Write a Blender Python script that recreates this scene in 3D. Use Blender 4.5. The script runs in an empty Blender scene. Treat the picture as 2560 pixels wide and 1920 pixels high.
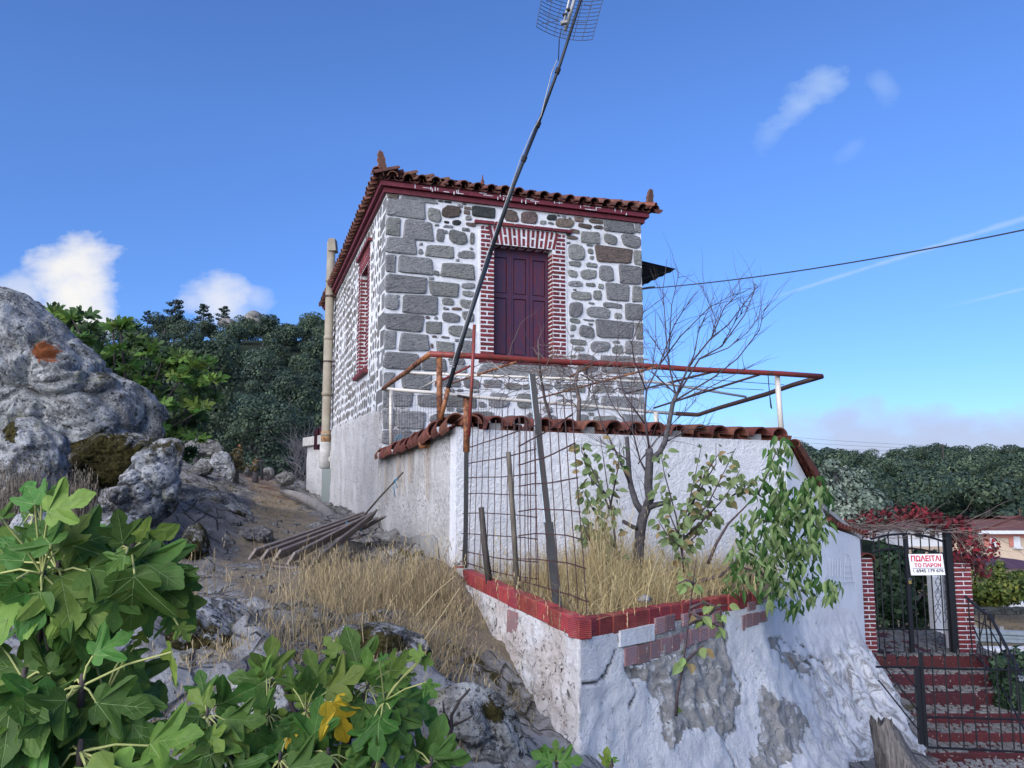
import bpy, math, random
import numpy as np
from mathutils import Vector, Matrix, noise

sc = bpy.context.scene
COL = sc.collection
R = math.radians
RND = random.Random(11)

# ------------------------------------------------------------------ camera
PITCH, FPX = R(7.0), 1923.0          # FPX: focal length in photograph pixels (photo 2560 x 1920)
cam_data = bpy.data.cameras.new('camera')
cam_data.sensor_width = 36.0
cam_data.lens = FPX / 2560.0 * 36.0
cam_data.clip_start, cam_data.clip_end = 0.05, 3000
cam = bpy.data.objects.new('camera', cam_data)
cam.location = (0, 0, 0)
cam.rotation_euler = (R(90) + PITCH, 0, 0)
COL.objects.link(cam)
sc.camera = cam

# ------------------------------------------------------------------ exposure, sampling
vs = sc.view_settings
vs.view_transform, vs.look, vs.exposure, vs.gamma = 'Standard', 'None', 1.12, 1.0
vs.use_curve_mapping = False
sc.render.engine = 'CYCLES'
sc.cycles.use_denoising = True
sc.cycles.max_bounces = 6
sc.cycles.transparent_max_bounces = 8

# ------------------------------------------------------------------ sun (low, soft, behind the hill on the left)
SUN_AZ, SUN_EL = R(-146), R(26)        # azimuth from +Y towards +X
sun_d = bpy.data.lights.new('sun', 'SUN')
sun_d.energy, sun_d.angle, sun_d.color = 3.0, R(70), (1.0, 0.945, 0.90)
sun = bpy.data.objects.new('sun', sun_d)
sdir = Vector((math.sin(SUN_AZ) * math.cos(SUN_EL), math.cos(SUN_AZ) * math.cos(SUN_EL), math.sin(SUN_EL)))
sun.rotation_euler = (-sdir).to_track_quat('-Z', 'Y').to_euler()
COL.objects.link(sun)

# ------------------------------------------------------------------ world: sky with a few evening clouds
world = bpy.data.worlds.new('World')
sc.world = world
world.use_nodes = True
wt = world.node_tree
wt.nodes.clear()

def wn(t, **kw):
    n = wt.nodes.new(t)
    for k, v in kw.items():
        setattr(n, k, v)
    return n

def wmath(op, a, b=None, c=None, clamp=False):
    n = wn('ShaderNodeMath', operation=op, use_clamp=clamp)
    for i, x in enumerate((a, b, c)):
        if x is None:
            continue
        if isinstance(x, (int, float)):
            n.inputs[i].default_value = x
        else:
            wt.links.new(x, n.inputs[i])
    return n.outputs[0]

def wmix(fac, a, b, mode='MIX'):
    n = wn('ShaderNodeMix', data_type='RGBA', blend_type=mode)
    for i, x in ((0, fac), (6, a), (7, b)):
        if isinstance(x, (int, float)):
            n.inputs[i].default_value = x
        elif isinstance(x, tuple):
            n.inputs[i].default_value = (*x, 1)
        else:
            wt.links.new(x, n.inputs[i])
    return n.outputs[2]

sky = wn('ShaderNodeTexSky', sky_type='NISHITA', sun_disc=False, sun_elevation=SUN_EL, sun_rotation=SUN_AZ,
         altitude=300.0, air_density=1.0, dust_density=0.15, ozone_density=3.0)
tc = wn('ShaderNodeTexCoord')
sep = wn('ShaderNodeSeparateXYZ')
wt.links.new(tc.outputs['Generated'], sep.inputs[0])
ysafe = wmath('MAXIMUM', sep.outputs[1], 0.05)
WX, WZ = wmath('DIVIDE', sep.outputs[0], ysafe), wmath('DIVIDE', sep.outputs[2], ysafe)   # direction: sideways and up

def wpx(px, py):                       # a pixel of the photograph -> direction on that plane
    X, Y = (px - 1280) / FPX, -(py - 960) / FPX
    d = Vector((X, math.cos(PITCH) - Y * math.sin(PITCH), math.sin(PITCH) + Y * math.cos(PITCH)))
    return d.x / d.y, d.z / d.y

comb = wn('ShaderNodeCombineXYZ')
wt.links.new(WX, comb.inputs[0]); wt.links.new(wmath('MULTIPLY', WZ, 1.5), comb.inputs[1])
wn1 = wn('ShaderNodeTexNoise'); wn1.inputs['Scale'].default_value = 7.5; wn1.inputs['Detail'].default_value = 9; wn1.inputs['Roughness'].default_value = 0.55
wt.links.new(comb.outputs[0], wn1.inputs['Vector'])
wn2 = wn('ShaderNodeTexNoise'); wn2.inputs['Scale'].default_value = 30; wn2.inputs['Detail'].default_value = 6
wt.links.new(comb.outputs[0], wn2.inputs['Vector'])
WNZ = wmath('SUBTRACT', wn1.outputs[0], 0.5)

def cloud(px, py, rx, ry, rot, gain, rough, edge=0.5):
    cx, cz = wpx(px, py)
    dx, dz = wmath('SUBTRACT', WX, cx), wmath('SUBTRACT', WZ, cz)
    c, s = math.cos(R(rot)), math.sin(R(rot))
    a = wmath('DIVIDE', wmath('ADD', wmath('MULTIPLY', dx, c), wmath('MULTIPLY', dz, s)), rx / FPX)
    b = wmath('DIVIDE', wmath('SUBTRACT', wmath('MULTIPLY', dz, c), wmath('MULTIPLY', dx, s)), ry / FPX)
    r = wmath('SQRT', wmath('ADD', wmath('MULTIPLY', a, a), wmath('MULTIPLY', b, b)))
    m = wmath('ADD', wmath('SUBTRACT', 1.0, r), wmath('MULTIPLY', WNZ, rough))
    m = wmath('DIVIDE', m, edge, clamp=True)
    m = wmath('MULTIPLY', m, wmath('SUBTRACT', 2.0, m))
    return wmath('MULTIPLY', m, gain)

def band(p, q, w, gain):               # a vapour trail between two directions
    (x0, z0), (x1, z1) = wpx(*p), wpx(*q)
    L = math.hypot(x1 - x0, z1 - z0); ux, uz = (x1 - x0) / L, (z1 - z0) / L
    dx, dz = wmath('SUBTRACT', WX, x0), wmath('SUBTRACT', WZ, z0)
    t = wmath('ADD', wmath('MULTIPLY', dx, ux), wmath('MULTIPLY', dz, uz))
    d = wmath('ABSOLUTE', wmath('SUBTRACT', wmath('MULTIPLY', dz, ux), wmath('MULTIPLY', dx, uz)))
    d = wmath('ADD', d, wmath('MULTIPLY', wmath('SUBTRACT', wn2.outputs[0], 0.5), 0.006))
    wid = wmath('ADD', wmath('MULTIPLY', t, w * 2.2), w)
    m = wmath('SUBTRACT', 1.0, wmath('DIVIDE', wmath('ABSOLUTE', d), wid), clamp=True)
    m = wmath('MULTIPLY', m, wmath('MULTIPLY', wmath('GREATER_THAN', t, 0.0), wmath('MULTIPLY', t, 12.0, clamp=True)))
    return wmath('MULTIPLY', m, gain)

def wmax(*a):
    o = a[0]
    for x in a[1:]:
        o = wmath('MAXIMUM', o, x)
    return o

warm = wmax(cloud(185, 745, 165, 125, -32, 0.95, 3.8, 1.3), cloud(40, 745, 130, 80, 0, 0.6, 3.4, 1.1),
            cloud(545, 750, 120, 75, -10, 0.7, 3.2, 1.1), cloud(640, 745, 60, 40, 0, 0.35, 3, 1.1))
wisp = wmax(cloud(2010, 260, 135, 60, 38, 0.55, 3.6, 1.2), cloud(2205, 215, 55, 45, -40, 0.24, 3.0, 1.2), cloud(1930, 330, 60, 35, 45, 0.22, 3.4, 1.2),
            cloud(2130, 370, 50, 25, 40, 0.14, 3.2, 1.2), band((1890, 757), (2560, 546), 0.0030, 0.45), band((2350, 772), (2560, 722), 0.0022, 0.35))
cool = wmax(cloud(2350, 1125, 640, 125, 0, 0.9, 2.4, 1.0), cloud(2100, 1060, 90, 50, 10, 0.8, 3.0, 1.0), cloud(2420, 1060, 120, 35, 8, 0.6, 3.0, 1.0))
tint = wmix(1.0, sky.outputs[0], (0.65, 0.93, 1.40), 'MULTIPLY')
lowz = wmath('MULTIPLY', wmath('SUBTRACT', 0.42, sep.outputs[2]), 2.4, clamp=True)
grade = wmix(lowz, (1.05, 1.0, 1.0), (0.66, 0.67, 0.74))
tint = wmix(1.0, tint, grade, 'MULTIPLY')
c1 = wmix(warm, tint, (6.6, 6.4, 6.0))
c1 = wmix(wisp, c1, (3.6, 4.7, 6.4))
c2 = wmix(cool, c1, (3.4, 3.7, 5.0))
bg = wn('ShaderNodeBackground')
bg.inputs[1].default_value = 0.071
wt.links.new(c2, bg.inputs[0])
wo = wn('ShaderNodeOutputWorld')
wt.links.new(bg.outputs[0], wo.inputs[0])

# ================================================================== helpers
def ray(px, py):
    X, Y = (px - 1280) / FPX, -(py - 960) / FPX
    return Vector((X, math.cos(PITCH) - Y * math.sin(PITCH), math.sin(PITCH) + Y * math.cos(PITCH)))

def at(px, py, y):                    # the point at distance y in front of the camera that the photograph shows at (px, py)
    d = ray(px, py)
    return d * (y / d.y)

def onplane(px, py, p0, n):
    d = ray(px, py)
    return d * (Vector(p0).dot(n) / d.dot(n))

def proj(p):
    y = p[1] * math.cos(PITCH) + p[2] * math.sin(PITCH)
    z = -p[1] * math.sin(PITCH) + p[2] * math.cos(PITCH)
    return 1280 + FPX * p[0] / y, 960 - FPX * z / y

def lerp(a, b, t):
    return a + (b - a) * t

def ns(p, s=1.0, o=0.0):
    return noise.noise(Vector((p[0] * s + o, p[1] * s + o * .7, p[2] * s - o)))

def fbm(p, s=1.0, oct=4, o=0.0):
    a, v, q = 1.0, 0.0, Vector((p[0] * s + o, p[1] * s - o, p[2] * s + o * .3))
    for _ in range(oct):
        v += a * noise.noise(q); q = q * 2.07; a *= .5
    return v

def addobj(name, data, parent=None, loc=None):
    o = bpy.data.objects.new(name, data)
    COL.objects.link(o)
    if parent is not None:
        o.parent = parent
        o.matrix_parent_inverse = Matrix.Translation(-parent_base.get(parent.name, Vector()))
    return o

parent_base = {}

def tag(o, label=None, cat=None, group=None, kind=None):
    if label: o['label'] = label
    if cat: o['category'] = cat
    if group: o['group'] = group
    if kind: o['kind'] = kind
    parent_base.setdefault(o.name, Vector((0, 0, 0)))
    return o

def thing(name, label, cat, loc=(0, 0, 0), group=None, kind=None):
    o = bpy.data.objects.new(name, None)
    COL.objects.link(o)
    o.location = loc
    o.empty_display_size = .1
    parent_base[o.name] = Vector(loc)
    return tag(o, label, cat, group, kind)

class MB:
    def __init__(s):
        s.v, s.f, s.m = [], [], []
        s.attr = {}

    def add(s, vs_, fs, m=0):
        b = len(s.v)
        s.v.extend(tuple(x) for x in vs_)
        for f in fs:
            s.f.append(tuple(b + i for i in f)); s.m.append(m)
        return b

    def hexa(s, p, m=0):              # 8 corners: bottom ring, top ring
        s.add(p, [(3, 2, 1, 0), (4, 5, 6, 7), (0, 1, 5, 4), (1, 2, 6, 5), (2, 3, 7, 6), (3, 0, 4, 7)], m)

    def box(s, c, ax, ay, az, m=0):   # centre and three half-axes
        c, ax, ay, az = Vector(c), Vector(ax), Vector(ay), Vector(az)
        s.hexa([c - ax - ay - az, c + ax - ay - az, c + ax + ay - az, c - ax + ay - az,
                c - ax - ay + az, c + ax - ay + az, c + ax + ay + az, c - ax + ay + az], m)

    def bevbox(s, c, ax, ay, az, b=.006, m=0):   # a box with chamfered edges
        c = Vector(c); A = [Vector(ax), Vector(ay), Vector(az)]
        L = [a.length for a in A]; D = [a / l if l else a for a, l in zip(A, L)]
        idx, vv = {}, []
        for sx in (-1, 1):
            for sy in (-1, 1):
                for sz in (-1, 1):
                    for k in range(3):
                        h = [L[i] - (0 if i == k else min(b, L[i] * .45)) for i in range(3)]
                        idx[(sx, sy, sz, k)] = len(vv)
                        vv.append(c + D[0] * h[0] * sx + D[1] * h[1] * sy + D[2] * h[2] * sz)
        fs = []
        S = (-1, 1)
        for k in range(3):
            i, j = [q for q in range(3) if q != k]
            for sk in S:
                ring = []
                for si, sj in ((-1, -1), (1, -1), (1, 1), (-1, 1)):
                    t = [0, 0, 0]; t[k], t[i], t[j] = sk, si, sj
                    ring.append(idx[(*t, k)])
                fs.append(ring)
        for k in range(3):
            i, j = [q for q in range(3) if q != k]
            for si in S:
                for sj in S:
                    t0, t1 = [0] * 3, [0] * 3
                    t0[k], t0[i], t0[j] = -1, si, sj
                    t1[k], t1[i], t1[j] = 1, si, sj
                    fs.append([idx[(*t0, i)], idx[(*t1, i)], idx[(*t1, j)], idx[(*t0, j)]])
        for sx in S:
            for sy in S:
                for sz in S:
                    fs.append([idx[(sx, sy, sz, k)] for k in range(3)])
        s.add(vv, fs, m)

    def tube(s, pts, rad, n=6, m=0, caps=True):
        pts = [Vector(p) for p in pts]
        if not isinstance(rad, (list, tuple)):
            rad = [rad] * len(pts)
        b = len(s.v)
        ref = None
        for i, p in enumerate(pts):
            t = (pts[min(i + 1, len(pts) - 1)] - pts[max(i - 1, 0)])
            if t.length < 1e-9: t = Vector((0, 0, 1))
            t.normalize()
            if ref is None:
                ref = t.orthogonal().normalized()
            ref = (ref - t * ref.dot(t))
            if ref.length < 1e-6: ref = t.orthogonal()
            ref.normalize()
            q = t.cross(ref)
            for k in range(n):
                a = 2 * math.pi * k / n
                s.v.append(tuple(p + (ref * math.cos(a) + q * math.sin(a)) * rad[i]))
        for i in range(len(pts) - 1):
            for k in range(n):
                k2 = (k + 1) % n
                s.f.append((b + i * n + k, b + i * n + k2, b + (i + 1) * n + k2, b + (i + 1) * n + k)); s.m.append(m)
        if caps:
            s.f.append(tuple(b + k for k in reversed(range(n)))); s.m.append(m)
            e = b + (len(pts) - 1) * n
            s.f.append(tuple(e + k for k in range(n))); s.m.append(m)

    def lathe(s, base, prof, axis=(0, 0, 1), n=12, m=0):   # profile [(radius, height)]
        base, axis = Vector(base), Vector(axis).normalized()
        x = axis.orthogonal().normalized(); y = axis.cross(x)
        b = len(s.v)
        for r, h in prof:
            for k in range(n):
                a = 2 * math.pi * k / n
                s.v.append(tuple(base + axis * h + (x * math.cos(a) + y * math.sin(a)) * r))
        for i in range(len(prof) - 1):
            for k in range(n):
                k2 = (k + 1) % n
                s.f.append((b + i * n + k, b + i * n + k2, b + (i + 1) * n + k2, b + (i + 1) * n + k)); s.m.append(m)
        s.f.append(tuple(b + k for k in reversed(range(n)))); s.m.append(m)
        e = b + (len(prof) - 1) * n
        s.f.append(tuple(e + k for k in range(n))); s.m.append(m)

    def grid(s, rows, m=0, flip=False):   # rows of equally many points
        b, w = len(s.v), len(rows[0])
        for r in rows:
            s.v.extend(tuple(p) for p in r)
        for i in range(len(rows) - 1):
            for k in range(w - 1):
                q = (b + i * w + k, b + i * w + k + 1, b + (i + 1) * w + k + 1, b + (i + 1) * w + k)
                s.f.append(q[::-1] if flip else q); s.m.append(m)

    def prism(s, outline, back, m=0):     # closed outline (list of points) pushed along the vector back
        n = len(outline); b = len(s.v)
        back = Vector(back)
        s.v.extend(tuple(p) for p in outline)
        s.v.extend(tuple(Vector(p) + back) for p in outline)
        s.f.append(tuple(b + i for i in range(n))); s.m.append(m)
        s.f.append(tuple(b + n + i for i in reversed(range(n)))); s.m.append(m)
        for i in range(n):
            j = (i + 1) % n
            s.f.append((b + j, b + i, b + n + i, b + n + j)); s.m.append(m)

    def mesh(s, name, mats, smooth=False):
        me = bpy.data.meshes.new(name)
        me.from_pydata(s.v, [], s.f)
        for mt in (mats if isinstance(mats, (list, tuple)) else [mats]):
            me.materials.append(mt)
        if any(s.m):
            me.polygons.foreach_set('material_index', s.m)
        if smooth:
            me.polygons.foreach_set('use_smooth', [True] * len(me.polygons))
        for k, vals in s.attr.items():
            a = me.attributes.new(k, 'FLOAT', 'POINT')
            a.data.foreach_set('value', vals)
        me.validate()
        me.update()
        return me

    def build(s, name, mats, parent=None, smooth=False):
        return addobj(name, s.mesh(name, mats, smooth), parent)

def place(name, me, mat4, parent=None):          # a further object that shares a mesh
    o = addobj(name, me, parent)
    o.matrix_basis = mat4
    return o

def frame(x, y, z, o):                           # 4x4 from axes and origin
    return Matrix(((x[0], y[0], z[0], o[0]), (x[1], y[1], z[1], o[1]), (x[2], y[2], z[2], o[2]), (0, 0, 0, 1)))

# ================================================================== materials
class NT:
    def __init__(s, name):
        s.m = bpy.data.materials.new(name); s.m.use_nodes = True
        s.t = s.m.node_tree
        s.b = s.t.nodes['Principled BSDF']
        s.co = None

    def n(s, ty, **kw):
        q = s.t.nodes.new(ty)
        for k, v in kw.items(): setattr(q, k, v)
        return q

    def put(s, sock, x):
        if isinstance(x, (int, float)): sock.default_value = x
        elif isinstance(x, tuple): sock.default_value = (*x, 1) if len(sock.default_value) == 4 and len(x) == 3 else x
        else: s.t.links.new(x, sock)

    def coord(s, scale=(1, 1, 1), rnd=True):
        tcn = s.n('ShaderNodeTexCoord')
        mp = s.n('ShaderNodeMapping')
        s.t.links.new(tcn.outputs['Object'], mp.inputs[0])
        mp.inputs['Scale'].default_value = scale
        if rnd:
            oi = s.n('ShaderNodeObjectInfo')
            mu = s.n('ShaderNodeMath', operation='MULTIPLY'); mu.inputs[1].default_value = 60
            s.t.links.new(oi.outputs['Random'], mu.inputs[0])
            s.t.links.new(mu.outputs[0], mp.inputs['Location'])
        return mp.outputs[0]

    def c(s):
        if s.co is None: s.co = s.coord()
        return s.co

    def noise(s, scale, detail=5, rough=.55, vec=None, dist=0):
        q = s.n('ShaderNodeTexNoise')
        q.inputs['Scale'].default_value = scale; q.inputs['Detail'].default_value = detail
        q.inputs['Roughness'].default_value = rough; q.inputs['Distortion'].default_value = dist
        s.t.links.new(vec if vec is not None else s.c(), q.inputs['Vector'])
        return q.outputs[0]

    def voro(s, scale, feature='F1', vec=None, rnd=1.0):
        q = s.n('ShaderNodeTexVoronoi', feature=feature)
        q.inputs['Scale'].default_value = scale
        q.inputs['Randomness'].default_value = rnd
        s.t.links.new(vec if vec is not None else s.c(), q.inputs['Vector'])
        return q.outputs[0]

    def math(s, op, a, b=None, clamp=False):
        q = s.n('ShaderNodeMath', operation=op, use_clamp=clamp)
        s.put(q.inputs[0], a)
        if b is not None: s.put(q.inputs[1], b)
        return q.outputs[0]

    def step(s, x, lo, hi):
        q = s.n('ShaderNodeMapRange'); q.clamp = True
        q.interpolation_type = 'SMOOTHSTEP'
        s.put(q.inputs[0], x)
        q.inputs[1].default_value, q.inputs[2].default_value = lo, hi
        return q.outputs[0]

    def mix(s, f, a, b, mode='MIX'):
        q = s.n('ShaderNodeMix', data_type='RGBA', blend_type=mode)
        s.put(q.inputs[0], f); s.put(q.inputs[6], a); s.put(q.inputs[7], b)
        return q.outputs[2]

    def attr(s, name):
        q = s.n('ShaderNodeAttribute'); q.attribute_name = name
        return q.outputs['Fac']

    def rand(s):
        return s.n('ShaderNodeObjectInfo').outputs['Random']

    def pos(s):
        return s.n('ShaderNodeNewGeometry').outputs['Position']

    def sepz(s, v):
        q = s.n('ShaderNodeSeparateXYZ'); s.t.links.new(v, q.inputs[0])
        return q.outputs

    def vary(s, col, amt=.25, hue=0.0):   # brightness differs from object to object
        q = s.n('ShaderNodeHueSaturation')
        r = s.rand()
        s.put(q.inputs['Value'], s.math('ADD', s.math('MULTIPLY', r, 2 * amt), 1 - amt))
        if hue:
            r2 = s.math('FRACT', s.math('MULTIPLY', r, 7.31))
            s.put(q.inputs['Hue'], s.math('ADD', s.math('MULTIPLY', r2, 2 * hue), .5 - hue))
        s.put(q.inputs['Color'], col)
        return q.outputs[0]

    def bump(s, h, strength=.5, dist=.01, prev=None):
        q = s.n('ShaderNodeBump')
        q.inputs['Strength'].default_value = strength; q.inputs['Distance'].default_value = dist
        s.put(q.inputs['Height'], h)
        if prev is not None: s.t.links.new(prev, q.inputs['Normal'])
        return q.outputs[0]

    def done(s, col, rough=.8, normal=None, metal=0.0, spec=.3):
        s.put(s.b.inputs['Base Color'], col)
        s.put(s.b.inputs['Roughness'], rough)
        s.put(s.b.inputs['Metallic'], metal)
        s.b.inputs['Specular IOR Level'].default_value = spec
        if normal is not None: s.t.links.new(normal, s.b.inputs['Normal'])
        return s.m

def m_stone(name, c1, c2, amt=.18):
    n = NT(name)
    st = n.coord((3.0, 3.0, 9.0))
    a = n.noise(9, 8, .7)
    g = n.noise(70, 4, .7)
    w = n.noise(5, 6, .65, vec=st)
    col = n.mix(n.step(a, .3, .7), c1, c2)
    col = n.mix(n.step(g, .35, .75), n.mix(.35, col, (0, 0, 0)), n.mix(.15, col, (.6, .6, .6)))
    col = n.mix(n.step(w, .54, .66), col, n.mix(.62, col, (.02, .02, .02)))
    col = n.mix(n.math('MULTIPLY', n.step(n.noise(17, 6, .7), .60, .70), .5), col, (.42, .42, .39))
    h = n.math('ADD', n.math('MULTIPLY', w, 1.2), n.math('MULTIPLY', g, .5))
    return n.done(n.vary(col, amt + .08, .02), .93, n.bump(h, 1.0, .04), spec=.2)

def m_plain(name, c1, c2=None, scale=8, rough=.8, bs=.3, bd=.006, bscale=60, amt=0.0, metal=0.0, spec=.3):
    n = NT(name)
    c2 = c2 or tuple(x * .7 for x in c1)
    col = n.mix(n.step(n.noise(scale, 7, .65), .3, .7), c1, c2)
    if amt: col = n.vary(col, amt, .01)
    return n.done(col, rough, n.bump(n.noise(bscale, 4, .6), bs, bd), metal, spec)

M = {}
M['stone_grey'] = m_stone('stone_grey', (.215, .222, .230), (.325, .330, .335))
M['stone_green'] = m_stone('stone_green', (.205, .215, .205), (.315, .322, .300))
M['stone_brown'] = m_stone('stone_brown', (.105, .070, .060), (.170, .125, .105))
M['stone_tan'] = m_stone('stone_tan', (.20, .14, .11), (.30, .24, .20))
M['stone_dark'] = m_stone('stone_dark', (.018, .024, .026), (.045, .056, .054))
M['stone_light'] = m_stone('stone_light', (.26, .27, .28), (.38, .38, .37))
M['stone_warm'] = m_stone('stone_warm', (.19, .175, .155), (.30, .28, .25), .28)

def m_mortar():
    n = NT('whitewashed_mortar')
    col = n.mix(n.step(n.noise(5, 8, .7), .40, .75), (.65, .66, .68), (.48, .49, .50))
    col = n.mix(n.step(n.noise(28, 5, .7), .62, .76), col, (.34, .33, .31))
    col = n.mix(n.math('MULTIPLY', n.step(n.noise(2.2, 7, .7, vec=n.coord((4, 4, .9), rnd=False)), .50, .72), .45), col, (.42, .41, .385))
    h = n.math('ADD', n.noise(24, 5, .65), n.math('MULTIPLY', n.noise(90, 3, .6), .4))
    return n.done(col, .92, n.bump(h, .6, .02), spec=.15)
M['mortar'] = m_mortar()

def m_stucco(name, base, dirt, spots, streak=.5, spot_lo=.62, bump=.8, bd=.03, sc_=26):
    n = NT(name)
    vert = n.coord((9, 9, .8), rnd=False)
    f = n.noise(sc_, 6, .7)
    st = n.step(n.noise(3.0, 6, .7, vec=vert), .50, .78)
    big = n.step(n.noise(1.3, 6, .65), .42, .72)
    col = n.mix(n.math('MULTIPLY', big, .55), base, dirt)
    col = n.mix(n.math('MULTIPLY', st, streak), col, dirt)
    sp = n.math('MULTIPLY', n.step(n.noise(34, 5, .75, dist=.6), spot_lo, spot_lo + .07), n.step(n.noise(1.6, 5, .6), .34, .58))
    col = n.mix(sp, col, spots)
    h = n.math('ADD', f, n.math('MULTIPLY', n.noise(sc_ * 3.3, 4, .65), .45))
    h = n.math('SUBTRACT', h, n.math('MULTIPLY', sp, .8))
    return n.done(col, .93, n.bump(h, bump, bd), spec=.15)
M['stucco'] = m_stucco('yard_wall_stucco', (.70, .715, .74), (.57, .585, .60), (.36, .36, .36), .40, .66, .9, .045, 15)
M['stucco_old'] = m_stucco('weathered_stucco', (.69, .685, .675), (.43, .41, .385), (.11, .105, .10), .75, .545, 1.0, .07, 17)

def m_brickred(name='red_painted_brick', c1=(.165, .022, .026), c2=(.10, .016, .020), chip=.67, groove=False):
    n = NT(name)
    col = n.mix(n.step(n.noise(14, 6, .6), .3, .7), c1, c2)
    col = n.vary(col, .30, .010)
    if groove:
        col = n.mix(n.step(n.noise(5, 4, .6), .60, .72), col, (.30, .085, .05))
    ch = n.step(n.noise(22, 6, .7), chip, chip + .05)
    col = n.mix(ch, col, (.42, .38, .36))
    nr = n.bump(n.noise(60, 4, .6), .35, .008)
    if groove:
        q = n.n('ShaderNodeTexWave', wave_type='BANDS', bands_direction='Z')
        q.inputs['Scale'].default_value = 26; q.inputs['Distortion'].default_value = .6
        n.t.links.new(n.coord(rnd=False), q.inputs['Vector'])
        nr = n.bump(q.outputs[1], .55, .006, nr)
        col = n.mix(n.math('MULTIPLY', n.step(q.outputs[1], .6, 1.0), n.step(n.noise(9, 5, .6), .5, .66)), col, (.36, .13, .09))
    return n.done(col, .62, nr, spec=.35)
M['red_brick'] = m_brickred()
M['red_band'] = m_brickred('red_painted_cornice', (.130, .020, .026), (.085, .014, .019), .78)
M['cap_brick'] = m_brickred('red_hollow_brick', (.30, .045, .040), (.20, .030, .032), .74, True)
M['bare_brick'] = m_brickred('faded_hollow_brick', (.30, .16, .15), (.24, .17, .185), .60, True)

def m_tile():
    n = NT('terracotta_tile')
    col = n.mix(n.step(n.noise(7, 6, .65), .3, .7), (.180, .064, .043), (.095, .038, .031))
    col = n.vary(col, .28, .012)
    li = n.step(n.noise(13, 7, .75), .60, .74)
    col = n.mix(n.math('MULTIPLY', li, .85), col, (.075, .064, .050))
    col = n.mix(n.step(n.noise(40, 5, .7), .70, .78), col, (.33, .30, .25))
    return n.done(col, .85, n.bump(n.noise(50, 5, .6), .4, .008), spec=.2)
M['tile'] = m_tile()

def m_tile_dark():
    n = NT('weathered_roof_tile')
    col = n.mix(n.step(n.noise(7, 6, .65), .3, .7), (.17, .070, .050), (.085, .048, .040))
    col = n.vary(col, .30, .012)
    col = n.mix(n.step(n.noise(16, 6, .7), .58, .74), col, (.055, .050, .042))
    return n.done(col, .88, n.bump(n.noise(50, 5, .6), .4, .008), spec=.2)
M['tile_roof'] = m_tile_dark()

def m_shutter():
    n = NT('worn_maroon_paint')
    st = n.coord((5, 5, .55), rnd=False)
    w = n.noise(5.5, 7, .65, vec=st)
    col = n.mix(n.step(w, .44, .66), (.052, .022, .046), (.098, .014, .025))
    col = n.mix(n.step(n.noise(30, 5, .6, vec=st), .62, .72), col, (.085, .060, .085))
    return n.done(col, n.mix(n.step(w, .4, .6), (.32, .32, .32), (.5, .5, .5)), n.bump(n.noise(40, 5, .6, vec=st), .25, .005), spec=.45)
M['shutter'] = m_shutter()

def m_rust(name, paint, rust, lo=.44, metal=.0):
    n = NT(name)
    f = n.step(n.noise(9, 8, .75), lo, lo + .10)
    col = n.mix(f, paint, n.mix(n.noise(30, 4, .6), rust, tuple(x * .45 for x in rust)))
    return n.done(col, n.mix(f, (.45, .45, .45), (.9, .9, .9)), n.bump(n.noise(40, 5, .7), .5, .004), metal, .35)
M['rust_red'] = m_rust('red_painted_pipe_rusting', (.19, .032, .026), (.14, .050, .030), .50)
M['rust'] = m_rust('rusty_iron', (.27, .11, .045), (.13, .050, .028), .45)
M['rust_white'] = m_rust('white_painted_pipe_rusting', (.56, .53, .47), (.30, .12, .05), .60)
M['rust_dark'] = m_rust('dark_rusted_iron', (.045, .026, .024), (.06, .03, .022), .5)
M['black_iron'] = m_rust('black_painted_iron', (.010, .011, .014), (.028, .018, .014), .62)
M['mast'] = m_rust('dark_mast_pipe', (.018, .023, .030), (.05, .035, .028), .66, .0)
M['galv'] = m_plain('galvanised_steel', (.34, .40, .44), (.22, .26, .29), 6, .42, .1, .002, 40, metal=.6, spec=.5)
M['alu'] = m_plain('aluminium_boom', (.42, .42, .40), (.28, .28, .27), 6, .5, .1, .002, 40, metal=.4)
M['wire'] = m_rust('rusty_mesh_wire', (.045, .022, .024), (.07, .032, .024), .5)
M['cable'] = m_plain('black_cable', (.016, .016, .020), (.010, .010, .012), 8, .6)
M['cable_grey'] = m_plain('grey_cable', (.33, .33, .33), (.22, .22, .22), 8, .6)
M['pvc'] = m_plain('asbestos_flue_pipe', (.28, .255, .20), (.20, .17, .13), 2.5, .8, .3, .004, 50)
M['pvc_rust'] = m_rust('flue_clamp_rust', (.34, .20, .10), (.20, .09, .04), .5)
M['cement'] = m_plain('old_cement', (.42, .41, .39), (.30, .29, .27), 6, .92, .6, .012, 40)
M['cement_dark'] = m_plain('grey_cement_render', (.27, .27, .265), (.20, .20, .195), 5, .92, .4, .008, 40)
M['green_box'] = m_rust('grey_green_sheet_metal', (.17, .20, .19), (.10, .11, .10), .66)
M['sheet_black'] = m_plain('dark_sheet_metal', (.012, .012, .016), (.020, .020, .024), 5, .55)
M['wood_grey'] = None
def m_wood(name, c1, c2, amt=.2, grain=(1.2, 14, 14)):
    n = NT(name)
    g = n.coord(grain)
    w = n.noise(4, 8, .7, vec=g, dist=.4)
    col = n.vary(n.mix(n.step(w, .3, .7), c1, c2), amt)
    col = n.mix(n.step(n.noise(9, 6, .7, vec=g), .64, .72), col, (.035, .030, .028))
    return n.done(col, .88, n.bump(w, .6, .010), spec=.2)
M['wood_grey'] = m_wood('weathered_grey_wood', (.27, .235, .215), (.14, .12, .115))
M['wood_dark'] = m_wood('dark_weathered_wood', (.070, .062, .055), (.030, .026, .024), .2, (14, 14, 1.2))
M['wood_stake'] = m_wood('old_stake_wood', (.17, .15, .12), (.06, .055, .048), .2, (14, 14, 1.2))
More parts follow.
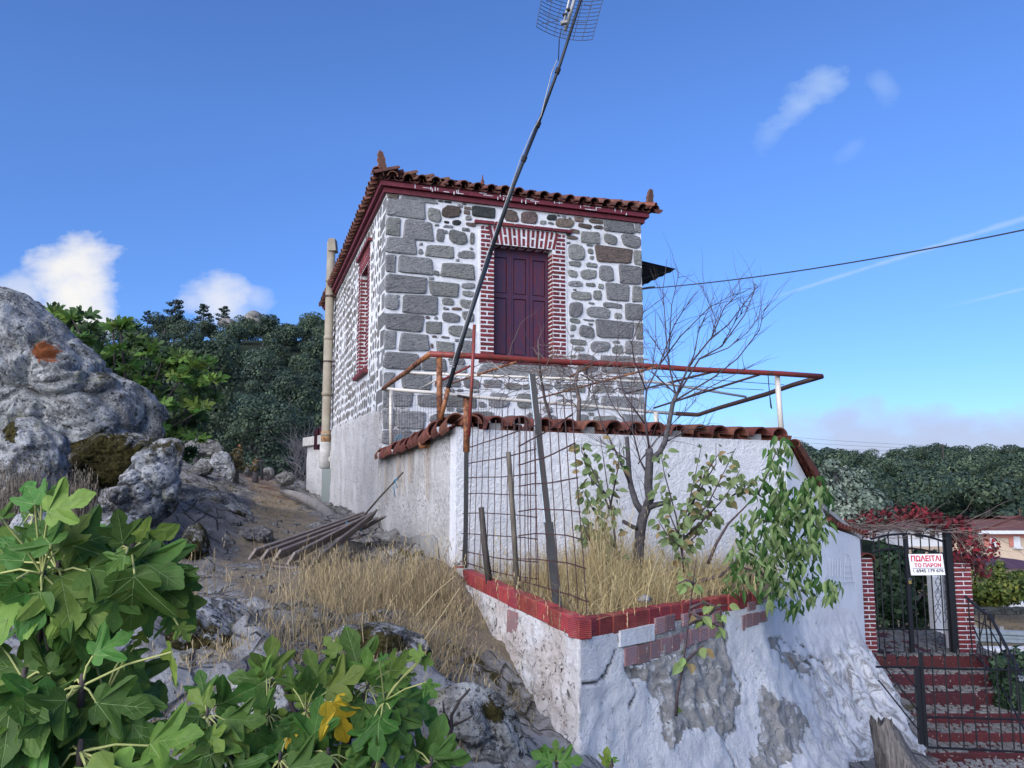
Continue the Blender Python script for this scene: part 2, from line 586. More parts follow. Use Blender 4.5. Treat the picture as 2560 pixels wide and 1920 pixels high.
M['stump'] = m_wood('bleached_stump_wood', (.20, .185, .175), (.055, .050, .048), .05, (11, 11, 1.3))
M['bark'] = m_plain('grey_bark', (.105, .098, .104), (.045, .042, .044), 22, .9, .8, .012, 60)
M['twig'] = m_plain('bare_twig', (.085, .062, .066), (.045, .034, .038), 20, .85)
M['vine_stem'] = m_plain('dry_vine_stem', (.16, .125, .11), (.09, .07, .065), 20, .9)
M['fig_bark'] = m_plain('fig_bark', (.075, .060, .058), (.035, .028, .028), 30, .85, .6, .01, 60)
M['rope'] = m_plain('blue_nylon_rope', (.04, .22, .38), (.03, .16, .30), 30, .7)
M['brass'] = m_plain('brass_padlock', (.55, .40, .14), (.42, .30, .10), 10, .35, .1, .002, 40, metal=.7)

def m_leaf(name, c1, c2, hue=.02, amt=.3, trans=.25, rough=.5, sub=None):
    n = NT(name)
    oi = n.noise(5, 3, .5)
    col = n.vary(n.mix(n.step(oi, .3, .7), c1, c2), amt, hue)
    col = n.mix(n.math('MULTIPLY', n.step(n.noise(7, 6, .7), .63, .70), .55), col, (.17, .13, .04))
    geo = n.n('ShaderNodeNewGeometry')
    back = n.mix(.45, col, sub or (.26, .32, .16))
    col2 = n.mix(geo.outputs['Backfacing'], col, back)
    n.done(col2, rough, n.bump(n.noise(26, 4, .6), .25, .006), spec=.18)
    tr = n.n('ShaderNodeBsdfTranslucent')
    n.put(tr.inputs[0], n.mix(.5, col2, (.20, .30, .04)))
    ms = n.n('ShaderNodeMixShader'); ms.inputs[0].default_value = trans
    n.t.links.new(n.b.outputs[0], ms.inputs[1]); n.t.links.new(tr.outputs[0], ms.inputs[2])
    out = [q for q in n.t.nodes if q.type == 'OUTPUT_MATERIAL'][0]
    n.t.links.new(ms.outputs[0], out.inputs[0])
    return n.m

def m_leafmass(name, c1, c2, c3, trans=.15, rough=.6):   # leaves of a crown: each face differs a little
    n = NT(name)
    a = n.attr('tone')
    col = n.mix(n.step(a, .15, .6), c1, c2)
    col = n.mix(n.step(a, .72, 1.0), col, c3)
    col = n.vary(col, .16, .015)
    n.done(col, rough, spec=.25)
    tr = n.n('ShaderNodeBsdfTranslucent'); n.put(tr.inputs[0], col)
    ms = n.n('ShaderNodeMixShader'); ms.inputs[0].default_value = trans
    n.t.links.new(n.b.outputs[0], ms.inputs[1]); n.t.links.new(tr.outputs[0], ms.inputs[2])
    out = [q for q in n.t.nodes if q.type == 'OUTPUT_MATERIAL'][0]
    n.t.links.new(ms.outputs[0], out.inputs[0])
    return n.m

M['fig_leaf'] = m_leaf('fig_leaf', (.048, .118, .022), (.070, .152, .030), .022, .34)
M['fig_leaf_lt'] = m_leaf('fig_leaf_young', (.110, .190, .034), (.150, .235, .045), .022, .25)
M['fig_leaf_yel'] = m_leaf('fig_leaf_yellow', (.62, .43, .035), (.55, .38, .03), .008, .12, .3, .6, (.6, .45, .1))
M['fig_vein'] = m_plain('fig_leaf_vein', (.17, .25, .085), (.14, .21, .07), 8, .6)
M['petiole'] = m_plain('fig_leaf_stalk', (.36, .38, .14), (.30, .33, .11), 8, .6)
M['quince_leaf'] = m_leaf('quince_leaf', (.042, .090, .024), (.065, .118, .032), .03, .35)
M['quince_red'] = m_leaf('quince_leaf_turning', (.26, .085, .03), (.20, .06, .03), .02, .3)
M['peach_leaf'] = m_leaf('peach_leaf', (.045, .105, .024), (.075, .150, .034), .02, .32)
M['oak_far'] = m_leafmass('oak_foliage', (.026, .047, .036), (.050, .079, .050), (.092, .128, .066))  # raised bluish green, distance haze is put into the leaf colour
M['pine_far'] = m_leafmass('pine_foliage', (.012, .024, .018), (.022, .040, .028), (.035, .055, .035))
M['fig_far'] = m_leafmass('fig_tree_foliage', (.030, .070, .022), (.055, .115, .032), (.120, .185, .045))
M['holm_far'] = m_leafmass('evergreen_oak_foliage', (.017, .034, .018), (.034, .058, .030), (.075, .100, .060))
M['olive_far'] = m_leafmass('olive_foliage', (.085, .120, .095), (.17, .22, .17), (.32, .37, .30))
M['lemon_far'] = m_leafmass('fruit_tree_foliage', (.035, .065, .015), (.085, .130, .025), (.20, .22, .04))
M['vine_red'] = m_leafmass('red_vine_foliage', (.060, .022, .022), (.135, .018, .026), (.26, .025, .038), .2)
M['oleander'] = m_leafmass('oleander_foliage', (.015, .035, .020), (.030, .062, .032), (.055, .095, .05))
M['straw'] = m_leafmass('dry_straw', (.30, .215, .110), (.48, .37, .20), (.62, .51, .32), .3, .8)
M['straw_dull'] = m_leafmass('dry_ground_straw', (.27, .205, .115), (.44, .345, .20), (.57, .46, .29), .25, .8)
M['weed'] = m_leafmass('dry_weed', (.10, .085, .065), (.19, .16, .125), (.34, .31, .27), .1, .85)
M['russet'] = m_leafmass('russet_bush', (.060, .058, .025), (.11, .090, .04), (.26, .10, .05), .2, .8)
M['brush_grey'] = m_plain('grey_brushwood', (.15, .14, .145), (.10, .095, .10), 8, .9)

def m_rock(name, base1, base2, lich, lich_amt=.5, moss=(.055, .048, .016), moss_lo=.60, scale=1.0, orange=None):
    n = NT(name)
    col = n.mix(n.step(n.noise(3.5 * scale, 8, .7), .3, .7), base1, base2)
    l1 = n.step(n.noise(8 * scale, 5, .62, dist=.5), 1 - lich_amt - .035, 1 - lich_amt + .01)
    l2 = n.step(n.noise(27 * scale, 5, .65, dist=.4), .53, .57)
    l3 = n.step(n.noise(3.2 * scale, 4, .55), .38, .60)
    lt = n.mix(n.noise(11 * scale, 5, .6), lich, tuple(x * .62 for x in lich))
    col = n.mix(n.math('MULTIPLY', n.math('MAXIMUM', n.math('MULTIPLY', l1, l3), n.math('MULTIPLY', l2, .75)), .92), col, lt)
    dk = n.math('MAXIMUM', n.step(n.noise(13 * scale, 6, .7, dist=.4), .585, .625), n.math('MULTIPLY', n.step(n.noise(46 * scale, 4, .65), .57, .62), .8))
    col = n.mix(n.math('MULTIPLY', dk, .9), col, (.030, .031, .030))
    yl = n.math('MULTIPLY', n.step(n.noise(4.1 * scale, 5, .6), .59, .66), .45)
    col = n.mix(yl, col, (.27, .275, .17))
    mm = n.math('MULTIPLY', n.step(n.noise(1.7 * scale, 6, .6), moss_lo, moss_lo + .09), n.step(n.noise(14 * scale, 5, .7), .36, .52))
    at_ = n.attr('moss')
    mm = n.math('MAXIMUM', mm, n.step(n.math('ADD', at_, n.math('MULTIPLY', n.math('SUBTRACT', n.noise(8 * scale, 7, .75), .5), 2.2)), .45, .60))
    mcol = n.mix(n.step(n.noise(24, 6, .7), .35, .65), tuple(x * .22 for x in moss), tuple(min(1, x * 1.3) for x in moss))
    col = n.mix(mm, col, mcol)
    if orange:
        d = n.n('ShaderNodeVectorMath', operation='DISTANCE')
        n.t.links.new(n.pos(), d.inputs[0]); d.inputs[1].default_value = orange
        dd = n.math('ADD', d.outputs['Value'], n.math('MULTIPLY', n.math('SUBTRACT', n.noise(11, 6, .7), .5), .35))
        col = n.mix(n.math('SUBTRACT', 1.0, n.step(dd, .15, .19)), col, (.22, .075, .03))
    h = n.math('ADD', n.noise(5 * scale, 9, .72), n.math('MULTIPLY', n.noise(36 * scale, 5, .7), .35))
    h = n.math('ADD', h, n.math('MULTIPLY', l1, .10))
    h = n.math('SUBTRACT', h, n.math('MULTIPLY', dk, .14))
    h = n.math('ADD', h, n.math('MULTIPLY', mm, .12))
    return n.done(col, .95, n.bump(h, 1.0, .06), spec=.12)
M['rock'] = m_rock('lichened_rock', (.115, .118, .120), (.220, .222, .222), (.54, .56, .56), .57, orange=tuple(at(112, 868, 8.75)))
M['rock_white'] = m_rock('white_lichened_rock', (.13, .135, .14), (.21, .215, .22), (.52, .54, .56), .56, moss_lo=.60)
M['rock_grey'] = m_rock('grey_boulder_rock', (.12, .12, .12), (.22, .215, .21), (.40, .40, .385), .40, moss_lo=.66)
M['rock_moss'] = m_rock('mossy_rock', (.09, .09, .09), (.16, .16, .16), (.54, .56, .58), .50, moss_lo=.47)

# ================================================================== ground: one sheet from the camera to the hills
CTRL = [(0, 0, -1.62), (-2, 1.5, -1.5), (2, 1.5, -2.2), (-5, 2, -1.2), (5, 2, -3.2),
        (-.9, 3.5, -1.12), (-2.4, 3.8, -1.08), (-2.6, 5.2, -.95), (-1.6, 6, -.95), (-.62, 7.5, -.86), (-.43, 5.7, -1.24), (.10, 4.6, -1.50), (.36, 4.1, -1.75),
        (-1.64, 5, -.93), (-2.63, 9, -.96), (-1.75, 10.5, -.86), (-1.9, 12.2, -.80), (-5.05, 21, -.72), (-3.9, 17, -.72), (-2.9, 14, -.78),
        (-5.6, 17, -.66), (-8.2, 27, .05), (-9.2, 24, .10), (-4.5, 12, -.36), (-3.36, 8.5, -.86), (-4.6, 8.2, -.50), (-6, 6, -.45), (-7, 9, .1), (-8, 13, .3), (-9, 18, .5),
        (-12, 25, .8), (-3.6, 6.4, -.82), (-4.4, 4.5, -.75), (1.0, 3.5, -2.4), (2.2, 5.4, -3.0), (3.4, 6.6, -3.3), (4.9, 8.5, -3.5), (6.5, 8.2, -3.6), (9, 8, -3.9),
        (2, 11, -1.0), (0, 10.0, -.95), (4, 13, -1.3), (1, 14, -.9), (-1, 18, -.8), (2, 20, -1), (5.9, 12.6, -2.7), (6, 15, -3.2), (8.2, 12, -3.9),
        (9, 17, -4.4), (12, 21, -4.7), (16, 28, -5.2), (7, 25, -4.5), (20, 20, -4.9), (-3, 28, -.6), (3, 30, -3), (25, 45, -6.2), (0, 45, -4), (-14, 36, -.6), (-25, 40, 1.0), (-20, 10, 1.5), (-20, 0, 0), (20, 0, -4.5), (0, -6, -1.8)]
_c = np.array(CTRL)
_d = np.linalg.norm(_c[:, None, :2] - _c[None, :, :2], axis=2)
_w = np.linalg.solve(_d + 1e-4 * np.eye(len(_c)), _c[:, 2] + 1.0)

def smooth(x, a, b):
    t = np.clip((x - a) / (b - a), 0, 1)
    return t * t * (3 - 2 * t)

def near_z(x, y):
    d = np.sqrt((x[..., None] - _c[:, 0]) ** 2 + (y[..., None] - _c[:, 1]) ** 2)
    return d @ _w - 1.0

def far_z(x, y):
    X = x / np.maximum(y, 5)
    left = 1 - smooth(X, -.22, .12)
    ang = .176 * left * (1 - .25 * smooth(-X, .45, .8)) + .006 * (1 - left)
    top = ang * 150
    base = -1.2 * left - 6.4 * (1 - left)
    t = smooth(y, 38, 150)
    return base + (top - base) * (.25 * t + .75 * smooth(y, 44, 150) * np.clip((y - 40) / 110, 0, 1) ** .25)

def ground_z(x, y):
    x, y = np.asarray(x, float), np.asarray(y, float)
    t = smooth(np.hypot(x * .9, y), 26, 44)
    return near_z(np.clip(x, -30, 30), np.clip(y, -8, 46)) * (1 - t) + far_z(x, y) * t

def gz(x, y):
    return float(ground_z(np.array([x]), np.array([y]))[0])

xs = np.concatenate([np.linspace(-600, -60, 12, endpoint=False), np.linspace(-60, -12, 20, endpoint=False), np.arange(-12, -7.4, .25), np.arange(-7.4, 1.7, .075), np.arange(1.75, 10, .3),
                     np.linspace(10, 60, 24, endpoint=False), np.linspace(60, 600, 14)])
ys = np.concatenate([np.linspace(-60, -2, 6, endpoint=False), np.arange(-2, 2, .4), np.arange(2, 13, .075), np.arange(13, 28, .16), np.linspace(28, 160, 50, endpoint=False), np.linspace(160, 900, 12)])
GX, GY = np.meshgrid(xs, ys)
GZ = ground_z(GX, GY)
PATH = [(-1.7, 6.2), (-2.5, 8.2), (-3.4, 12), (-4.7, 16), (-6.6, 21), (-8.6, 26), (-10, 30)]

def path_dist(x, y):
    best = 1e9
    for (x0, y0), (x1, y1) in zip(PATH, PATH[1:]):
        dx, dy = x1 - x0, y1 - y0
        t = max(0, min(1, ((x - x0) * dx + (y - y0) * dy) / (dx * dx + dy * dy)))
        best = min(best, math.hypot(x - x0 - t * dx, y - y0 - t * dy))
    return best

soil, red, lichen = np.zeros(GX.shape), np.zeros(GX.shape), np.zeros(GX.shape)
for i in range(GX.shape[0]):
    for j in range(GX.shape[1]):
        x, y = GX[i, j], GY[i, j]
        if -12 < x < 2 and 1.5 < y < 32:
            d = path_dist(x, y)
            wob = .25 * noise.noise(Vector((x * .9, y * .9, 3)))
            s = 1 - min(1, max(0, (d + wob - .25) / .5)) * 1.0
            if x > -2.3 and 5.6 < y < 8.2: s = max(s, min(1, (x + 2.3) / .5) * .75 * min(1, (y - 5.6) / .6))
            soil[i, j] = s
            red[i, j] = min(1, max(0, (y - 17) / 5)) * s
            lichen[i, j] = min(1, max(0, (7.0 - y) / 2.0))
            rk = (1 - .80 * s) * min(1, max(0, (d - .1) / 1.0) + .25)
            p = (x, y, 0)
            r1 = 1 - abs(noise.noise(Vector((x * 1.3, y * 1.0, 1.7))))
            r2 = 1 - abs(noise.noise(Vector((x * 3.7 + 5, y * 3.1, 4.2))))
            a = 1 if x < .2 else max(0, 1 - (x - .2) / .5)
            GZ[i, j] += rk * a * (.24 * (r1 * r1 - .55) + .11 * (r2 * r2 - .5)) + a * .022 * noise.noise(Vector((x * 9, y * 9, 0)))
gm = MB()
gm.grid([[(GX[i, j], GY[i, j], GZ[i, j]) for j in range(GX.shape[1])] for i in range(GX.shape[0])])
gm.attr = {'soil': soil.ravel().tolist(), 'red': red.ravel().tolist(), 'lichen': lichen.ravel().tolist()}

def m_ground():
    n = NT('rocky_ground')
    n.co = n.coord(rnd=False)
    rock = n.mix(n.step(n.noise(4, 9, .7), .3, .7), (.165, .160, .155), (.300, .292, .282))
    lm = n.attr('lichen')
    l1 = n.step(n.math('ADD', n.noise(5.5, 9, .72), n.math('MULTIPLY', lm, .16)), .56, .66)
    rock = n.mix(l1, rock, n.mix(n.noise(20, 5, .6), (.27, .275, .28), (.46, .47, .48)))
    rock = n.mix(n.step(n.noise(15, 7, .75), .57, .66), rock, (.045, .043, .040))
    ms = n.math('MULTIPLY', n.step(n.noise(1.5, 6, .6), .52, .62), n.step(n.noise(9, 5, .7), .42, .56))
    rock = n.mix(ms, rock, n.mix(n.noise(30, 4, .6), (.035, .030, .012), (.095, .080, .030)))
    so = n.mix(n.step(n.noise(6, 8, .7), .35, .65), (.22, .180, .135), (.33, .280, .205))
    so = n.mix(n.step(n.noise(45, 6, .75), .55, .68), so, (.10, .080, .062))
    so = n.mix(n.step(n.noise(60, 5, .7), .62, .70), so, (.42, .36, .27))
    so = n.mix(n.math('MULTIPLY', n.attr('red'), n.step(n.noise(1.3, 5, .6), .42, .60)), so, (.20, .105, .070))
    f = n.step(n.math('ADD', n.attr('soil'), n.math('MULTIPLY', n.math('SUBTRACT', n.noise(3.0, 7, .65), .5), 1.3)), .40, .62)
    col = n.mix(f, rock, so)
    p = n.sepz(n.pos())
    far = n.step(p[1], 30, 40)
    fc = n.mix(n.noise(.25, 6, .7), (.018, .028, .018), (.035, .045, .026))
    fc = n.mix(n.math('MULTIPLY', n.step(p[0], 9, 12), n.math('SUBTRACT', 1.0, n.step(p[1], 55, 62))), fc, (.27, .215, .135))
    near_r = n.math('MULTIPLY', n.step(p[0], 6.5, 8.0), n.step(p[1], 12, 15))
    col = n.mix(near_r, col, n.mix(n.noise(1.5, 7, .7), (.22, .175, .11), (.33, .265, .17)))
    col = n.mix(far, col, fc)
    h = n.math('ADD', n.noise(6, 9, .75), n.math('MULTIPLY', n.noise(40, 6, .7), .4))
    v_ = n.voro(3.2, 'DISTANCE_TO_EDGE', vec=n.coord((1, 1, 1), rnd=False))
    ck = n.math('SUBTRACT', 1.0, n.step(n.math('ADD', v_, n.math('MULTIPLY', n.math('SUBTRACT', n.noise(9, 5, .7), .5), .12)), .0, .05))
    ck = n.math('MULTIPLY', ck, n.math('SUBTRACT', 1.0, f))
    col = n.mix(n.math('MULTIPLY', ck, .7), col, (.03, .028, .025))
    h = n.math('SUBTRACT', h, n.math('MULTIPLY', ck, .5))
    return n.done(col, .96, n.bump(h, 1.0, .07), spec=.1)
ground = gm.build('ground', m_ground(), smooth=True)
tag(ground, 'rocky hillside ground with a worn dirt path', None, kind='structure')

# ------------------------------------------------------------------ boulders: silhouettes given real depth
def boulder(name, label, poly, y, thick, mat, amp=.05, moss=None, group=None, freq=2.2, res=None, back=.9, lean=0.0, cat='boulder', parent=None, facets=13):
    pts = [at(px, py, y) for px, py in poly]
    c = sum(pts, Vector()) / len(pts)
    P = []
    for i in range(len(pts)):
        a, b = pts[i], pts[(i + 1) % len(pts)]
        k = max(2, int((b - a).length / (.035 if thick >= .3 else .05))) if res is None else max(2, int((b - a).length / res))
        k = min(k, 22)
        P += [a.lerp(b, t / k) for t in range(k)]
    n = len(P)
    K = 34 if thick >= .3 and res is None else 16
    vv, ff = [], []
    outv = []
    for side, th in ((-1, thick), (1, thick * back)):
        rings = []
        for k in range(1 if side == 1 else 0, K):
            r = math.cos(k / K * math.pi / 2)
            dz = math.sin(k / K * math.pi / 2) ** .85
            ring = []
            for q in P:
                p = c + (q - c) * r
                sq = .62 + .38 * math.sqrt(max(0, 1 - r))
                p = p + Vector((0, side * th * dz * sq + lean * (p.z - c.z), 0))
                ring.append(p)
            rings.append(ring)
        outv.append(rings)
    idx0 = []
    verts = []
    for ring in outv[0]:
        idx0.append(list(range(len(verts), len(verts) + n))); verts += ring
    tipf = len(verts); verts.append(c + Vector((0, -thick, 0)))
    idx1 = [idx0[0]]
    for ring in outv[1]:
        idx1.append(list(range(len(verts), len(verts) + n))); verts += ring
    tipb = len(verts); verts.append(c + Vector((0, thick * back, 0)))
    for ids, flip in ((idx0, False), (idx1, True)):
        for a, b in zip(ids, ids[1:]):
            for i in range(n):
                j = (i + 1) % n
                q = (a[i], a[j], b[j], b[i])
                ff.append(q if flip else q[::-1])
    for i in range(n):
        j = (i + 1) % n
        ff.append((idx0[-1][j], idx0[-1][i], tipf)); ff.append((idx1[-1][i], idx1[-1][j], tipb))
    rc_ = random.Random(len(poly) * 7 + int(y * 100))
    planes = []
    if facets:
        for _ in range(facets):
            nn_ = Vector((rc_.gauss(0, 1), -abs(rc_.gauss(0, .9)) if rc_.random() < .8 else rc_.gauss(0, 1), rc_.gauss(0, .9))).normalized()
            h_ = max((q - c).dot(nn_) for q in verts)
            planes.append((nn_, h_ * rc_.uniform(.66, .90)))
        for k in range(len(verts)):
            q = verts[k] - c
            for nn_, d_ in planes:
                e_ = q.dot(nn_) - d_
                if e_ > 0: q = q - nn_ * (e_ * (.30 if k < n else .86))
            verts[k] = c + q
    out, ms = [], []
    for k, p in enumerate(verts):
        d = (p - c); dn = d.normalized() if d.length else Vector((0, -1, 0))
        f1 = 1 - abs(noise.noise(p * freq)) * 2
        pw = p + Vector((noise.noise(p * freq * 1.3), noise.noise(p * freq * 1.3 + Vector((7, 1, 3))), 0)) * .12
        dd1 = noise.voronoi(Vector((pw.x, pw.y, pw.z * 1.3)) * freq * 1.1)[0]; dd2 = noise.voronoi(Vector((pw.x * .8, pw.y, pw.z * 1.6)) * freq * 3.1)[0]
        crk_ = min(.22, dd1[1] - dd1[0]) / .22; crk2 = min(.25, dd2[1] - dd2[0]) / .25
        h = amp * (.35 * f1 + .9 * (.45 - dd1[0]) + 1.0 * (crk_ - 1) + .45 * (crk2 - 1) + .35 * noise.noise(p * freq * 2.7) + .22 * noise.noise(p * freq * 7.1) + .12 * noise.noise(p * freq * 15))
        if k < n: h *= .35
        out.append(p + Vector((dn.x * .6, dn.y - .2, dn.z * .6)) * h)
        ms.append(moss(p) if moss else 0.0)
    mb = MB(); mb.v = [tuple(p) for p in out]; mb.f = ff; mb.m = [0] * len(ff)
    mb.attr = {'moss': ms}
    o = mb.build(name, mat, parent, smooth=True)
    if parent is None: tag(o, label, cat, group)
    return o

def mossband(pxc, pyc, rx, ry):
    def f(p):
        px, py = proj(p)
        return max(0.0, 1.15 - math.hypot((px - pxc) / rx, (py - pyc) / ry))
    return f

boulder('boulder', 'huge grey lichened boulder with an orange lichen patch', [(-330, 1000), (-300, 800), (-120, 700), (0, 716), (62, 732), (130, 790), (200, 860), (252, 905), (256, 940), (290, 932), (345, 957), (402, 1003), (432, 1040), (428, 1075), (440, 1105), (400, 1130), (300, 1150), (180, 1180), (0, 1330), (-300, 1340)],
        9.4, 1.0, M['rock'], .10, moss=mossband(320, 1135, 190, 55), freq=1.5)
boulder('boulder', 'pale rounded boulder leaning against the huge boulder, weeds at its foot', [(-70, 1260), (-30, 1100), (10, 1060), (38, 1034), (80, 1035), (125, 1065), (150, 1085), (176, 1105), (170, 1180), (160, 1260), (60, 1290)],
        8.1, .42, M['rock_white'], .05, moss=mossband(22, 1065, 30, 60))
boulder('boulder', 'dark mossy rock wedged below the huge boulder', [(150, 1110), (240, 1085), (380, 1075), (425, 1090), (400, 1180), (330, 1240), (220, 1260), (160, 1230)],
        8.8, .34, M['rock_moss'], .06, moss=mossband(270, 1160, 170, 130))
boulder('boulder', 'white lichen crusted block at the lower corner of the huge boulder', [(205, 1290), (260, 1225), (310, 1210), (345, 1165), (360, 1120), (395, 1092), (440, 1082), (466, 1110), (452, 1160), (443, 1230), (438, 1290), (400, 1320), (280, 1330), (215, 1320)],
        8.35, .42, M['rock_white'], .07, freq=2.6)
boulder('boulder', 'low pale stone half hidden behind the fig leaves', [(30, 1300), (60, 1272), (120, 1280), (160, 1310), (150, 1370), (30, 1370)], 6.6, .3, M['rock_white'], .03)
boulder('boulder', 'flat grey stone below the white lichen crusted block', [(230, 1310), (300, 1282), (350, 1290), (372, 1330), (330, 1370), (240, 1360)], 7.4, .3, M['rock_white'], .04)
boulder('boulder', 'grey slab with white lichen cap and a mossy skirt', [(446, 1395), (450, 1340), (470, 1315), (492, 1305), (512, 1325), (522, 1365), (518, 1410), (480, 1425)],
        8.0, .28, M['rock_moss'], .04, moss=mossband(480, 1400, 60, 50))
boulder('boulder', 'rounded mossy boulder with white lichen crust near the fig shrubs', [(425, 1600), (432, 1545), (470, 1505), (520, 1492), (580, 1500), (625, 1530), (650, 1560), (675, 1610), (682, 1660), (640, 1695), (540, 1705), (450, 1690), (420, 1650)],
        4.9, .42, M['rock_moss'], .04, moss=mossband(560, 1650, 100, 55), freq=3.0)
boulder('boulder', 'low mossy rock lying in the dry grass beside the planter', [(795, 1600), (850, 1565), (930, 1558), (1010, 1568), (1065, 1595), (1090, 1630), (1050, 1650), (900, 1650), (810, 1640)],
        5.0, .30, M['rock_moss'], .04, moss=mossband(940, 1610, 160, 40), freq=3)
boulder('boulder', 'broad bare rock ledge below the mossy boulder', [(430, 1790), (520, 1700), (620, 1690), (760, 1710), (900, 1740), (980, 1800), (960, 1900), (700, 1960), (480, 1920)],
        3.9, .22, M['rock'], .05, freq=3, moss=mossband(640, 1740, 60, 30))
boulder('boulder', 'grey rock ledge with black moss tufts at the planter foot', [(1050, 1790), (1080, 1720), (1180, 1700), (1260, 1720), (1310, 1790), (1330, 1890), (1300, 1960), (1120, 1960)],
        4.25, .16, M['rock'], .05, freq=3, moss=mossband(1240, 1770, 70, 60))
boulder('boulder', 'small grey stone among the dry grass stems', [(788, 1535), (800, 1518), (822, 1516), (835, 1530), (828, 1546), (800, 1548)], 5.9, .06, M['rock_grey'], .01, cat='stone')
boulder('boulder', 'flat slab lying behind the leaning boulder by the path', [(455, 1128), (462, 1100), (500, 1094), (545, 1104), (560, 1124), (540, 1140), (470, 1145)], 21, .6, M['rock_grey'], .06)
boulder('boulder', 'dark wedge boulder on the left of the leaning boulder', [(478, 1190), (480, 1160), (500, 1145), (525, 1148), (535, 1165), (528, 1188), (500, 1196)], 19.2, .3, M['rock_grey'], .04)
boulder('boulder', 'pale diamond shaped leaning boulder where the path ends', [(518, 1150), (524, 1132), (545, 1124), (570, 1130), (588, 1165), (585, 1192), (574, 1203), (555, 1192), (536, 1170)], 19.0, .3, M['rock_white'], .04)
boulder('boulder', 'lichened boulder right of the black post by the path', [(652, 1190), (656, 1172), (670, 1164), (684, 1172), (688, 1195), (668, 1204)], 22, .25, M['rock_grey'], .03)
boulder('boulder', 'brown rounded boulder beside the terrace wall', [(684, 1205), (688, 1186), (706, 1176), (728, 1180), (740, 1198), (736, 1212), (700, 1216)], 22, .35, M['rock_grey'], .04)
boulder('boulder', 'small low stone left of the black post by the path', [(606, 1190), (612, 1166), (626, 1162), (634, 1178), (628, 1194)], 23, .2, M['rock_grey'], .03)
boulder('boulder', 'rough dark outcrop left of the path with mossy hollows', [(446, 1310), (452, 1265), (480, 1235), (530, 1226), (570, 1240), (610, 1262), (640, 1295), (650, 1320), (560, 1335), (470, 1335)],
        11.4, .55, M['rock'], .11, moss=mossband(540, 1290, 110, 25), freq=2.8)
boulder('boulder', 'layered grey outcrop on the path above the pallet', [(590, 1345), (610, 1320), (650, 1312), (680, 1330), (690, 1355), (660, 1370), (600, 1365)], 9.8, .3, M['rock_grey'], .06, freq=3.5)
boulder('boulder', 'rounded rock at the foot of the house wall above the pallet', [(750, 1345), (765, 1312), (800, 1302), (835, 1318), (842, 1345), (800, 1362), (760, 1360)], 11.2, .3, M['rock_grey'], .05, freq=3)
boulder('boulder', 'flat grey rock ledge in front of the pallet', [(520, 1440), (560, 1412), (640, 1412), (720, 1425), (775, 1450), (760, 1475), (640, 1480), (540, 1465)], 7.6, .5, M['rock_grey'], .04, freq=3)

# ------------------------------------------------------------------ kerb beside the house
M['kerb'] = m_plain('dirty_cement', (.25, .235, .215), (.16, .15, .14), 5, .95, .9, .03, 18)
k = MB()
kp = [at(px, py + 6, y) for px, py, y in ((700, 1222, 21), (722, 1226, 19.5), (752, 1236, 18), (790, 1254, 16), (822, 1280, 14.2), (842, 1312, 12.9))]
k.tube(kp, [.04, .08, .10, .11, .10, .05], 8)
tag(k.build('drain_kerb', M['kerb'], smooth=True), 'rounded cement kerb curving along the foot of the house wall', 'kerb')

# ------------------------------------------------------------------ hills: wooded slopes
def foliage(mb, lobes, nf, s0, s1, rnd, shell=.72, leaf=None):
    tone = mb.attr.setdefault('tone', [])
    vol = [a * b * c_ for (_, (a, b, c_)) in lobes]
    tot = sum(v ** .67 for v in vol)
    for (c, r), v in zip(lobes, vol):
        c = Vector(c)
        lt = rnd.uniform(-.22, .22)
        for _ in range(max(3, int(nf * v ** .67 / tot))):
            d = Vector((rnd.gauss(0, 1), rnd.gauss(0, 1), rnd.gauss(0, 1))).normalized()
            rr = rnd.uniform(shell, 1.05) ** .6
            p = c + Vector((d.x * r[0], d.y * r[1], d.z * r[2])) * rr
            nrm = (d + Vector((rnd.uniform(-1, 1), rnd.uniform(-1, 1), rnd.uniform(-.6, 1.2))) * .55).normalized()
            a = nrm.orthogonal().normalized(); a.rotate(Matrix.Rotation(rnd.uniform(0, 6.28), 3, nrm)); b = nrm.cross(a)
            s = rnd.uniform(s0, s1)
            t = min(1, max(0, .45 + lt + rnd.uniform(-.38, .5)))
            mb.add([p - a * s - b * s * .35, p + a * s * .1 - b * s * .6, p + a * s, p - a * s * .1 + b * s * .65], [(0, 1, 2, 3)])
            tone += [t] * 4

def oak_mesh(seed, H=6.0, W=3.4, nf=3600, s0=.08, s1=.20):
    rnd = random.Random(seed)
    lobes = []
    for i in range(15):
        a, rr = rnd.uniform(0, 6.28), rnd.uniform(.1, .72) * W
        z = H * rnd.uniform(.42, .86) - rr * .10
        r = rnd.uniform(.9, 1.5)
        lobes.append(((math.cos(a) * rr, math.sin(a) * rr, z), (r, r, r * .72)))
    mb = MB(); foliage(mb, lobes, nf, s0, s1, rnd)
    tr = MB()
    tr.tube([(0, 0, -.6), (.1, 0, H * .25), (0, .1, H * .5)], [.24, .18, .12], 6)
    for i in range(5):
        c = lobes[i][0]
        tr.tube([(0, .05, H * .3), (c[0] * .5, c[1] * .5, H * .48), (c[0] * .9, c[1] * .9, c[2])], [.12, .08, .03], 5)
    return mb, tr

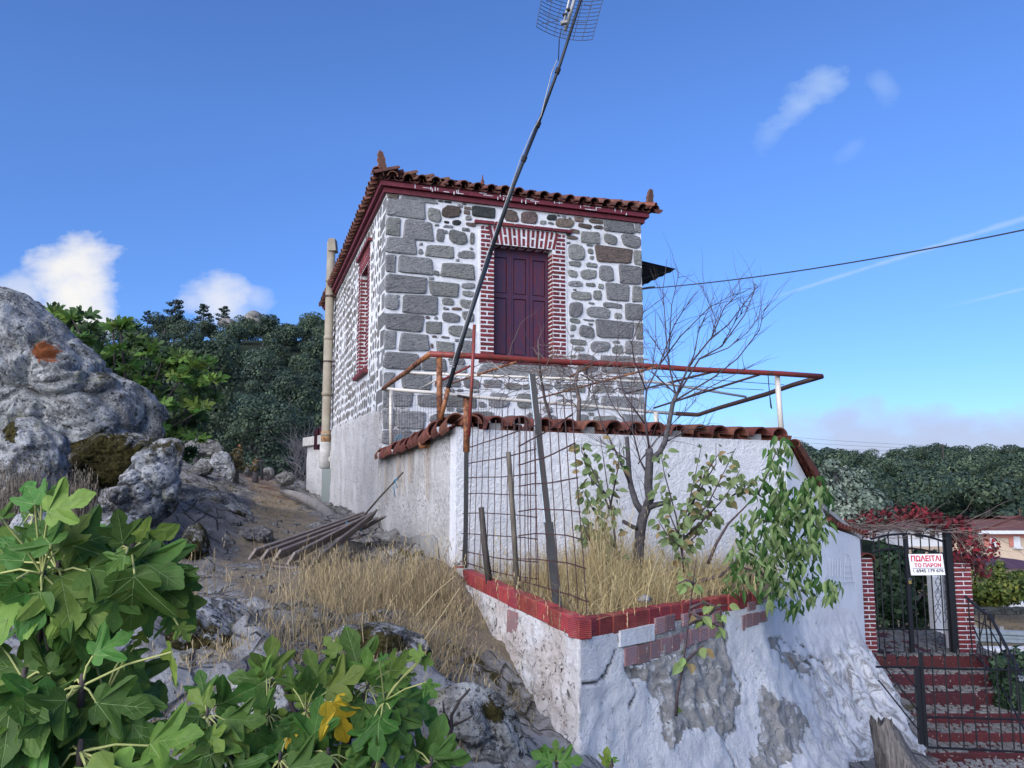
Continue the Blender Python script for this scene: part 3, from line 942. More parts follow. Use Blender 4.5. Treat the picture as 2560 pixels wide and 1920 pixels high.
def pine_mesh(seed, H=7.0):
    rnd = random.Random(seed)
    lobes = []
    tr = MB(); tr.tube([(0, 0, -.5), (.1, .05, H * .5), (-.05, 0, H * .95)], [.18, .13, .05], 6)
    for i in range(15):
        z = H * (.32 + .62 * i / 14); a = i * 2.4 + rnd.uniform(-.4, .4)
        L = (1 - .75 * i / 14) * rnd.uniform(1.5, 2.6)
        tip = (math.cos(a) * L, math.sin(a) * L, z + .25 * L)
        tr.tube([(0, 0, z - .3), tip], [.06, .02], 4)
        for t in (.55, .8, 1.0):
            lobes.append(((tip[0] * t, tip[1] * t, z - .3 + (tip[2] - z + .3) * t), (.55, .55, .26)))
    mb = MB(); foliage(mb, lobes, 1300, .10, .24, rnd)
    return mb, tr

OAK = []
for s in range(5):
    f, t = oak_mesh(40 + s)
    OAK.append((f.mesh('oak_crown', M['oak_far']), t.mesh('oak_trunk', M['bark'])))
PINE = []
for s in range(2):
    f, t = pine_mesh(70 + s)
    PINE.append((f.mesh('pine_crown', M['pine_far']), t.mesh('pine_trunk', M['bark'])))

def put_tree(name, label, meshes, x, y, scale, rot, group=None, dz=0.0, sz=None):
    z = gz(x, y) + dz
    o = thing(name, label, 'tree', (x, y, z), group)
    o.rotation_euler.z = rot
    o.scale = (scale, scale, sz or scale)
    for nm, me in (('crown', meshes[0]), ('trunk', meshes[1])):
        c = bpy.data.objects.new(nm, me); COL.objects.link(c); c.parent = o
    return o

rt = random.Random(5)
# left slope
y = 46.0
while y < 152:
    step = 4.2 + y * .018
    X = -.74
    while X < -.215:
        x = (X + rt.uniform(-.006, .006)) * y
        yy = y + rt.uniform(-1.6, 1.6)
        put_tree('oak_tree', 'dark green oak massed in the wood covering the left hillside', OAK[rt.randrange(5)], x, yy, rt.uniform(.72, 1.12), rt.uniform(0, 6.28), 'oaks on the left hillside', -.8)
        X += step / y * rt.uniform(.85, 1.2)
    y += step * .98 * (1 + (y - 46) / 150)
# right slope
y = 62.0
while y < 150:
    step = 5.6
    X = .335
    while X < .72:
        x = (X + rt.uniform(-.006, .006)) * y
        put_tree('oak_tree', 'dark oak massed in the wood on the low right hillside', OAK[rt.randrange(5)], x, y + rt.uniform(-2, 2), rt.uniform(.75, 1.2), rt.uniform(0, 6.28), 'oaks on the right hillside', -.6)
        X += step / y * rt.uniform(.85, 1.25)
    y += 9.5

def ridge_tree(name, label, meshes, px, py_top, y, h, scale, sz=None):
    p = at(px, py_top, y)
    o = put_tree(name, label, meshes, p.x, y, scale, px * .1, None, 0, sz)
    o.location.z = p.z - h * (sz or scale)
    parent_base[o.name] = o.location.copy()
    return o
ridge_tree('pine_tree', 'tallest dark pine standing on the left ridge against the cloud', PINE[0], 440, 746, 138, 7.0, 1.15)
ridge_tree('pine_tree', 'dark pine with a gap in its crown, second from the ridge rocks', PINE[1], 510, 758, 138, 7.0, .95)
ridge_tree('pine_tree', 'small dark pine beside the ridge rocks', PINE[0], 560, 763, 140, 7.0, .80)
ridge_tree('pine_tree', 'smallest thin pine leftmost on the ridge', PINE[1], 370, 775, 136, 7.0, .55)
ridge_tree('oak_tree', 'round crowned oak rising above the right hillside by the wall tiles', OAK[2], 2045, 1098, 70, 6.0, .95)
ridge_tree('oak_tree', 'broad oak on the right skyline below the utility pole', OAK[0], 2358, 1122, 110, 6.0, 1.15)
ridge_tree('oak_tree', 'spreading oak on the right skyline, sky showing through its crown', OAK[3], 2450, 1122, 112, 6.0, 1.2)
ridge_tree('oak_tree', 'domed oak on the right skyline left of the saddle', OAK[1], 2195, 1136, 105, 6.0, 1.15)

def ridgerock(label, poly, y, th, mat='rock_grey'):
    boulder('hilltop_rock', label, poly, y, th, M[mat], .5, None, None, .25, res=1.0, cat='rock')
ridgerock('grey granite tor at the top of the left ridge', [(608, 800), (612, 782), (628, 776), (645, 779), (660, 786), (664, 802), (655, 822), (640, 830), (622, 816)], 141, 2.0)
ridgerock('low grey rocks left of the ridge tor', [(538, 812), (545, 796), (562, 792), (585, 798), (592, 812), (570, 820)], 139, 2.0)
ridgerock('grey crag just below the ridge tor', [(650, 840), (656, 824), (672, 818), (680, 832), (672, 850), (658, 852)], 132, 1.5)
ridgerock('small grey crag near the roof on the left ridge', [(752, 842), (758, 826), (770, 824), (778, 840), (772, 856), (758, 856)], 130, 1.5)
M['rock_sun'] = m_rock('granite_painted_sunlit', (.42, .38, .28), (.55, .50, .38), (.62, .58, .45), .4, scale=.2)  # low sunlight on the skyline rocks is painted into this warm colour
ridgerock('sunlight-coloured rock outcrop on the right skyline behind the olive', [(2080, 1142), (2086, 1130), (2104, 1127), (2126, 1131), (2148, 1136), (2155, 1150), (2120, 1158)], 150, 3, 'rock_sun')
ridgerock('sunlight-coloured rock showing between the oaks right of the saddle', [(2295, 1160), (2302, 1144), (2322, 1139), (2338, 1146), (2338, 1162)], 150, 3, 'rock_sun')
ridgerock('sunlight-coloured rock between the two broad oaks on the right skyline', [(2388, 1150), (2394, 1134), (2410, 1132), (2420, 1146), (2414, 1160)], 150, 3, 'rock_sun')

up = thing('utility_pole', 'tiny wooden utility pole standing on the right skyline', 'utility pole', at(2360, 1150, 108))
m_ = MB(); b0 = at(2360, 1160, 108); m_.tube([b0, b0 + Vector((0, 0, 2.8))], .09, 6); m_.build('pole', M['wood_dark'], up)
m_ = MB(); m_.box(b0 + Vector((0, 0, 2.55)), (.55, 0, 0), (0, .05, 0), (0, 0, .05)); m_.build('crossarm', M['wood_dark'], up)
for dx in (-.5, .5):
    m_ = MB(); m_.lathe(b0 + Vector((dx, 0, 2.6)), [(.05, 0), (.06, .15), (.03, .3)], n=6); m_.build('insulator', M['cable'], up)
def wire_line(name, label, p, q, sag, r, group=None, mat='cable', n=14):
    w = MB(); p, q = Vector(p), Vector(q)
    w.tube([p.lerp(q, t / n) - Vector((0, 0, sag * 4 * (t / n) * (1 - t / n))) for t in range(n + 1)], r, 4)
    return tag(w.build(name, M[mat]), label, 'wire', group)
for i, dy in enumerate((0, 14, 28)):
    wire_line('power_line', ['topmost', 'middle', 'lowest'][i] + ' of three power lines crossing above the right skyline', at(1970, 1092 + dy * .85, 104), at(2360, 1115 + dy * .5, 108), .15, .018, 'power lines on the right skyline')
for i in range(4):
    wire_line('power_line', ['topmost', 'second', 'third', 'lowest'][i] + ' of the power lines crossing the left hillside', at(560, 893 + i * 9, 60), at(815, 935 + i * 12, 52), .35, .012, 'power lines across the left hillside')

# ================================================================== the stone house
UH = Vector((.946, .3242, 0)).normalized()          # along the front
VH = Vector((-UH.y, UH.x, 0))                       # towards the back
ZV = Vector((0, 0, 1))
C0 = Vector((-2.20, 13.0, 0))
HW, HD, HT = 5.0, 10.4, 4.97                        # front width, depth, wall top
HB = -1.6

def hp(a, b, z): return C0 + UH * a + VH * b + ZV * z

def front_uv(px, py):                               # pixel -> (a, z) on the front wall
    p = onplane(px, py, C0, VH)
    d = p - C0
    return d.dot(UH), p.z

house = thing('stone_house', 'two storey grey stone house with white mortar and red cornice', 'house', tuple(hp(2.5, 0, -1)))
# window openings on the two visible walls
fo_l, _ = front_uv(1234, 760); fo_r, _ = front_uv(1381, 760)
_, fo_t = front_uv(1300, 617); _, fo_b = front_uv(1300, 903)
LW = (1.95, 3.0)                                    # opening along the left wall

def wall_grid(mb, P, w, zb, zt, hole, res=.25):      # a wall sheet with a rectangular hole; P(a, d, z)
    def cuts(lo, hi, h0, h1):
        c = [lo, hi] + ([h0, h1] if h0 is not None else [])
        c = sorted(c); out = []
        for p, q in zip(c, c[1:]):
            k = max(1, int((q - p) / res)); out += [p + (q - p) * i / k for i in range(k)]
        return out + [hi]
    h = hole or (None,) * 4
    A, Z = cuts(0, w, h[0], h[1]), cuts(zb, zt, h[2], h[3])
    b = len(mb.v)
    for z in Z:
        for a in A:
            mb.v.append(tuple(P(a, .012 * fbm((a, z, 3.3), 2.2, 3), z)))
    n = len(A)
    for i in range(len(Z) - 1):
        for j in range(n - 1):
            ca, cz = (A[j] + A[j + 1]) / 2, (Z[i] + Z[i + 1]) / 2
            if hole and h[0] < ca < h[1] and h[2] < cz < h[3]: continue
            mb.f.append((b + i * n + j, b + i * n + j + 1, b + (i + 1) * n + j + 1, b + (i + 1) * n + j)); mb.m.append(0)

w = MB(); wall_grid(w, lambda a, d, z: hp(a, d, z), HW, HB, HT, (fo_l, fo_r, fo_b, fo_t)); front_wall = w.build('front_wall', M['mortar'], house)
w = MB(); wall_grid(w, lambda a, d, z: hp(d, HD - a, z), HD, 1.0, HT, (HD - LW[1], HD - LW[0], fo_b, fo_t)); left_wall = w.build('side_wall', M['mortar'], house)
w = MB(); wall_grid(w, lambda a, d, z: hp(HW, a, z), HD, HB, HT, None, 1.0); w.build('side_wall', M['mortar'], house)
w = MB(); wall_grid(w, lambda a, d, z: hp(HW - a, HD, z), HW, HB, HT, None, 1.0); w.build('back_wall', M['mortar'], house)
# plastered lower part of the left wall, standing proud with a ragged top edge
w = MB()
rows = []
NB = 150
for i in range(26):
    t = i / 25
    row = []
    for j in range(NB + 1):
        b = HD * j / NB
        top = 1.22 + .10 * fbm((b, 0, 7), 1.7, 4) + .02 * b
        z = HB + (top - HB) * t
        pr = .045 + .02 * fbm((b, z, 2), 2.5, 4) + (.05 if z < -.6 else .0) * smooth(np.array(-z), .3, .9)
        if i == 25: pr = -.01
        row.append(hp(-pr, b, z))
    rows.append(row)
w.grid(rows, flip=True)
w.grid([[r[0], hp(.45, -.012, r[0].z)] for r in rows])
w.build('plaster_base', M['stucco_old'], house, smooth=True)

# --- stones
def stone_mesh(poly, P, h=.022, bev=.016, jit=.004, rnd=RND):
    """poly: outline (a, z) anticlockwise on the wall, P(a, d, z) -> point, d = how far out of the wall"""
    c = (sum(p[0] for p in poly) / len(poly), sum(p[1] for p in poly) / len(poly))
    n = len(poly)
    mb = MB()
    def ring(sh, d, j):
        out = []
        for (a, z) in poly:
            L = math.hypot(a - c[0], z - c[1])
            k = max(.25, 1 - sh / max(L, .01))
            out.append(P(c[0] + (a - c[0]) * k + rnd.uniform(-j, j), d + rnd.uniform(-j, j), c[1] + (z - c[1]) * k + rnd.uniform(-j, j)))
        return out
    r0, r1, r2 = ring(0, -.02, 0), ring(bev * .3, h * .75, jit), ring(bev * 1.6, h, jit)
    mb.v = [tuple(p) for p in r0 + r1 + r2]
    for k in (0, n):
        for i in range(n):
            j = (i + 1) % n
            mb.f.append((k + i, k + j, k + n + j, k + n + i))
    mb.v.append(tuple(P(c[0] + rnd.uniform(-.02, .02), h + rnd.uniform(-.004, .006), c[1])))
    for i in range(n): mb.f.append((2 * n + i, 2 * n + (i + 1) % n, 3 * n))
    mb.m = [0] * len(mb.f)
    return mb

def blob(a0, z0, a1, z1, kind, rnd=RND):
    ca, cz, ra, rz = (a0 + a1) / 2, (z0 + z1) / 2, (a1 - a0) / 2, (z1 - z0) / 2
    n = 20 if kind == 'r' else 14
    e = 9.0 if kind == 'r' else 2.9
    k1, k2 = rnd.uniform(-.10, .10), rnd.uniform(-.08, .08)
    ph = rnd.uniform(0, 6.28)
    pts = []
    for i in range(n):
        t = 2 * math.pi * (i + .5) / n
        c, s = math.cos(t), math.sin(t)
        x = math.copysign(abs(c) ** (2 / e), c); z = math.copysign(abs(s) ** (2 / e), s)
        w_ = (.034 if kind == 'r' else .10)
        q = 1 + w_ * math.sin(2 * t + ph) + rnd.uniform(-w_, w_) * .55
        x2 = x * q * (1 + k1 * z); z2 = z * q * (1 + k2 * x)
        pts.append((ca + ra * max(-1.05, min(1.05, x2)), cz + rz * max(-1.06, min(1.06, z2))))
    return pts

STN = {'g': 'stone_grey', 'G': 'stone_green', 'b': 'stone_brown', 't': 'stone_tan', 'd': 'stone_dark', 'l': 'stone_light'}
CR = {1: (940, 460, .13562), 2: (940, 670, .13562), 3: (940, 880, .13562), 4: (1160, 490, .12658), 5: (1400, 530, .13562), 6: (1400, 740, .13562), 7: (1200, 880, .1989)}
FS = """1 145 165 410 260 rt;1 455 205 1110 330 rg;1 150 285 885 625 rg;1 150 620 435 945 rG;1 510 690 1050 1035 rg;1 960 440 1190 700 oG;1 1225 400 1560 625 ob;1 1150 290 1235 330 ob;1 1265 312 1380 350 od
1 1595 335 1660 380 ob;1 1510 380 1585 430 ol;1 1635 425 1735 465 rt;1 1630 490 1720 550 rt;1 1645 585 1755 665 oG;1 1665 710 1825 785 ob;1 1770 430 2190 610 rd;1 1260 685 1340 725 od;1 1405 675 1555 760 od
1 1245 765 1420 810 og;1 1110 835 1260 1060 og;1 1255 850 1310 925 og;1 1345 850 1665 1115 oG;1 1740 890 1805 1130 oG;1 1595 820 1710 865 rg;1 1090 740 1150 780 og;1 150 990 725 1280 rg;1 785 1205 860 1290 og
1 925 1140 1420 1355 rG;1 1515 1230 1805 1385 ol;1 805 1090 855 1130 og;1 1480 1375 1525 1430 og;1 1730 1175 1775 1210 og;2 145 -240 345 75 rg;2 430 -203 1035 110 rg;2 1210 -80 1800 195 rG;2 1075 55 1160 140 oG
2 140 140 925 465 rg;2 975 170 1065 210 og;2 990 265 1515 520 rG;2 1580 275 1815 380 og;2 1600 425 1800 530 oG;2 140 470 410 785 og;2 490 510 1135 845 rg;2 1205 565 1440 680 oG;2 1555 590 1805 740 oG
2 1240 730 1335 770 og;2 1400 730 1570 775 ot;2 1225 820 1535 1005 og;2 1600 800 1800 985 oG;2 135 850 850 1160 rg;2 920 890 980 935 ob;2 1075 900 1135 940 og;2 925 995 1205 1205 rG;2 1335 1070 1790 1275 oG
2 140 1160 355 1490 rg;2 440 1215 970 1525 rg;2 1030 1250 1115 1280 ot;2 1210 1265 1340 1295 og;2 1010 1400 1050 1470 ot;2 1125 1365 1425 1560 rG;2 1590 1340 1790 1600 rg;2 1460 1305 1525 1355 og;2 360 500 430 540 og
3 120 15 795 315 rg;3 860 110 1280 350 rg;3 1330 110 1640 240 og;3 1470 250 1660 390 rg;3 110 380 330 680 rg;3 470 400 1020 690 rg;3 1100 480 1540 640 rg;3 1610 490 1915 670 og;3 1990 520 2300 650 rg;3 105 710 262 1010 rg
3 320 740 665 1000 rg;3 780 790 1140 1000 rg;3 1250 830 1850 1010 rG;3 1890 925 2020 1020 og;3 100 1060 330 1400 rg;3 385 1090 885 1415 rg;3 990 1140 1600 1320 og;3 1760 1100 2190 1320 oG;3 1310 1020 1420 1080 og;3 1480 1040 1600 1110 og
3 100 1440 640 1700 rg;3 700 1480 1100 1690 rg;3 1200 1400 1600 1600 og;3 1690 1400 2000 1580 rg;3 1330 690 1440 750 og;3 1500 690 1600 730 og;3 1800 710 1900 750 og
4 785 285 1065 510 ob;4 1110 320 1460 545 ob;4 1640 375 1815 480 od;4 1500 490 1615 560 oG;4 1805 455 2170 620 ot;4 1670 520 1760 560 og;4 1840 375 1890 405 og
5 30 65 100 100 og;5 150 110 200 140 og;5 275 105 425 180 rt;5 345 220 570 300 ob;5 545 135 780 215 ob;5 630 250 780 310 ob;5 815 165 1350 375 rg;5 1390 210 1550 380 rg;5 185 320 345 395 ot;5 125 385 185 435 od;5 140 445 310 510 ob
5 390 370 720 575 rG;5 820 405 1035 600 oG;5 1130 425 1560 660 og;5 140 610 465 880 oG;5 510 680 600 770 oG;5 550 815 610 875 oG;5 665 645 1305 940 rb;5 1370 715 1580 975 rG;5 485 595 600 630 og;5 145 915 390 1000 oG;5 490 935 670 1025 oG
5 150 1070 310 1205 oG;5 385 1060 655 1240 oG;5 705 995 985 1265 og;5 1090 1005 1590 1325 rg;5 160 1275 400 1380 og;5 480 1310 635 1375 oG;5 705 1325 800 1410 oG;5 855 1325 1260 1635 rg;5 1340 1380 1605 1660 rG;5 215 1460 565 1630 oG
5 610 1455 770 1615 oG;5 120 555 180 590 og;5 245 1420 290 1450 og;6 165 120 415 390 og;6 480 205 935 400 og;6 805 120 1135 230 og;6 530 120 620 150 og;6 995 315 1135 415 oG;6 1205 150 1620 440 rg;6 175 420 360 500 oG;6 430 430 620 460 og
6 185 535 285 640 oG;6 345 555 635 760 og;6 680 455 1340 780 rg;6 1400 510 1640 795 rG;6 190 710 245 750 og;6 190 800 470 900 oG;6 570 830 910 1035 og;6 975 830 1105 865 oG;6 950 920 1165 1060 oG;6 1205 840 1660 1070 rg;6 255 940 435 1010 oG
6 190 1090 280 1130 oG;6 530 505 595 535 og;7 0 172 1150 300 rg;7 1235 25 1470 250 og;7 1530 50 1930 270 rg;7 1985 70 2142 250 rg;7 60 360 260 440 og;7 310 390 520 470 oG;7 540 410 620 470 oG;7 1045 410 1310 500 rG;7 930 380 1020 460 og
7 1430 330 1690 410 og;7 1430 430 1670 505 rG;7 1720 320 2155 435 rg;7 1750 455 2165 525 rg;7 90 520 375 690 og;7 450 525 690 700 oG;7 740 400 900 480 og;7 950 530 1030 555 og;7 1160 540 1220 570 og;7 1395 545 1480 600 oG;7 960 595 1155 660 og
7 1210 605 1480 740 oG;7 1530 560 1975 705 rg;7 2010 570 2163 740 rg;7 790 680 900 760 og;7 1365 765 1425 800 oG;7 1230 790 1370 890 og;7 1430 800 1700 900 oG;7 1790 790 2165 910 rg;7 800 790 960 880 og;7 580 760 760 880 og;7 280 800 500 900 oG;7 20 750 180 880 og"""
nst = 0
def Pfront(a, d, z): return hp(a, -d, z)
for rec in FS.replace('\n', ';').split(';'):
    c, x0, y0, x1, y1, k = rec.split()
    ox, oy, s_ = CR[int(c)]
    px0, py0, px1, py1 = (ox + float(x0) * s_, oy + float(y0) * s_, ox + float(x1) * s_, oy + float(y1) * s_)
    cx, cy = (px0 + px1) / 2, (py0 + py1) / 2
    a0, _ = front_uv(px0, cy); a1, _ = front_uv(px1, cy)
    # the courses slope in the picture: heights are taken at the stone's own middle, less that slope
    sl = .09 * (px1 - px0) * (max(0, 1196 - cy) / 700)
    _, z1 = front_uv(cx, py0 + sl * .12); _, z0 = front_uv(cx, py1 - sl * .12)
    if float(x0) <= 160 and c in '123': a0 = .004
    if c in '56' and float(x1) > 1540 or c == '7' and float(x1) > 2130: a1 = HW - .004
    if a1 - a0 < .02 or z1 - z0 < .015: continue
    big = min(a1 - a0, z1 - z0)
    gw = .013 if k[0] == 'r' else .010
    a0, a1, z0, z1 = max(.004, a0 - gw), min(HW - .004, a1 + gw), z0 - gw * .8, min(HT - .01, z1 + gw * .8)
    sb = stone_mesh(blob(a0, z0, a1, z1, k[0]), Pfront, .018 + min(.020, big * .07), .010 + min(.010, big * .04), .006)
    sb.build('stone', M[STN[k[1]]], front_wall)
    nst += 1

# left wall: rubble in uneven rows, corner blocks first
def cell_poly(i, seeds, box, nb):
    x, y = seeds[i]
    poly = [(box[0], box[2]), (box[1], box[2]), (box[1], box[3]), (box[0], box[3])]
    for j in nb:
        if j == i: continue
        qx, qy = seeds[j]
        mx, my, dx, dy = (x + qx) / 2, (y + qy) / 2, qx - x, qy - y
        out = []
        for k in range(len(poly)):
            p, q = poly[k], poly[(k + 1) % len(poly)]
            sp, sq = (p[0] - mx) * dx + (p[1] - my) * dy, (q[0] - mx) * dx + (q[1] - my) * dy
            if sp <= 0: out.append(p)
            if sp * sq < 0:
                t = sp / (sp - sq); out.append((p[0] + (q[0] - p[0]) * t, p[1] + (q[1] - p[1]) * t))
        poly = out
        if len(poly) < 3: return None
    return poly

def chaikin(poly, it=1):
    for _ in range(it):
        o = []
        for k in range(len(poly)):
            p, q = poly[k], poly[(k + 1) % len(poly)]
            o += [(p[0] * .75 + q[0] * .25, p[1] * .75 + q[1] * .25), (p[0] * .25 + q[0] * .75, p[1] * .25 + q[1] * .75)]
        poly = o
    return poly

def Pleft(s, d, z): return hp(-d, HD - s, z)          # s runs from the back corner to the front one
rl = random.Random(21)
left_stones = []
z = 1.0
row = 0
while z < HT - .03:                                   # corner blocks
    h = rl.uniform(.26, .36); L = .62 if row % 2 else .36
    L += rl.uniform(-.08, .08)
    left_stones.append((0.2, blob(HD - L, z + .02, HD - .006, min(z + h, HT - .02) - .02, 'r', rl), 'rg'))
    z += h; row += 1
seeds = []
zz = 1.05
while zz < HT:
    x = HD - .62
    dzr = rl.uniform(.16, .23)
    while x > .1:
        seeds.append((x, zz + rl.uniform(-.05, .05)))
        x -= rl.uniform(.16, .34)
    zz += dzr
for i, (x, zc) in enumerate(seeds):
    if HD - LW[1] - .30 < x < HD - LW[0] + .30 and fo_b - .12 < zc < fo_t + .50: continue
    nb = [j for j, q in enumerate(seeds) if abs(q[0] - x) < .8 and abs(q[1] - zc) < .6]
    poly = cell_poly(i, seeds, (x - .4, x + .4, zc - .3, zc + .3), nb)
    if not poly: continue
    lim = HD - .44
    poly = [(min(lim, p[0]), min(HT - .01, max(1.02, p[1]))) for p in poly]
    c = (sum(p[0] for p in poly) / len(poly), sum(p[1] for p in poly) / len(poly))
    poly = chaikin(poly, 1)
    q = rl.uniform(.66, .80)
    poly = [(c[0] + (p[0] - c[0]) * q, c[1] + (p[1] - c[1]) * q) for p in poly]
    if len(poly) > 16: poly = poly[::2]
    left_stones.append((HD - c[0], poly, rl.choice(['og', 'oG', 'ow', 'ow', 'ow', 'og'])))
left_stones.sort(key=lambda q: q[0])
rest = MB()
STN['w'] = 'stone_warm'
for i, (_, poly, k) in enumerate(left_stones):
    sb = stone_mesh(poly, Pleft, .005, .010, .002, rl)
    if i < 300 - nst:
        sb.build('stone', M[STN[k[1]]], left_wall)
    else:
        b = len(rest.v); rest.v += sb.v; rest.f += [tuple(q + b for q in f) for f in sb.f]; rest.m += [0] * len(sb.f)
tag(rest.build('small_stones', M['stone_warm'], left_wall), kind='stuff')

# --- brick surrounds, sill, drip course, shutters
def brick(parent, P, a0, a1, z0, z1, d0=-.02, d1=.030, mat='red_brick', name='brick', rnd=RND, sk=0.0):
    mb = MB(); j = .003
    c = [(a0 + sk * 0, z0), (a1, z0), (a1 + sk, z1), (a0 + sk, z1)]
    r = lambda: rnd.uniform(-j, j)
    i_ = .006
    lo = [P(a, d0, z) for a, z in c]
    m_ = [P(a + r(), d1 - .006 + r() * .5, z + r()) for a, z in c]
    ca, cz = (a0 + a1) / 2, (z0 + z1) / 2
    hi = [P(a + (i_ if a < ca else -i_), d1, z + (i_ if z < cz else -i_)) for a, z in c]
    mb.add(lo + m_ + hi, [(0, 1, 5, 4), (1, 2, 6, 5), (2, 3, 7, 6), (3, 0, 4, 7), (4, 5, 9, 8), (5, 6, 10, 9), (6, 7, 11, 10), (7, 4, 8, 11), (8, 9, 10, 11)])
    return mb.build(name, M[mat], parent)

def surround(parent, P, o0, o1, zb, zt, depth, jw=.255):
    """brick frame round an opening o0..o1, zb..zt; P(a, d, z)"""
    # white lining board the bricks sit on
    for (x0, x1, y0, y1) in ((o0 - jw - .03, o0, zb - .03, zt + .45), (o1, o1 + jw + .03, zb - .03, zt + .45), (o0, o1, zt, zt + .45)):
        mb = MB(); mb.hexa([P(x0, -.03, y0), P(x1, -.03, y0), P(x1, -.03, y1), P(x0, -.03, y1), P(x0, .017, y0), P(x1, .017, y0), P(x1, .017, y1), P(x0, .017, y1)])
        mb.build('surround_mortar', M['mortar'], parent)
    # reveals
    for x, s in ((o0, 1), (o1, -1)):
        mb = MB(); mb.hexa([P(x - s * .05, -depth, zb), P(x - s * .05, .016, zb), P(x, .016, zb), P(x, -depth, zb), P(x - s * .05, -depth, zt), P(x - s * .05, .016, zt), P(x, .016, zt), P(x, -depth, zt)])
        mb.build('reveal', M['mortar'], parent)
    mb = MB(); mb.hexa([P(o0, -depth, zt), P(o1, -depth, zt), P(o1, .016, zt), P(o0, .016, zt), P(o0, -depth, zt + .06), P(o1, -depth, zt + .06), P(o1, .016, zt + .06), P(o0, .016, zt + .06)])
    mb.build('reveal', M['mortar'], parent)
    ch = .0795
    nrow = int((zt + .40 - zb) / ch)
    for r_ in range(nrow):
        z0 = zb + .012 + r_ * ch; z1 = z0 + .052
        inarch = z1 > zt - .02
        for side in (0, 1):
            ia, ib = (o0 - jw, o0) if side == 0 else (o1, o1 + jw)
            if inarch:                                   # jamb narrows beside the flat arch
                cut = .10 + .035 * (z1 - zt) / .3
                if side == 0: ib -= cut - .04
                else: ia += cut - .04
            if r_ % 2:
                brick(parent, P, ia + .004, ib - .002, z0, z1)
            else:
                w_ = ib - ia; m_ = ia + w_ * (.48 if side == 0 else .58)
                brick(parent, P, ia + .004, m_ - .014, z0, z1); brick(parent, P, m_ + .014, ib - .002, z0, z1)
            if not inarch:                               # bricks of the reveal
                x, s = (o0, 1) if side == 0 else (o1, -1)
                Q = lambda t, d, zz, x=x, s=s: P(x + s * d, .016 - t, zz)
                L = depth - .03
                if r_ % 2: brick(parent, Q, .0, L * .96, z0, z1, -.02, .012)
                else:
                    brick(parent, Q, .0, L * .42, z0, z1, -.02, .012); brick(parent, Q, L * .54, L * .96, z0, z1, -.02, .012)
    n = 15
    W = o1 - o0 + .12
    for i in range(n):
        t = (i + .5) / n - .5
        a = (o0 + o1) / 2 + W * t; hw = W / n * .30
        sk = t * .16
        if i % 2:
            brick(parent, P, a - hw, a + hw, zt + .02, zt + .155, sk=sk * .45); brick(parent, P, a - hw + sk * .55, a + hw + sk * .55, zt + .195, zt + .335, sk=sk * .45)
        else:
            brick(parent, P, a - hw, a + hw, zt + .006, zt + .335, sk=sk)
        Q = lambda aa, d, tt: P(aa, .016 - tt, zt - d)
        if abs(a - (o0 + o1) / 2) < (o1 - o0) / 2 - .03:
            brick(parent, Q, a - hw, a + hw, .01, depth * .9 if i % 2 == 0 else depth * .42, -.02, .010)

surround(front_wall, Pfront, fo_l, fo_r, fo_b, fo_t, .24)
surround(left_wall, Pleft, HD - LW[1], HD - LW[0], fo_b, fo_t, .24)

def drip(parent, P, a0, a1, z, n=5, dz=0.0):
    L = (a1 - a0) / n
    for i in range(n):
        x0, x1 = a0 + i * L + .012, a0 + (i + 1) * L - .012
        mb = MB(); ps = []
        for d, zz in ((-.03, 0), (.085, -.008), (.085, .046), (-.03, .052)):
            ps.append((d, z + zz))
        mb.prism([P(x0, d, zz) for d, zz in ps], P(x1, 0, 0) - P(x0, 0, 0))
        mb.build('drip_brick', M['red_brick'], parent)
da0, dz0 = front_uv(1184, 551); da1, _ = front_uv(1428, 575)
drip(front_wall, Pfront, da0, da1, dz0 - .05)
drip(left_wall, Pleft, HD - LW[1] - .36, HD - LW[0] + .36, dz0 - .05)

def sill(parent, P, a0, a1, z):
    mb = MB(); mb.prism([P(a0, d, zz) for d, zz in ((-.2, z - .085), (.10, z - .085), (.105, z - .02), (.095, z), (-.2, z + .01))], P(a1, 0, 0) - P(a0, 0, 0))
    mb.build('sill', M['red_band'], parent)
sill(left_wall, Pleft, HD - LW[1] - .27, HD - LW[0] + .22, fo_b)
mb = MB(); mb.prism([Pfront(fo_l - .28, d, zz) for d, zz in ((-.2, fo_b - .06), (.032, fo_b - .06), (.034, fo_b + .002), (-.2, fo_b + .01))], UH * (fo_r - fo_l + .56)); mb.build('sill', M['red_band'], front_wall)

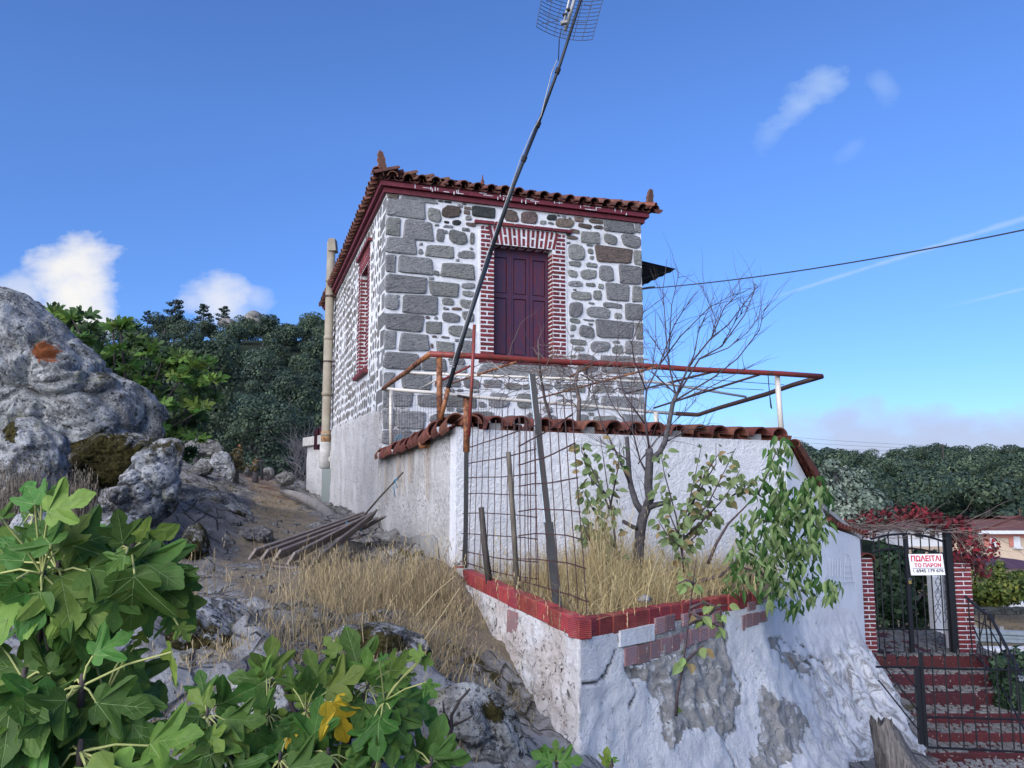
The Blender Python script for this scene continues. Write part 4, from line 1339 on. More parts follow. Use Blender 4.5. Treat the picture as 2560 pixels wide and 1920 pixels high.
def shutters(parent, P, o0, o1, zb, zt, dpt):
    n = 3; W = (o1 - o0) / n
    mb = MB(); mb.hexa([P(o0, -dpt - .06, zb), P(o1, -dpt - .06, zb), P(o1, -dpt - .02, zb), P(o0, -dpt - .02, zb), P(o0, -dpt - .06, zt), P(o1, -dpt - .06, zt), P(o1, -dpt - .02, zt), P(o0, -dpt - .02, zt)])
    mb.build('shutter_backing', M['shutter'], parent)
    for i in range(n):
        a0, a1 = o0 + W * i + .004, o0 + W * (i + 1) - .004
        H = zt - zb
        m_ = MB()
        def bar(x0, x1, y0, y1, d=.022):
            m_.hexa([P(x0, -dpt - .03, y0), P(x1, -dpt - .03, y0), P(x1, -dpt + d, y0), P(x0, -dpt + d, y0), P(x0, -dpt - .03, y1), P(x1, -dpt - .03, y1), P(x1, -dpt + d, y1), P(x0, -dpt + d, y1)])
        st = .062
        bar(a0, a0 + st, zb, zt); bar(a1 - st, a1, zb, zt)
        for y0, y1 in ((zb, zb + .16), (zb + H * .565, zb + H * .565 + .085), (zt - .17, zt)): bar(a0 + st, a1 - st, y0, y1, .020)
        for y0, y1 in ((zb + .16, zb + H * .565), (zb + H * .565 + .085, zt - .17)):
            bar(a0 + st + .016, a1 - st - .016, y0 + .018, y1 - .018, .008)
        lf = m_.build('shutter_leaf', M['shutter'], parent)
    mb = MB(); mb.hexa([P(o0 + W - .02, -dpt + .02, zb + .1), P(o0 + W + .02, -dpt + .02, zb + .1), P(o0 + W + .02, -dpt + .035, zb + .1), P(o0 + W - .02, -dpt + .035, zb + .1),
                        P(o0 + W - .02, -dpt + .02, zt - .1), P(o0 + W + .02, -dpt + .02, zt - .1), P(o0 + W + .02, -dpt + .035, zt - .1), P(o0 + W - .02, -dpt + .035, zt - .1)])
    mb.build('shutter_batten', M['shutter'], parent)
shutters(front_wall, Pfront, fo_l, fo_r, fo_b - .02, fo_t, .22)
shutters(left_wall, Pleft, HD - LW[1], HD - LW[0], fo_b - .02, fo_t, .22)

# --- cornice
for z0, z1, pr in ((HT, HT + .085, .06), (HT + .098, HT + .18, .125)):
    c = MB()
    o_, i_ = pr, -.08
    pts_o = [(-o_, -o_), (HW + o_, -o_), (HW + o_, HD + o_), (-o_, HD + o_)]
    pts_i = [(-i_, -i_), (HW + i_, -i_), (HW + i_, HD + i_), (-i_, HD + i_)]
    for k in range(4):
        j = (k + 1) % 4
        c.hexa([hp(*pts_o[k], z0), hp(*pts_o[j], z0), hp(*pts_i[j], z0), hp(*pts_i[k], z0), hp(*pts_o[k], z1), hp(*pts_o[j], z1), hp(*pts_i[j], z1), hp(*pts_i[k], z1)])
    c.build('cornice', M['red_band'], house)
c = MB()                                            # dark bed between the two bands and under the tiles
for z0, z1, pr in ((HT + .080, HT + .103, .035), (HT + .178, HT + .232, .10)):
    c.hexa([hp(-pr, -pr, z0), hp(HW + pr, -pr, z0), hp(HW + pr, HD + pr, z0), hp(-pr, HD + pr, z0), hp(-pr, -pr, z1), hp(HW + pr, -pr, z1), hp(HW + pr, HD + pr, z1), hp(-pr, HD + pr, z1)])
c.build('cornice_bed', M['red_band'], house)
pb = MB()                                            # patches of old mortar on the upper band
for i in range(34):
    a = RND.uniform(.2, HW - .2); z = HT + .14 + RND.choice((-.03, .03, 0)) ; wv = RND.random() < .45
    pb.box(hp(a, -.1262, z), UH * (RND.uniform(.05, .11) if wv else .008), VH * .003, ZV * (.006 if wv else RND.uniform(.02, .04)))
pb.build('mortar_patches', M['mortar'], house)['kind'] = 'stuff'

# --- tiled hip roof
EZ, OV, PITCHR = HT + .20, .235, math.tan(R(19.5))
def tile_mesh(L=.46, r0=.098, r1=.080, t=.013, seg=9, arc=170):
    mb = MB()
    ang = [R(-arc / 2 + arc * i / seg) for i in range(seg + 1)]
    rows = []
    for y, r in ((0, r0), (L, r1)):
        rows.append([(math.sin(a) * r, y, math.cos(a) * r) for a in ang])
    rin = []
    for y, r in ((0, r0 - t), (L, r1 - t)):
        rin.append([(math.sin(a) * r, y, math.cos(a) * r) for a in ang])
    mb.grid(rows); mb.grid(rin, flip=True)
    mb.grid([rin[0], rows[0]]); mb.grid([rows[1], rin[1]])
    for k in (0, -1): mb.add([rows[0][k], rows[1][k], rin[1][k], rin[0][k]], [(0, 1, 2, 3)])
    return mb
TILE = tile_mesh().mesh('roof_tile', M['tile_roof'])
TILE_RED = tile_mesh(.42, .112, .092, .015).mesh('coping_tile', M['tile'])

def tile_at(name, me, p, along, up, parent, flip=False):
    along = Vector(along).normalized(); up = Vector(up); up = (up - along * up.dot(along)).normalized()
    if flip: up = -up
    x = along.cross(up)
    o = addobj(name, me, parent)
    o.matrix_basis = frame(x, along, up, Vector(p))
    return o

roof = addobj('roof', None, house); parent_base[roof.name] = Vector(); 
base_slab = MB()
e0, e1 = -OV + .05, .0
A_, B_, C_, D_ = (-.16, -.16), (HW + .16, -.16), (HW + .16, HD + .16), (-.16, HD + .16)
rz = EZ + (HW / 2 + .16) * PITCHR - .02
r1, r2 = (HW / 2, HW / 2), (HW / 2, HD - HW / 2)
v6 = [hp(*A_, EZ - .01), hp(*B_, EZ - .01), hp(*C_, EZ - .01), hp(*D_, EZ - .01), hp(*r1, rz), hp(*r2, rz)]
base_slab.add(v6, [(0, 1, 4), (1, 2, 5, 4), (2, 3, 5), (3, 0, 4, 5), (3, 2, 1, 0)])
base_slab.build('roof_deck', M['tile_roof'], roof)
pit = .258
def tile_row(n, start, step, inward, name, jz=.012):
    for i in range(n):
        p = start + step * i
        up = Vector((0, 0, 1))
        al = (inward + ZV * PITCHR).normalized()
        q = p + Vector((RND.uniform(-.012, .012), RND.uniform(-.012, .012), RND.uniform(-jz, jz)))
        tile_at(name, TILE, q - al * RND.uniform(0, .02), al, up, roof)
        tile_at('pan_tile', TILE, q + step * .5 + ZV * .030 + al * .07, al, up, roof, True)
nf = int((HW + 2 * OV) / pit)
st = (HW + 2 * OV - .1) / nf
tile_row(nf + 1, hp(-OV + .05, -OV, EZ + .02), UH * st, VH, 'eave_tile')
nl = int((HD + 2 * OV) / pit); sl_ = (HD + 2 * OV - .1) / nl
tile_row(nl + 1, hp(-OV, -OV + .05, EZ + .02), VH * sl_, UH, 'eave_tile')
tile_row(8, hp(HW + OV, -OV + .25, EZ + .02), VH * sl_, -UH, 'eave_tile')
# the slopes above, hips and ridge
upper = MB()
tm = tile_mesh(.46, .098, .085, .013, 5)
def put_in(mb, src, mtx):
    b = len(mb.v)
    mb.v += [tuple(mtx @ Vector(p)) for p in src.v]; mb.f += [tuple(i + b for i in f) for f in src.f]; mb.m += [0] * len(src.f)
for side in range(2):
    for c in range(1, 7):
        y0 = -OV + c * .40
        wd = (HW + 2 * OV) - 2 * c * .40 if side == 0 else (HD + 2 * OV) - 2 * c * .40
        n_ = int(wd / st)
        for i in range(max(0, n_)):
            if side == 0: p, inw = hp(-OV + c * .40 + i * st + .1, y0, EZ + .03 + c * .40 * PITCHR), VH
            else: p, inw = hp(y0, -OV + c * .40 + i * st + .1, EZ + .03 + c * .40 * PITCHR), UH
            al = (inw + ZV * PITCHR).normalized(); u_ = (ZV - al * ZV.dot(al)).normalized()
            put_in(upper, tm, frame(al.cross(u_), al, u_, p))
upper.build('upper_tiles', M['tile_roof'], roof)['kind'] = 'stuff'
for (a0, b0) in ((-OV, -OV), (HW + OV, -OV)):
    sgn = 1 if a0 < 0 else -1
    d = (UH * sgn + VH + ZV * PITCHR).normalized()
    p0 = hp(a0, b0, EZ + .06)
    for i in range(8):
        tile_at('hip_tile', TILE_RED, p0 + d * (i * .36 + .03), d, ZV, roof)

def acroterion(p, d, lean):                          # flame shaped antefix
    k_ = .82
    out = [(-.055, 0), (-.075, .07), (-.055, .13), (-.075, .19), (-.05, .235), (-.058, .28), (-.022, .36), (.0, .33), (.03, .34), (.045, .26), (.065, .22), (.06, .15), (.075, .09), (.055, 0)]
    s = Vector((d.y, -d.x, 0)).normalized()
    sx = d
    mb = MB(); mb.prism([p + sx * (x + lean * z * .5) + ZV * z - s * .035 for x, z in out], s * .07)
    mb.lathe(p - ZV * .05, [(.09, 0), (.085, .04), (.06, .07)], n=10)
    o = mb.build('acroterion', M['tile_roof'], roof)
dL = (UH + VH * .2).normalized()
acroterion(hp(-.10, -.10, EZ + .16), dL, -.25); acroterion(hp(HW + .12, -.12, EZ + .13), dL, .35)
mb = MB(); mb.lathe(hp(*r1, rz + .05), [(.14, 0), (.10, .05), (.06, .09), (.10, .14), (.11, .18), (.06, .23), (.03, .27), (.045, .30), (.02, .36), (.008, .46)], n=10); mb.build('finial', M['tile'], roof, True)

# --- dark canopy on the right wall, cable
cn = thing('door_canopy', 'black corrugated canopy jutting from the right wall of the house', 'canopy', tuple(hp(HW, .6, 4.2)))
cb = MB(); rows = []
for i in range(25):
    b = .35 + 1.9 * i / 24
    dz = .012 * math.sin(i * 1.6)
    rows.append([hp(HW + .98 * t, b, 4.36 - .12 * t + dz) for t in (0, .25, .5, .75, 1)])
cb.grid(rows); cb.grid([[p - ZV * .012 for p in r] for r in rows], flip=True)
cb.build('sheet', M['sheet_black'], cn)
cb = MB()
for b in (.40, 1.3, 2.2):
    cb = MB(); cb.tube([hp(HW, b, 3.9), hp(HW + .9, b, 4.22), hp(HW, b, 4.33)], .014, 6)
    cb.build('bracket', M['black_iron'], cn)
cp = onplane(1616, 722, C0 + UH * HW, UH) if False else hp(HW, .05, front_uv(1616, 722)[1])
wire_line('service_cable', 'black service cable running from the house corner to the right', cp, at(2700, 545, 9.0), .12, .011)
cb = MB(); cb.tube([cp, cp.lerp(at(2700, 545, 9.0), .03), cp.lerp(at(2700, 545, 9.0), .05)], [.02, .022, .012], 6)
tag(cb.build('cable_clamp', M['cable']), 'dark twisted cable clamp at the house corner', 'cable clamp')

# --- flue pipe on the far end of the left wall
fl = thing('flue_pipe', 'tall cream flue pipe standing against the left wall of the house', 'pipe', tuple(at(812, 1170, 20.6)))
FP = [at(x, y, 20.6) for x, y in ((805, 600), (806, 700), (808, 850), (811, 990), (811, 1085), (812, 1130), (812, 1172))]
ax = FP[-1].copy()
segs = ((605, 705, .115), (705, 850, .118), (840, 990, .125), (985, 1090, .118))
for i, (y0, y1, r_) in enumerate(segs):
    mb = MB(); a_, b_ = at(806 + (y0 - 600) * .011, y0, 20.6), at(806 + (y1 - 600) * .011, y1, 20.6)
    a_.x = b_.x = ax.x
    d = (b_ - a_)
    mb.lathe(a_, [(r_, 0), (r_ * .98, -d.length * .93), (r_ * 1.14, -d.length * .935), (r_ * 1.14, -d.length)][::1], n=14)
    mb.build('pipe_length', M['pvc'], fl, True)
zt_ = at(806, 605, 20.6).z
mb = MB(); mb.hexa([Vector((ax.x - .05, 20.45, zt_ - .28)), Vector((ax.x + .16, 20.45, zt_ - .28)), Vector((ax.x + .16, 20.75, zt_ - .28)), Vector((ax.x - .05, 20.75, zt_ - .28)), Vector((ax.x - .05, 20.45, zt_ + .06)), Vector((ax.x + .12, 20.45, zt_ + .06)), Vector((ax.x + .12, 20.75, zt_ + .06)), Vector((ax.x - .05, 20.75, zt_ + .06))])
mb.build('cowl', M['pvc'], fl)
zc = at(811, 1092, 20.6).z
mb = MB(); mb.lathe((ax.x, 20.6, zc - .14), [(.125, 0), (.128, .28)], n=14); mb.build('clamp', M['pvc_rust'], fl, True)
z0_, z1_ = at(812, 1172, 20.6).z, zc - .14
mb = MB(); mb.lathe((ax.x, 20.6, z0_), [(.10, 0), (.15, .04), (.155, .3), (.14, z1_ - z0_)], n=14); mb.tube([(ax.x, 20.6, z0_ + .25), (ax.x + .75, 20.75, z0_ + .25)], .13, 12); mb.build('tee', M['cement'], fl, True)
for yy in (742, 905):
    zz = at(808, yy, 20.6).z
    mb = MB(); mb.lathe((ax.x, 20.6, zz - .02), [(.13, 0), (.13, .05)], n=12); mb.tube([(ax.x + .1, 20.55, zz), (ax.x + .75, 20.3, zz + .10)], .02, 6); mb.tube([(ax.x + .1, 20.55, zz - .12), (ax.x + .75, 20.3, zz - .02)], .02, 6)
    mb.build('bracket', M['rust_dark'], fl)
gb = MB(); pz0 = gz(ax.x + .1, 20.5)
gb.bevbox((ax.x + .12, 20.45, (z0_ + .0 + pz0) / 2 - .05), (.13, 0, 0), (0, .12, 0), (0, 0, (z0_ - pz0) / 2 + .05), .01)
tag(gb.build('metal_upstand', M['green_box']), 'grey green sheet metal upstand below the flue pipe', 'metal post')

# --- terrace wall behind the house on the left
tw = thing('terrace_wall', 'white terrace wall with a cement parapet behind the flue pipe', 'wall', tuple(at(790, 1240, 22.4)))
pA, pB = at(764, 1250, 23.2), at(835, 1250, 20.9)
pA.z = pB.z = 0
mb = MB(); dd = (pB - pA).normalized(); nn = Vector((dd.y, -dd.x, 0))
if nn.y > 0: nn = -nn
rows = []
for i in range(12):
    z = -1.0 + (.95 + 1.0) * i / 11
    rows.append([pA + dd * ((pB - pA).length * t / 20) + ZV * z - nn * .0 + nn * (.02 * fbm((t * .1, z, 0), 3, 3)) for t in range(21)])
mb.grid(rows); mb.grid([[p - nn * .3 - UH * .0 for p in (r[0], r[-1])] for r in rows], flip=True)
mb.grid([[r[0], r[0] - nn * .3] for r in rows], flip=True)
mb.build('wall_body', M['stucco_old'], tw, True)
mb = MB(); L_ = (pB - pA).length
for i in range(9):
    mb.bevbox(pA + dd * (L_ * (i + .5) / 9) + ZV * 1.08 + nn * .03, dd * (L_ / 18 - .01), nn * .12, ZV * .13, .015)
mb.build('parapet', M['cement'], tw)
fb = MB(); rows = []
for i in range(9):
    t = i / 8
    rows.append([at(785 + 24 * t, 1098, 21.9) + ZV * (-.30 + s_ * (.55 + .15 * t)) + Vector((0, .05 * math.sin(i * 2), 0)) for s_ in (0, .35, .7, 1)])
fb.grid(rows)
M['maroon_cloth'] = m_plain('maroon_cloth', (.05, .012, .022), (.035, .01, .018), 6, .9)
fo = fb.build('screen_cloth', M['maroon_cloth']); sm = fo.modifiers.new('thickness', 'SOLIDIFY'); sm.thickness = .02
tag(fo, 'dark maroon cloth screen hung above the terrace parapet', 'cloth')

# ================================================================== yard wall with tile coping
WA = Vector((-2.20, 12.95, 0)); WN = Vector((-.56, 7.75, 0)); WE = WN + UH * 3.98
WBdir = Vector((.69, .725, 0)).normalized()

def wall_seg(parent, name, P0, P1, top, bot, th, mat, nrm, res=.09, amp=.014, close=True):
    """rough rendered wall from P0 to P1; top(t) and bot(t) are heights, nrm points to the viewer"""
    L = (P1 - P0).length; nx = max(2, int(L / res)); nz = 26
    mb = MB(); rows = []
    for i in range(nz + 1):
        r = []
        for j in range(nx + 1):
            t = j / nx; z = lerp(bot(t), top(t), i / nz)
            q = P0.lerp(P1, t)
            edge = min(1, (1 - i / nz) * 6 + .15) * min(1, t * 12 + .1) * min(1, (1 - t) * 12 + .1)
            r.append(q + nrm * (amp * 1.6 * fbm((q.x, q.y, z), 1.8, 4, 5) * edge) + ZV * z)
        rows.append(r)
    mb.grid(rows)
    bk = [[(P0.lerp(P1, t) - nrm * th) + ZV * lerp(bot(t), top(t), i) for t in (0, .25, .5, .75, 1)] for i in (0, 1)]
    mb.grid(bk, flip=True)
    mb.grid([rows[-1], [P0.lerp(P1, j / nx) - nrm * th + ZV * top(j / nx) for j in range(nx + 1)]])
    mb.grid([[r[0], r[0] - nrm * th] for r in rows], flip=True); mb.grid([[r[-1], r[-1] - nrm * th] for r in rows])
    return mb.build(name, mat, parent, smooth=True)

_d = (WN - WA).normalized(); nL, nR = Vector((_d.y, -_d.x, 0)), -VH
nB = Vector((WBdir.y, -WBdir.x, 0))
yw = thing('yard_wall', 'white stucco yard wall with clay tile coping in front of the house', 'wall', tuple(WN + ZV * -1))
topL = lambda t: .37 + .15 * t ** 2.2
topR = lambda t: .50 - .065 * t
def topB(t):
    return float(np.interp(t * 2.22, [0, .10, .85, 1.22, 2.22], [.41, .40, -.24, -.62, -.80]))
botL = lambda t: -1.15 - .1 * t
wall_seg(yw, 'wall_face', WA, WN + VH * .03 + UH * .004, topL, botL, .24, M['stucco_old'], nL)
wall_seg(yw, 'wall_face', WN, WE, topR, lambda t: -1.6, .24, M['stucco'], nR)
WB1 = WE + WBdir * 2.22
M['stucco_fresh'] = m_stucco('fresh_whitewash', (.70, .72, .75), (.60, .62, .66), (.45, .46, .48), .30, .74, .5, .02, 10)
wall_seg(yw, 'wall_face', WE, WB1, topB, lambda t: -3.3, .24, M['stucco_fresh'], nB, amp=.01)
# coping tiles across the right-hand run
npz = 15
for i in range(npz):
    t = (i + .55) / npz
    p = WN.lerp(WE, t) + ZV * (topR(t) + .035) + nR * .06
    al = (VH + ZV * .10).normalized()
    tile_at('coping_tile', TILE_RED, p + Vector((RND.uniform(-.012, .012), 0, RND.uniform(-.01, .01))), al, ZV + UH * RND.uniform(-.10, .10), yw)
    tile_at('pan_tile', TILE_RED, p + UH * (3.98 / npz / 2) + ZV * .030 + al * .09, al, ZV, yw, True)
    if i % 4 == 1:
        bm_ = MB(); bm_.box(p + VH * .12 - ZV * .0, UH * .06, VH * .05, ZV * .035); bm_.build('bedding_mortar', M['cement_dark'], yw)
# ridge-like tiles down the left run
dl = (WN - WA); LL = dl.length; dl.normalize()
nt = 14
for i in range(nt):
    t = (i + .1) / nt
    p = WA.lerp(WN, t) + ZV * (topL(min(1, t + .03)) + .02) - nL * .12
    sl2 = (topL(min(1, t + .06)) - topL(t)) / (LL * .06)
    al = (dl + ZV * sl2).normalized()
    for side in (0, 1):
        q = p + nL * (.155 if side == 0 else -.09)
        tile_at('coping_tile', TILE_RED, q + ZV * RND.uniform(-.014, .014) + nL * RND.uniform(-.02, .02), -al + nL * RND.uniform(-.05, .05) - ZV * .05, ZV + nL * (1.05 if side == 0 else -.6) + Vector((RND.uniform(-.10, .10),) * 3), yw).location += al * .42
# stepped tiles down the end
for i in range(4):
    t = (.06 + i * .155) / 2.22
    p = WE.lerp(WB1, t) + ZV * (topB(t) + .10) - nB * .10
    for k in (-1, 0, 1):
        tile_at('coping_tile', TILE_RED, p + nB * (.13 * k) + ZV * (-.05 * abs(k)) + WBdir * .40 - ZV * .32, -(WBdir - ZV * .80), ZV + nB * (.5 * k), yw)
# small scalloped tiles on the low end
SC = tile_mesh(.30, .052, .048, .012, 7, 190).mesh('scallop_tile', M['tile'])
for i in range(10):
    t = (1.18 + i * .112) / 2.22
    p = WE.lerp(WB1, t) + ZV * (topB(t) + .045) + nB * .05
    tile_at('scallop_tile', SC, p, -nB, ZV, yw)
bm_ = MB(); bm_.hexa([WE.lerp(WB1, .43) + nB * .03 + ZV * (topB(.43) - .02), WB1 + nB * .03 + ZV * (topB(1) - .02), WB1 - nB * .27 + ZV * (topB(1) - .02), WE.lerp(WB1, .43) - nB * .27 + ZV * (topB(.43) - .02),
                      WE.lerp(WB1, .43) + nB * .03 + ZV * (topB(.43) + .03), WB1 + nB * .03 + ZV * (topB(1) + .03), WB1 - nB * .27 + ZV * (topB(1) + .03), WE.lerp(WB1, .43) - nB * .27 + ZV * (topB(.43) + .03)]); bm_.build('coping_bed', M['cement'], yw)
# the grey patch where the render fell off the left run, with rust runs from the coping
def stain_mesh(poly, P0, nrm, off, name, mat, parent):
    pts = [onplane(px, py, P0, nrm) + nrm * off for px, py in poly]
    mb = MB(); mb.prism(pts, -nrm * .02); return mb.build(name, mat, parent)
stain_mesh([(1008, 1338), (1030, 1346), (1052, 1336), (1062, 1342), (1085, 1336), (1096, 1352), (1100, 1395), (1108, 1440), (1085, 1450), (1060, 1425), (1030, 1405), (1007, 1400)], WA, nL, .034, 'bare_render_patch', M['cement_dark'], yw)
def m_stain():
    n = NT('rust_run'); c1 = n.mix(n.noise(20, 5, .6), (.30, .17, .08), (.46, .33, .19))
    m_ = n.done(c1, .95, spec=.1)
    tr = n.n('ShaderNodeBsdfTransparent'); ms = n.n('ShaderNodeMixShader')
    v = n.coord((14, 14, 1.2), rnd=False)
    n.put(ms.inputs[0], n.math('MULTIPLY', n.step(n.noise(3, 7, .7, vec=v), .42, .68), .75))
    n.t.links.new(tr.outputs[0], ms.inputs[1]); n.t.links.new(n.b.outputs[0], ms.inputs[2])
    n.t.links.new(ms.outputs[0], [q for q in n.t.nodes if q.type == 'OUTPUT_MATERIAL'][0].inputs[0])
    return n.m
M['rust_run'] = m_stain()
for x, y0, y1, w_ in ((1000, 1105, 1235, 5), (1012, 1112, 1240, 4), (1030, 1100, 1205, 7), (1073, 1105, 1250, 8), (968, 1150, 1260, 4), (1062, 1330, 1390, 6)):
    mb = MB(); a_ = [onplane(x + s_ * w_, yy, WA, nL) + nL * .030 for yy, s_ in ((y0, -1), (y0, 1), (y1, .5), (y1, -.5))]
    mb.add(a_, [(0, 1, 2, 3)]); mb.build('rust_run', M['rust_run'], yw)
# drain pipe stub sticking out under the coping
mb = MB(); q = onplane(1073, 1108, WA, nL); mb.tube([q - nL * .1, q + nL * .12 - ZV * .02], .05, 10); mb.build('drain_stub', M['rust'], yw, True)

# ghost drawing scratched on the fresh wall: a tall ship in thin grey line
M['pencil'] = m_plain('faint_pencil', (.44, .47, .52), (.52, .55, .60), 20, .9)
gd = MB()
def gl(*pts, r=.0042):
    gd.tube([onplane(x, y, WE, nB) + nB * .020 for x, y in pts], r, 4)
gl((2110, 1405), (2108, 1385), (2118, 1387), (2124, 1404)); gl((2108, 1400), (2106, 1455)); gl((2124, 1404), (2130, 1455)); gl((2107, 1415), (2126, 1417)); gl((2107, 1430), (2128, 1432)); gl((2106, 1443), (2129, 1445))
gl((2060, 1443), (2070, 1452), (2088, 1456), (2134, 1455), (2134, 1472)); gl((2062, 1446), (2062, 1470), (2096, 1468)); 
for x in (2066, 2070, 2077, 2083, 2090, 2097): gl((x, 1395 + (x % 7)), (x, 1442))
gd.build('pencil_drawing', M['pencil'], yw)['kind'] = 'stuff'

# ================================================================== planter on the whitewashed outcrop
PC = at(1447, 1551, 5.10); PL = at(1128, 1412, 7.70); PR = at(1900, 1478, 7.05)
pl = thing('raised_planter', 'planter edged with red hollow bricks on a whitewashed crumbling rock base', 'planter', tuple(PC + ZV * -.6))
def edge_run(A, B, n, hgt, dpt, first, nrm, name='edge_brick'):
    L = (B - A); Lh = L.length; d = L.normalized()
    ws = [first] + [(Lh - first) / (n - 1)] * (n - 1)
    s_ = 0
    for i, w_ in enumerate(ws):
        c = A + d * (s_ + w_ / 2)
        j = RND.uniform(-.006, .006)
        mb = MB(); mb.bevbox(c - nrm * (dpt / 2 + j) - ZV * (hgt / 2 - j * .5), d * (w_ / 2 - .0035), nrm * dpt / 2, ZV * hgt / 2, .006)
        mb.build(name, M['cap_brick'], pl); s_ += w_
nPL = Vector((-(PC - PL).y, (PC - PL).x, 0)).normalized(); nPL = nPL if nPL.x < 0 else -nPL
nPR = Vector(((PR - PC).y, -(PR - PC).x, 0)).normalized(); nPR = nPR if nPR.y < 0 else -nPR
edge_run(PC, PL + (PC - PL).normalized() * .35, 13, .125, .10, .10, nPL)
edge_run(PC + (PR - PC).normalized() * .012, PR, 17, .125, .10, .21, nPR)
mb = MB(); mb.bevbox(PC - ZV * .065 + (nPL + nPR).normalized() * .0, nPL.cross(ZV) * .05, nPL * .012, ZV * .07, .004)
# rubble and mortar lump at the wall end of the left edge
lump = MB(); q = PL + (PC - PL).normalized() * .16
boulder('mortar_lump', '', [(1128, 1440), (1132, 1424), (1150, 1418), (1170, 1424), (1182, 1445), (1175, 1462), (1150, 1460)], 7.45, .10, M['cement'], .02, parent=pl, freq=8)
b_ = MB(); b_.bevbox(at(1146, 1425, 7.62), (.05, 0, 0), (0, .06, 0), (0, 0, .035), .006); b_.build('edge_brick', M['cap_brick'], pl)
# soil
sm_ = MB(); sp = [PL - nPL * .05, PC - nPL * .06 - nPR * .06, PR - nPR * .05, WE - UH * .6 + ZV * -1.0, WN + ZV * -1.0]
rows = []
for i in range(20):
    a_, c_ = PL.lerp(PC, i / 19), WN.lerp(WE, .02 + .53 * i / 19)
    rows.append([Vector((lerp(a_.x, c_.x, j / 9), lerp(a_.y, c_.y, j / 9), -1.02 + .03 * ns((a_.x + j * .3, j * .4, 0), 3))) for j in range(10)])
sm_.grid(rows, flip=True)
rows = []
for i in range(20):
    a_, c_ = PC.lerp(PR, i / 19), WN.lerp(WE, .55 + .43 * i / 19)
    rows.append([Vector((lerp(a_.x, c_.x, j / 9), lerp(a_.y, c_.y, j / 9), -1.02 - .10 * i / 19 + .03 * ns((a_.x + j * .3, j * .4, 0), 3))) for j in range(10)])
sm_.grid(rows)
M['soil'] = m_plain('planter_soil', (.16, .115, .07), (.25, .19, .12), 9, .95, .8, .02, 50)
sm_.build('soil', M['soil'], pl, True)

# the base: a lofted crumbling surface below the bricks, bulging outwards as it goes down
TOPC = [Vector((-.90, 8.25, -.95)), PL + Vector((-.04, 0, -.10)), PL.lerp(PC, .5) + ZV * -.118, PC + ZV * -.118, PC.lerp(PR, .33) + ZV * -.118, PC.lerp(PR, .66) + ZV * -.118, PR + ZV * -.115,
        WE + WBdir * .15 + nB * .02 + ZV * -1.35, WE + WBdir * 1.0 + nB * .02 + ZV * -1.5, WE + WBdir * 1.8 + nB * .02 + ZV * -1.75, WB1 + nB * .02 + ZV * -2.35, WB1 + nB * .02 - WBdir * .0 + ZV * -2.62]
BOTC = [Vector((-1.05, 8.1, -1.5)), Vector((-.85, 7.45, -1.8)), Vector((-.34, 5.95, -2.2)), Vector((.28, 4.55, -2.9)), Vector((1.15, 4.75, -3.4)), Vector((1.95, 5.35, -3.6)), Vector((2.75, 6.05, -3.7)),
        Vector((3.35, 6.75, -3.7)), Vector((3.95, 7.45, -3.7)), Vector((4.45, 8.0, -3.75)), Vector((5.15, 8.75, -3.9)), Vector((5.35, 9.0, -3.95))]
STEPS = [10, 44, 44, 44, 44, 40, 34, 30, 28, 26, 10]
tp, bt = [], []
for i, n_ in enumerate(STEPS):
    for k in range(n_):
        t = k / n_
        tp.append(TOPC[i].lerp(TOPC[i + 1], t)); bt.append(BOTC[i].lerp(BOTC[i + 1], t))
tp.append(TOPC[-1]); bt.append(BOTC[-1])
def smooth_path(P, it, keep):
    for _ in range(it):
        P = [P[0]] + [P[i] if keep(i) else (P[i - 1] + P[i] * 2 + P[i + 1]) / 4 for i in range(1, len(P) - 1)] + [P[-1]]
    return P
bt = smooth_path(bt, 12, lambda i: False)
tp = smooth_path(tp, 4, lambda i: i < sum(STEPS[:6]))
NJ = 130
def inpoly(px, py, poly):
    c = False; n_ = len(poly)
    for i in range(n_):
        (x0, y0), (x1, y1) = poly[i], poly[i - 1]
        if (y0 > py) != (y1 > py) and px < (x1 - x0) * (py - y0) / (y1 - y0) + x0: c = not c
    return c
BARE1 = [(1552, 1665), (1600, 1672), (1660, 1650), (1720, 1622), (1795, 1600), (1812, 1595), (1818, 1640), (1840, 1700), (1845, 1760), (1830, 1830), (1812, 1850), (1780, 1822), (1715, 1825), (1700, 1860), (1668, 1872), (1648, 1832), (1655, 1780), (1640, 1745), (1625, 1720), (1610, 1700), (1560, 1690)]
BARE2 = [(1545, 1545), (1560, 1540), (1630, 1545), (1720, 1520), (1800, 1500), (1815, 1600), (1720, 1625), (1640, 1650), (1580, 1668), (1565, 1650), (1545, 1580)]
BARE3 = [(1885, 1740), (1900, 1710), (1925, 1740), (1960, 1750), (1995, 1790), (2000, 1850), (1970, 1900), (1930, 1940), (1880, 1950), (1890, 1850), (1905, 1800)]
BARE4 = [(1925, 1605), (1940, 1600), (1990, 1640), (2010, 1680), (1985, 1690), (1950, 1650)]
CRACKS = [[(1812, 1500), (1816, 1590), (1822, 1640), (1838, 1670), (1852, 1710), (1850, 1750), (1842, 1790), (1828, 1830), (1812, 1860), (1830, 1895), (1850, 1930)], [(1520, 1660), (1518, 1690)], [(1460, 1706), (1500, 1700), (1520, 1680), (1536, 1620)], [(1580, 1690), (1585, 1730), (1575, 1770)], [(1990, 1600), (2020, 1640), (2060, 1660)], [(1940, 1590), (1975, 1620), (2005, 1650), (2030, 1690)], [(2100, 1640), (2130, 1690)]]
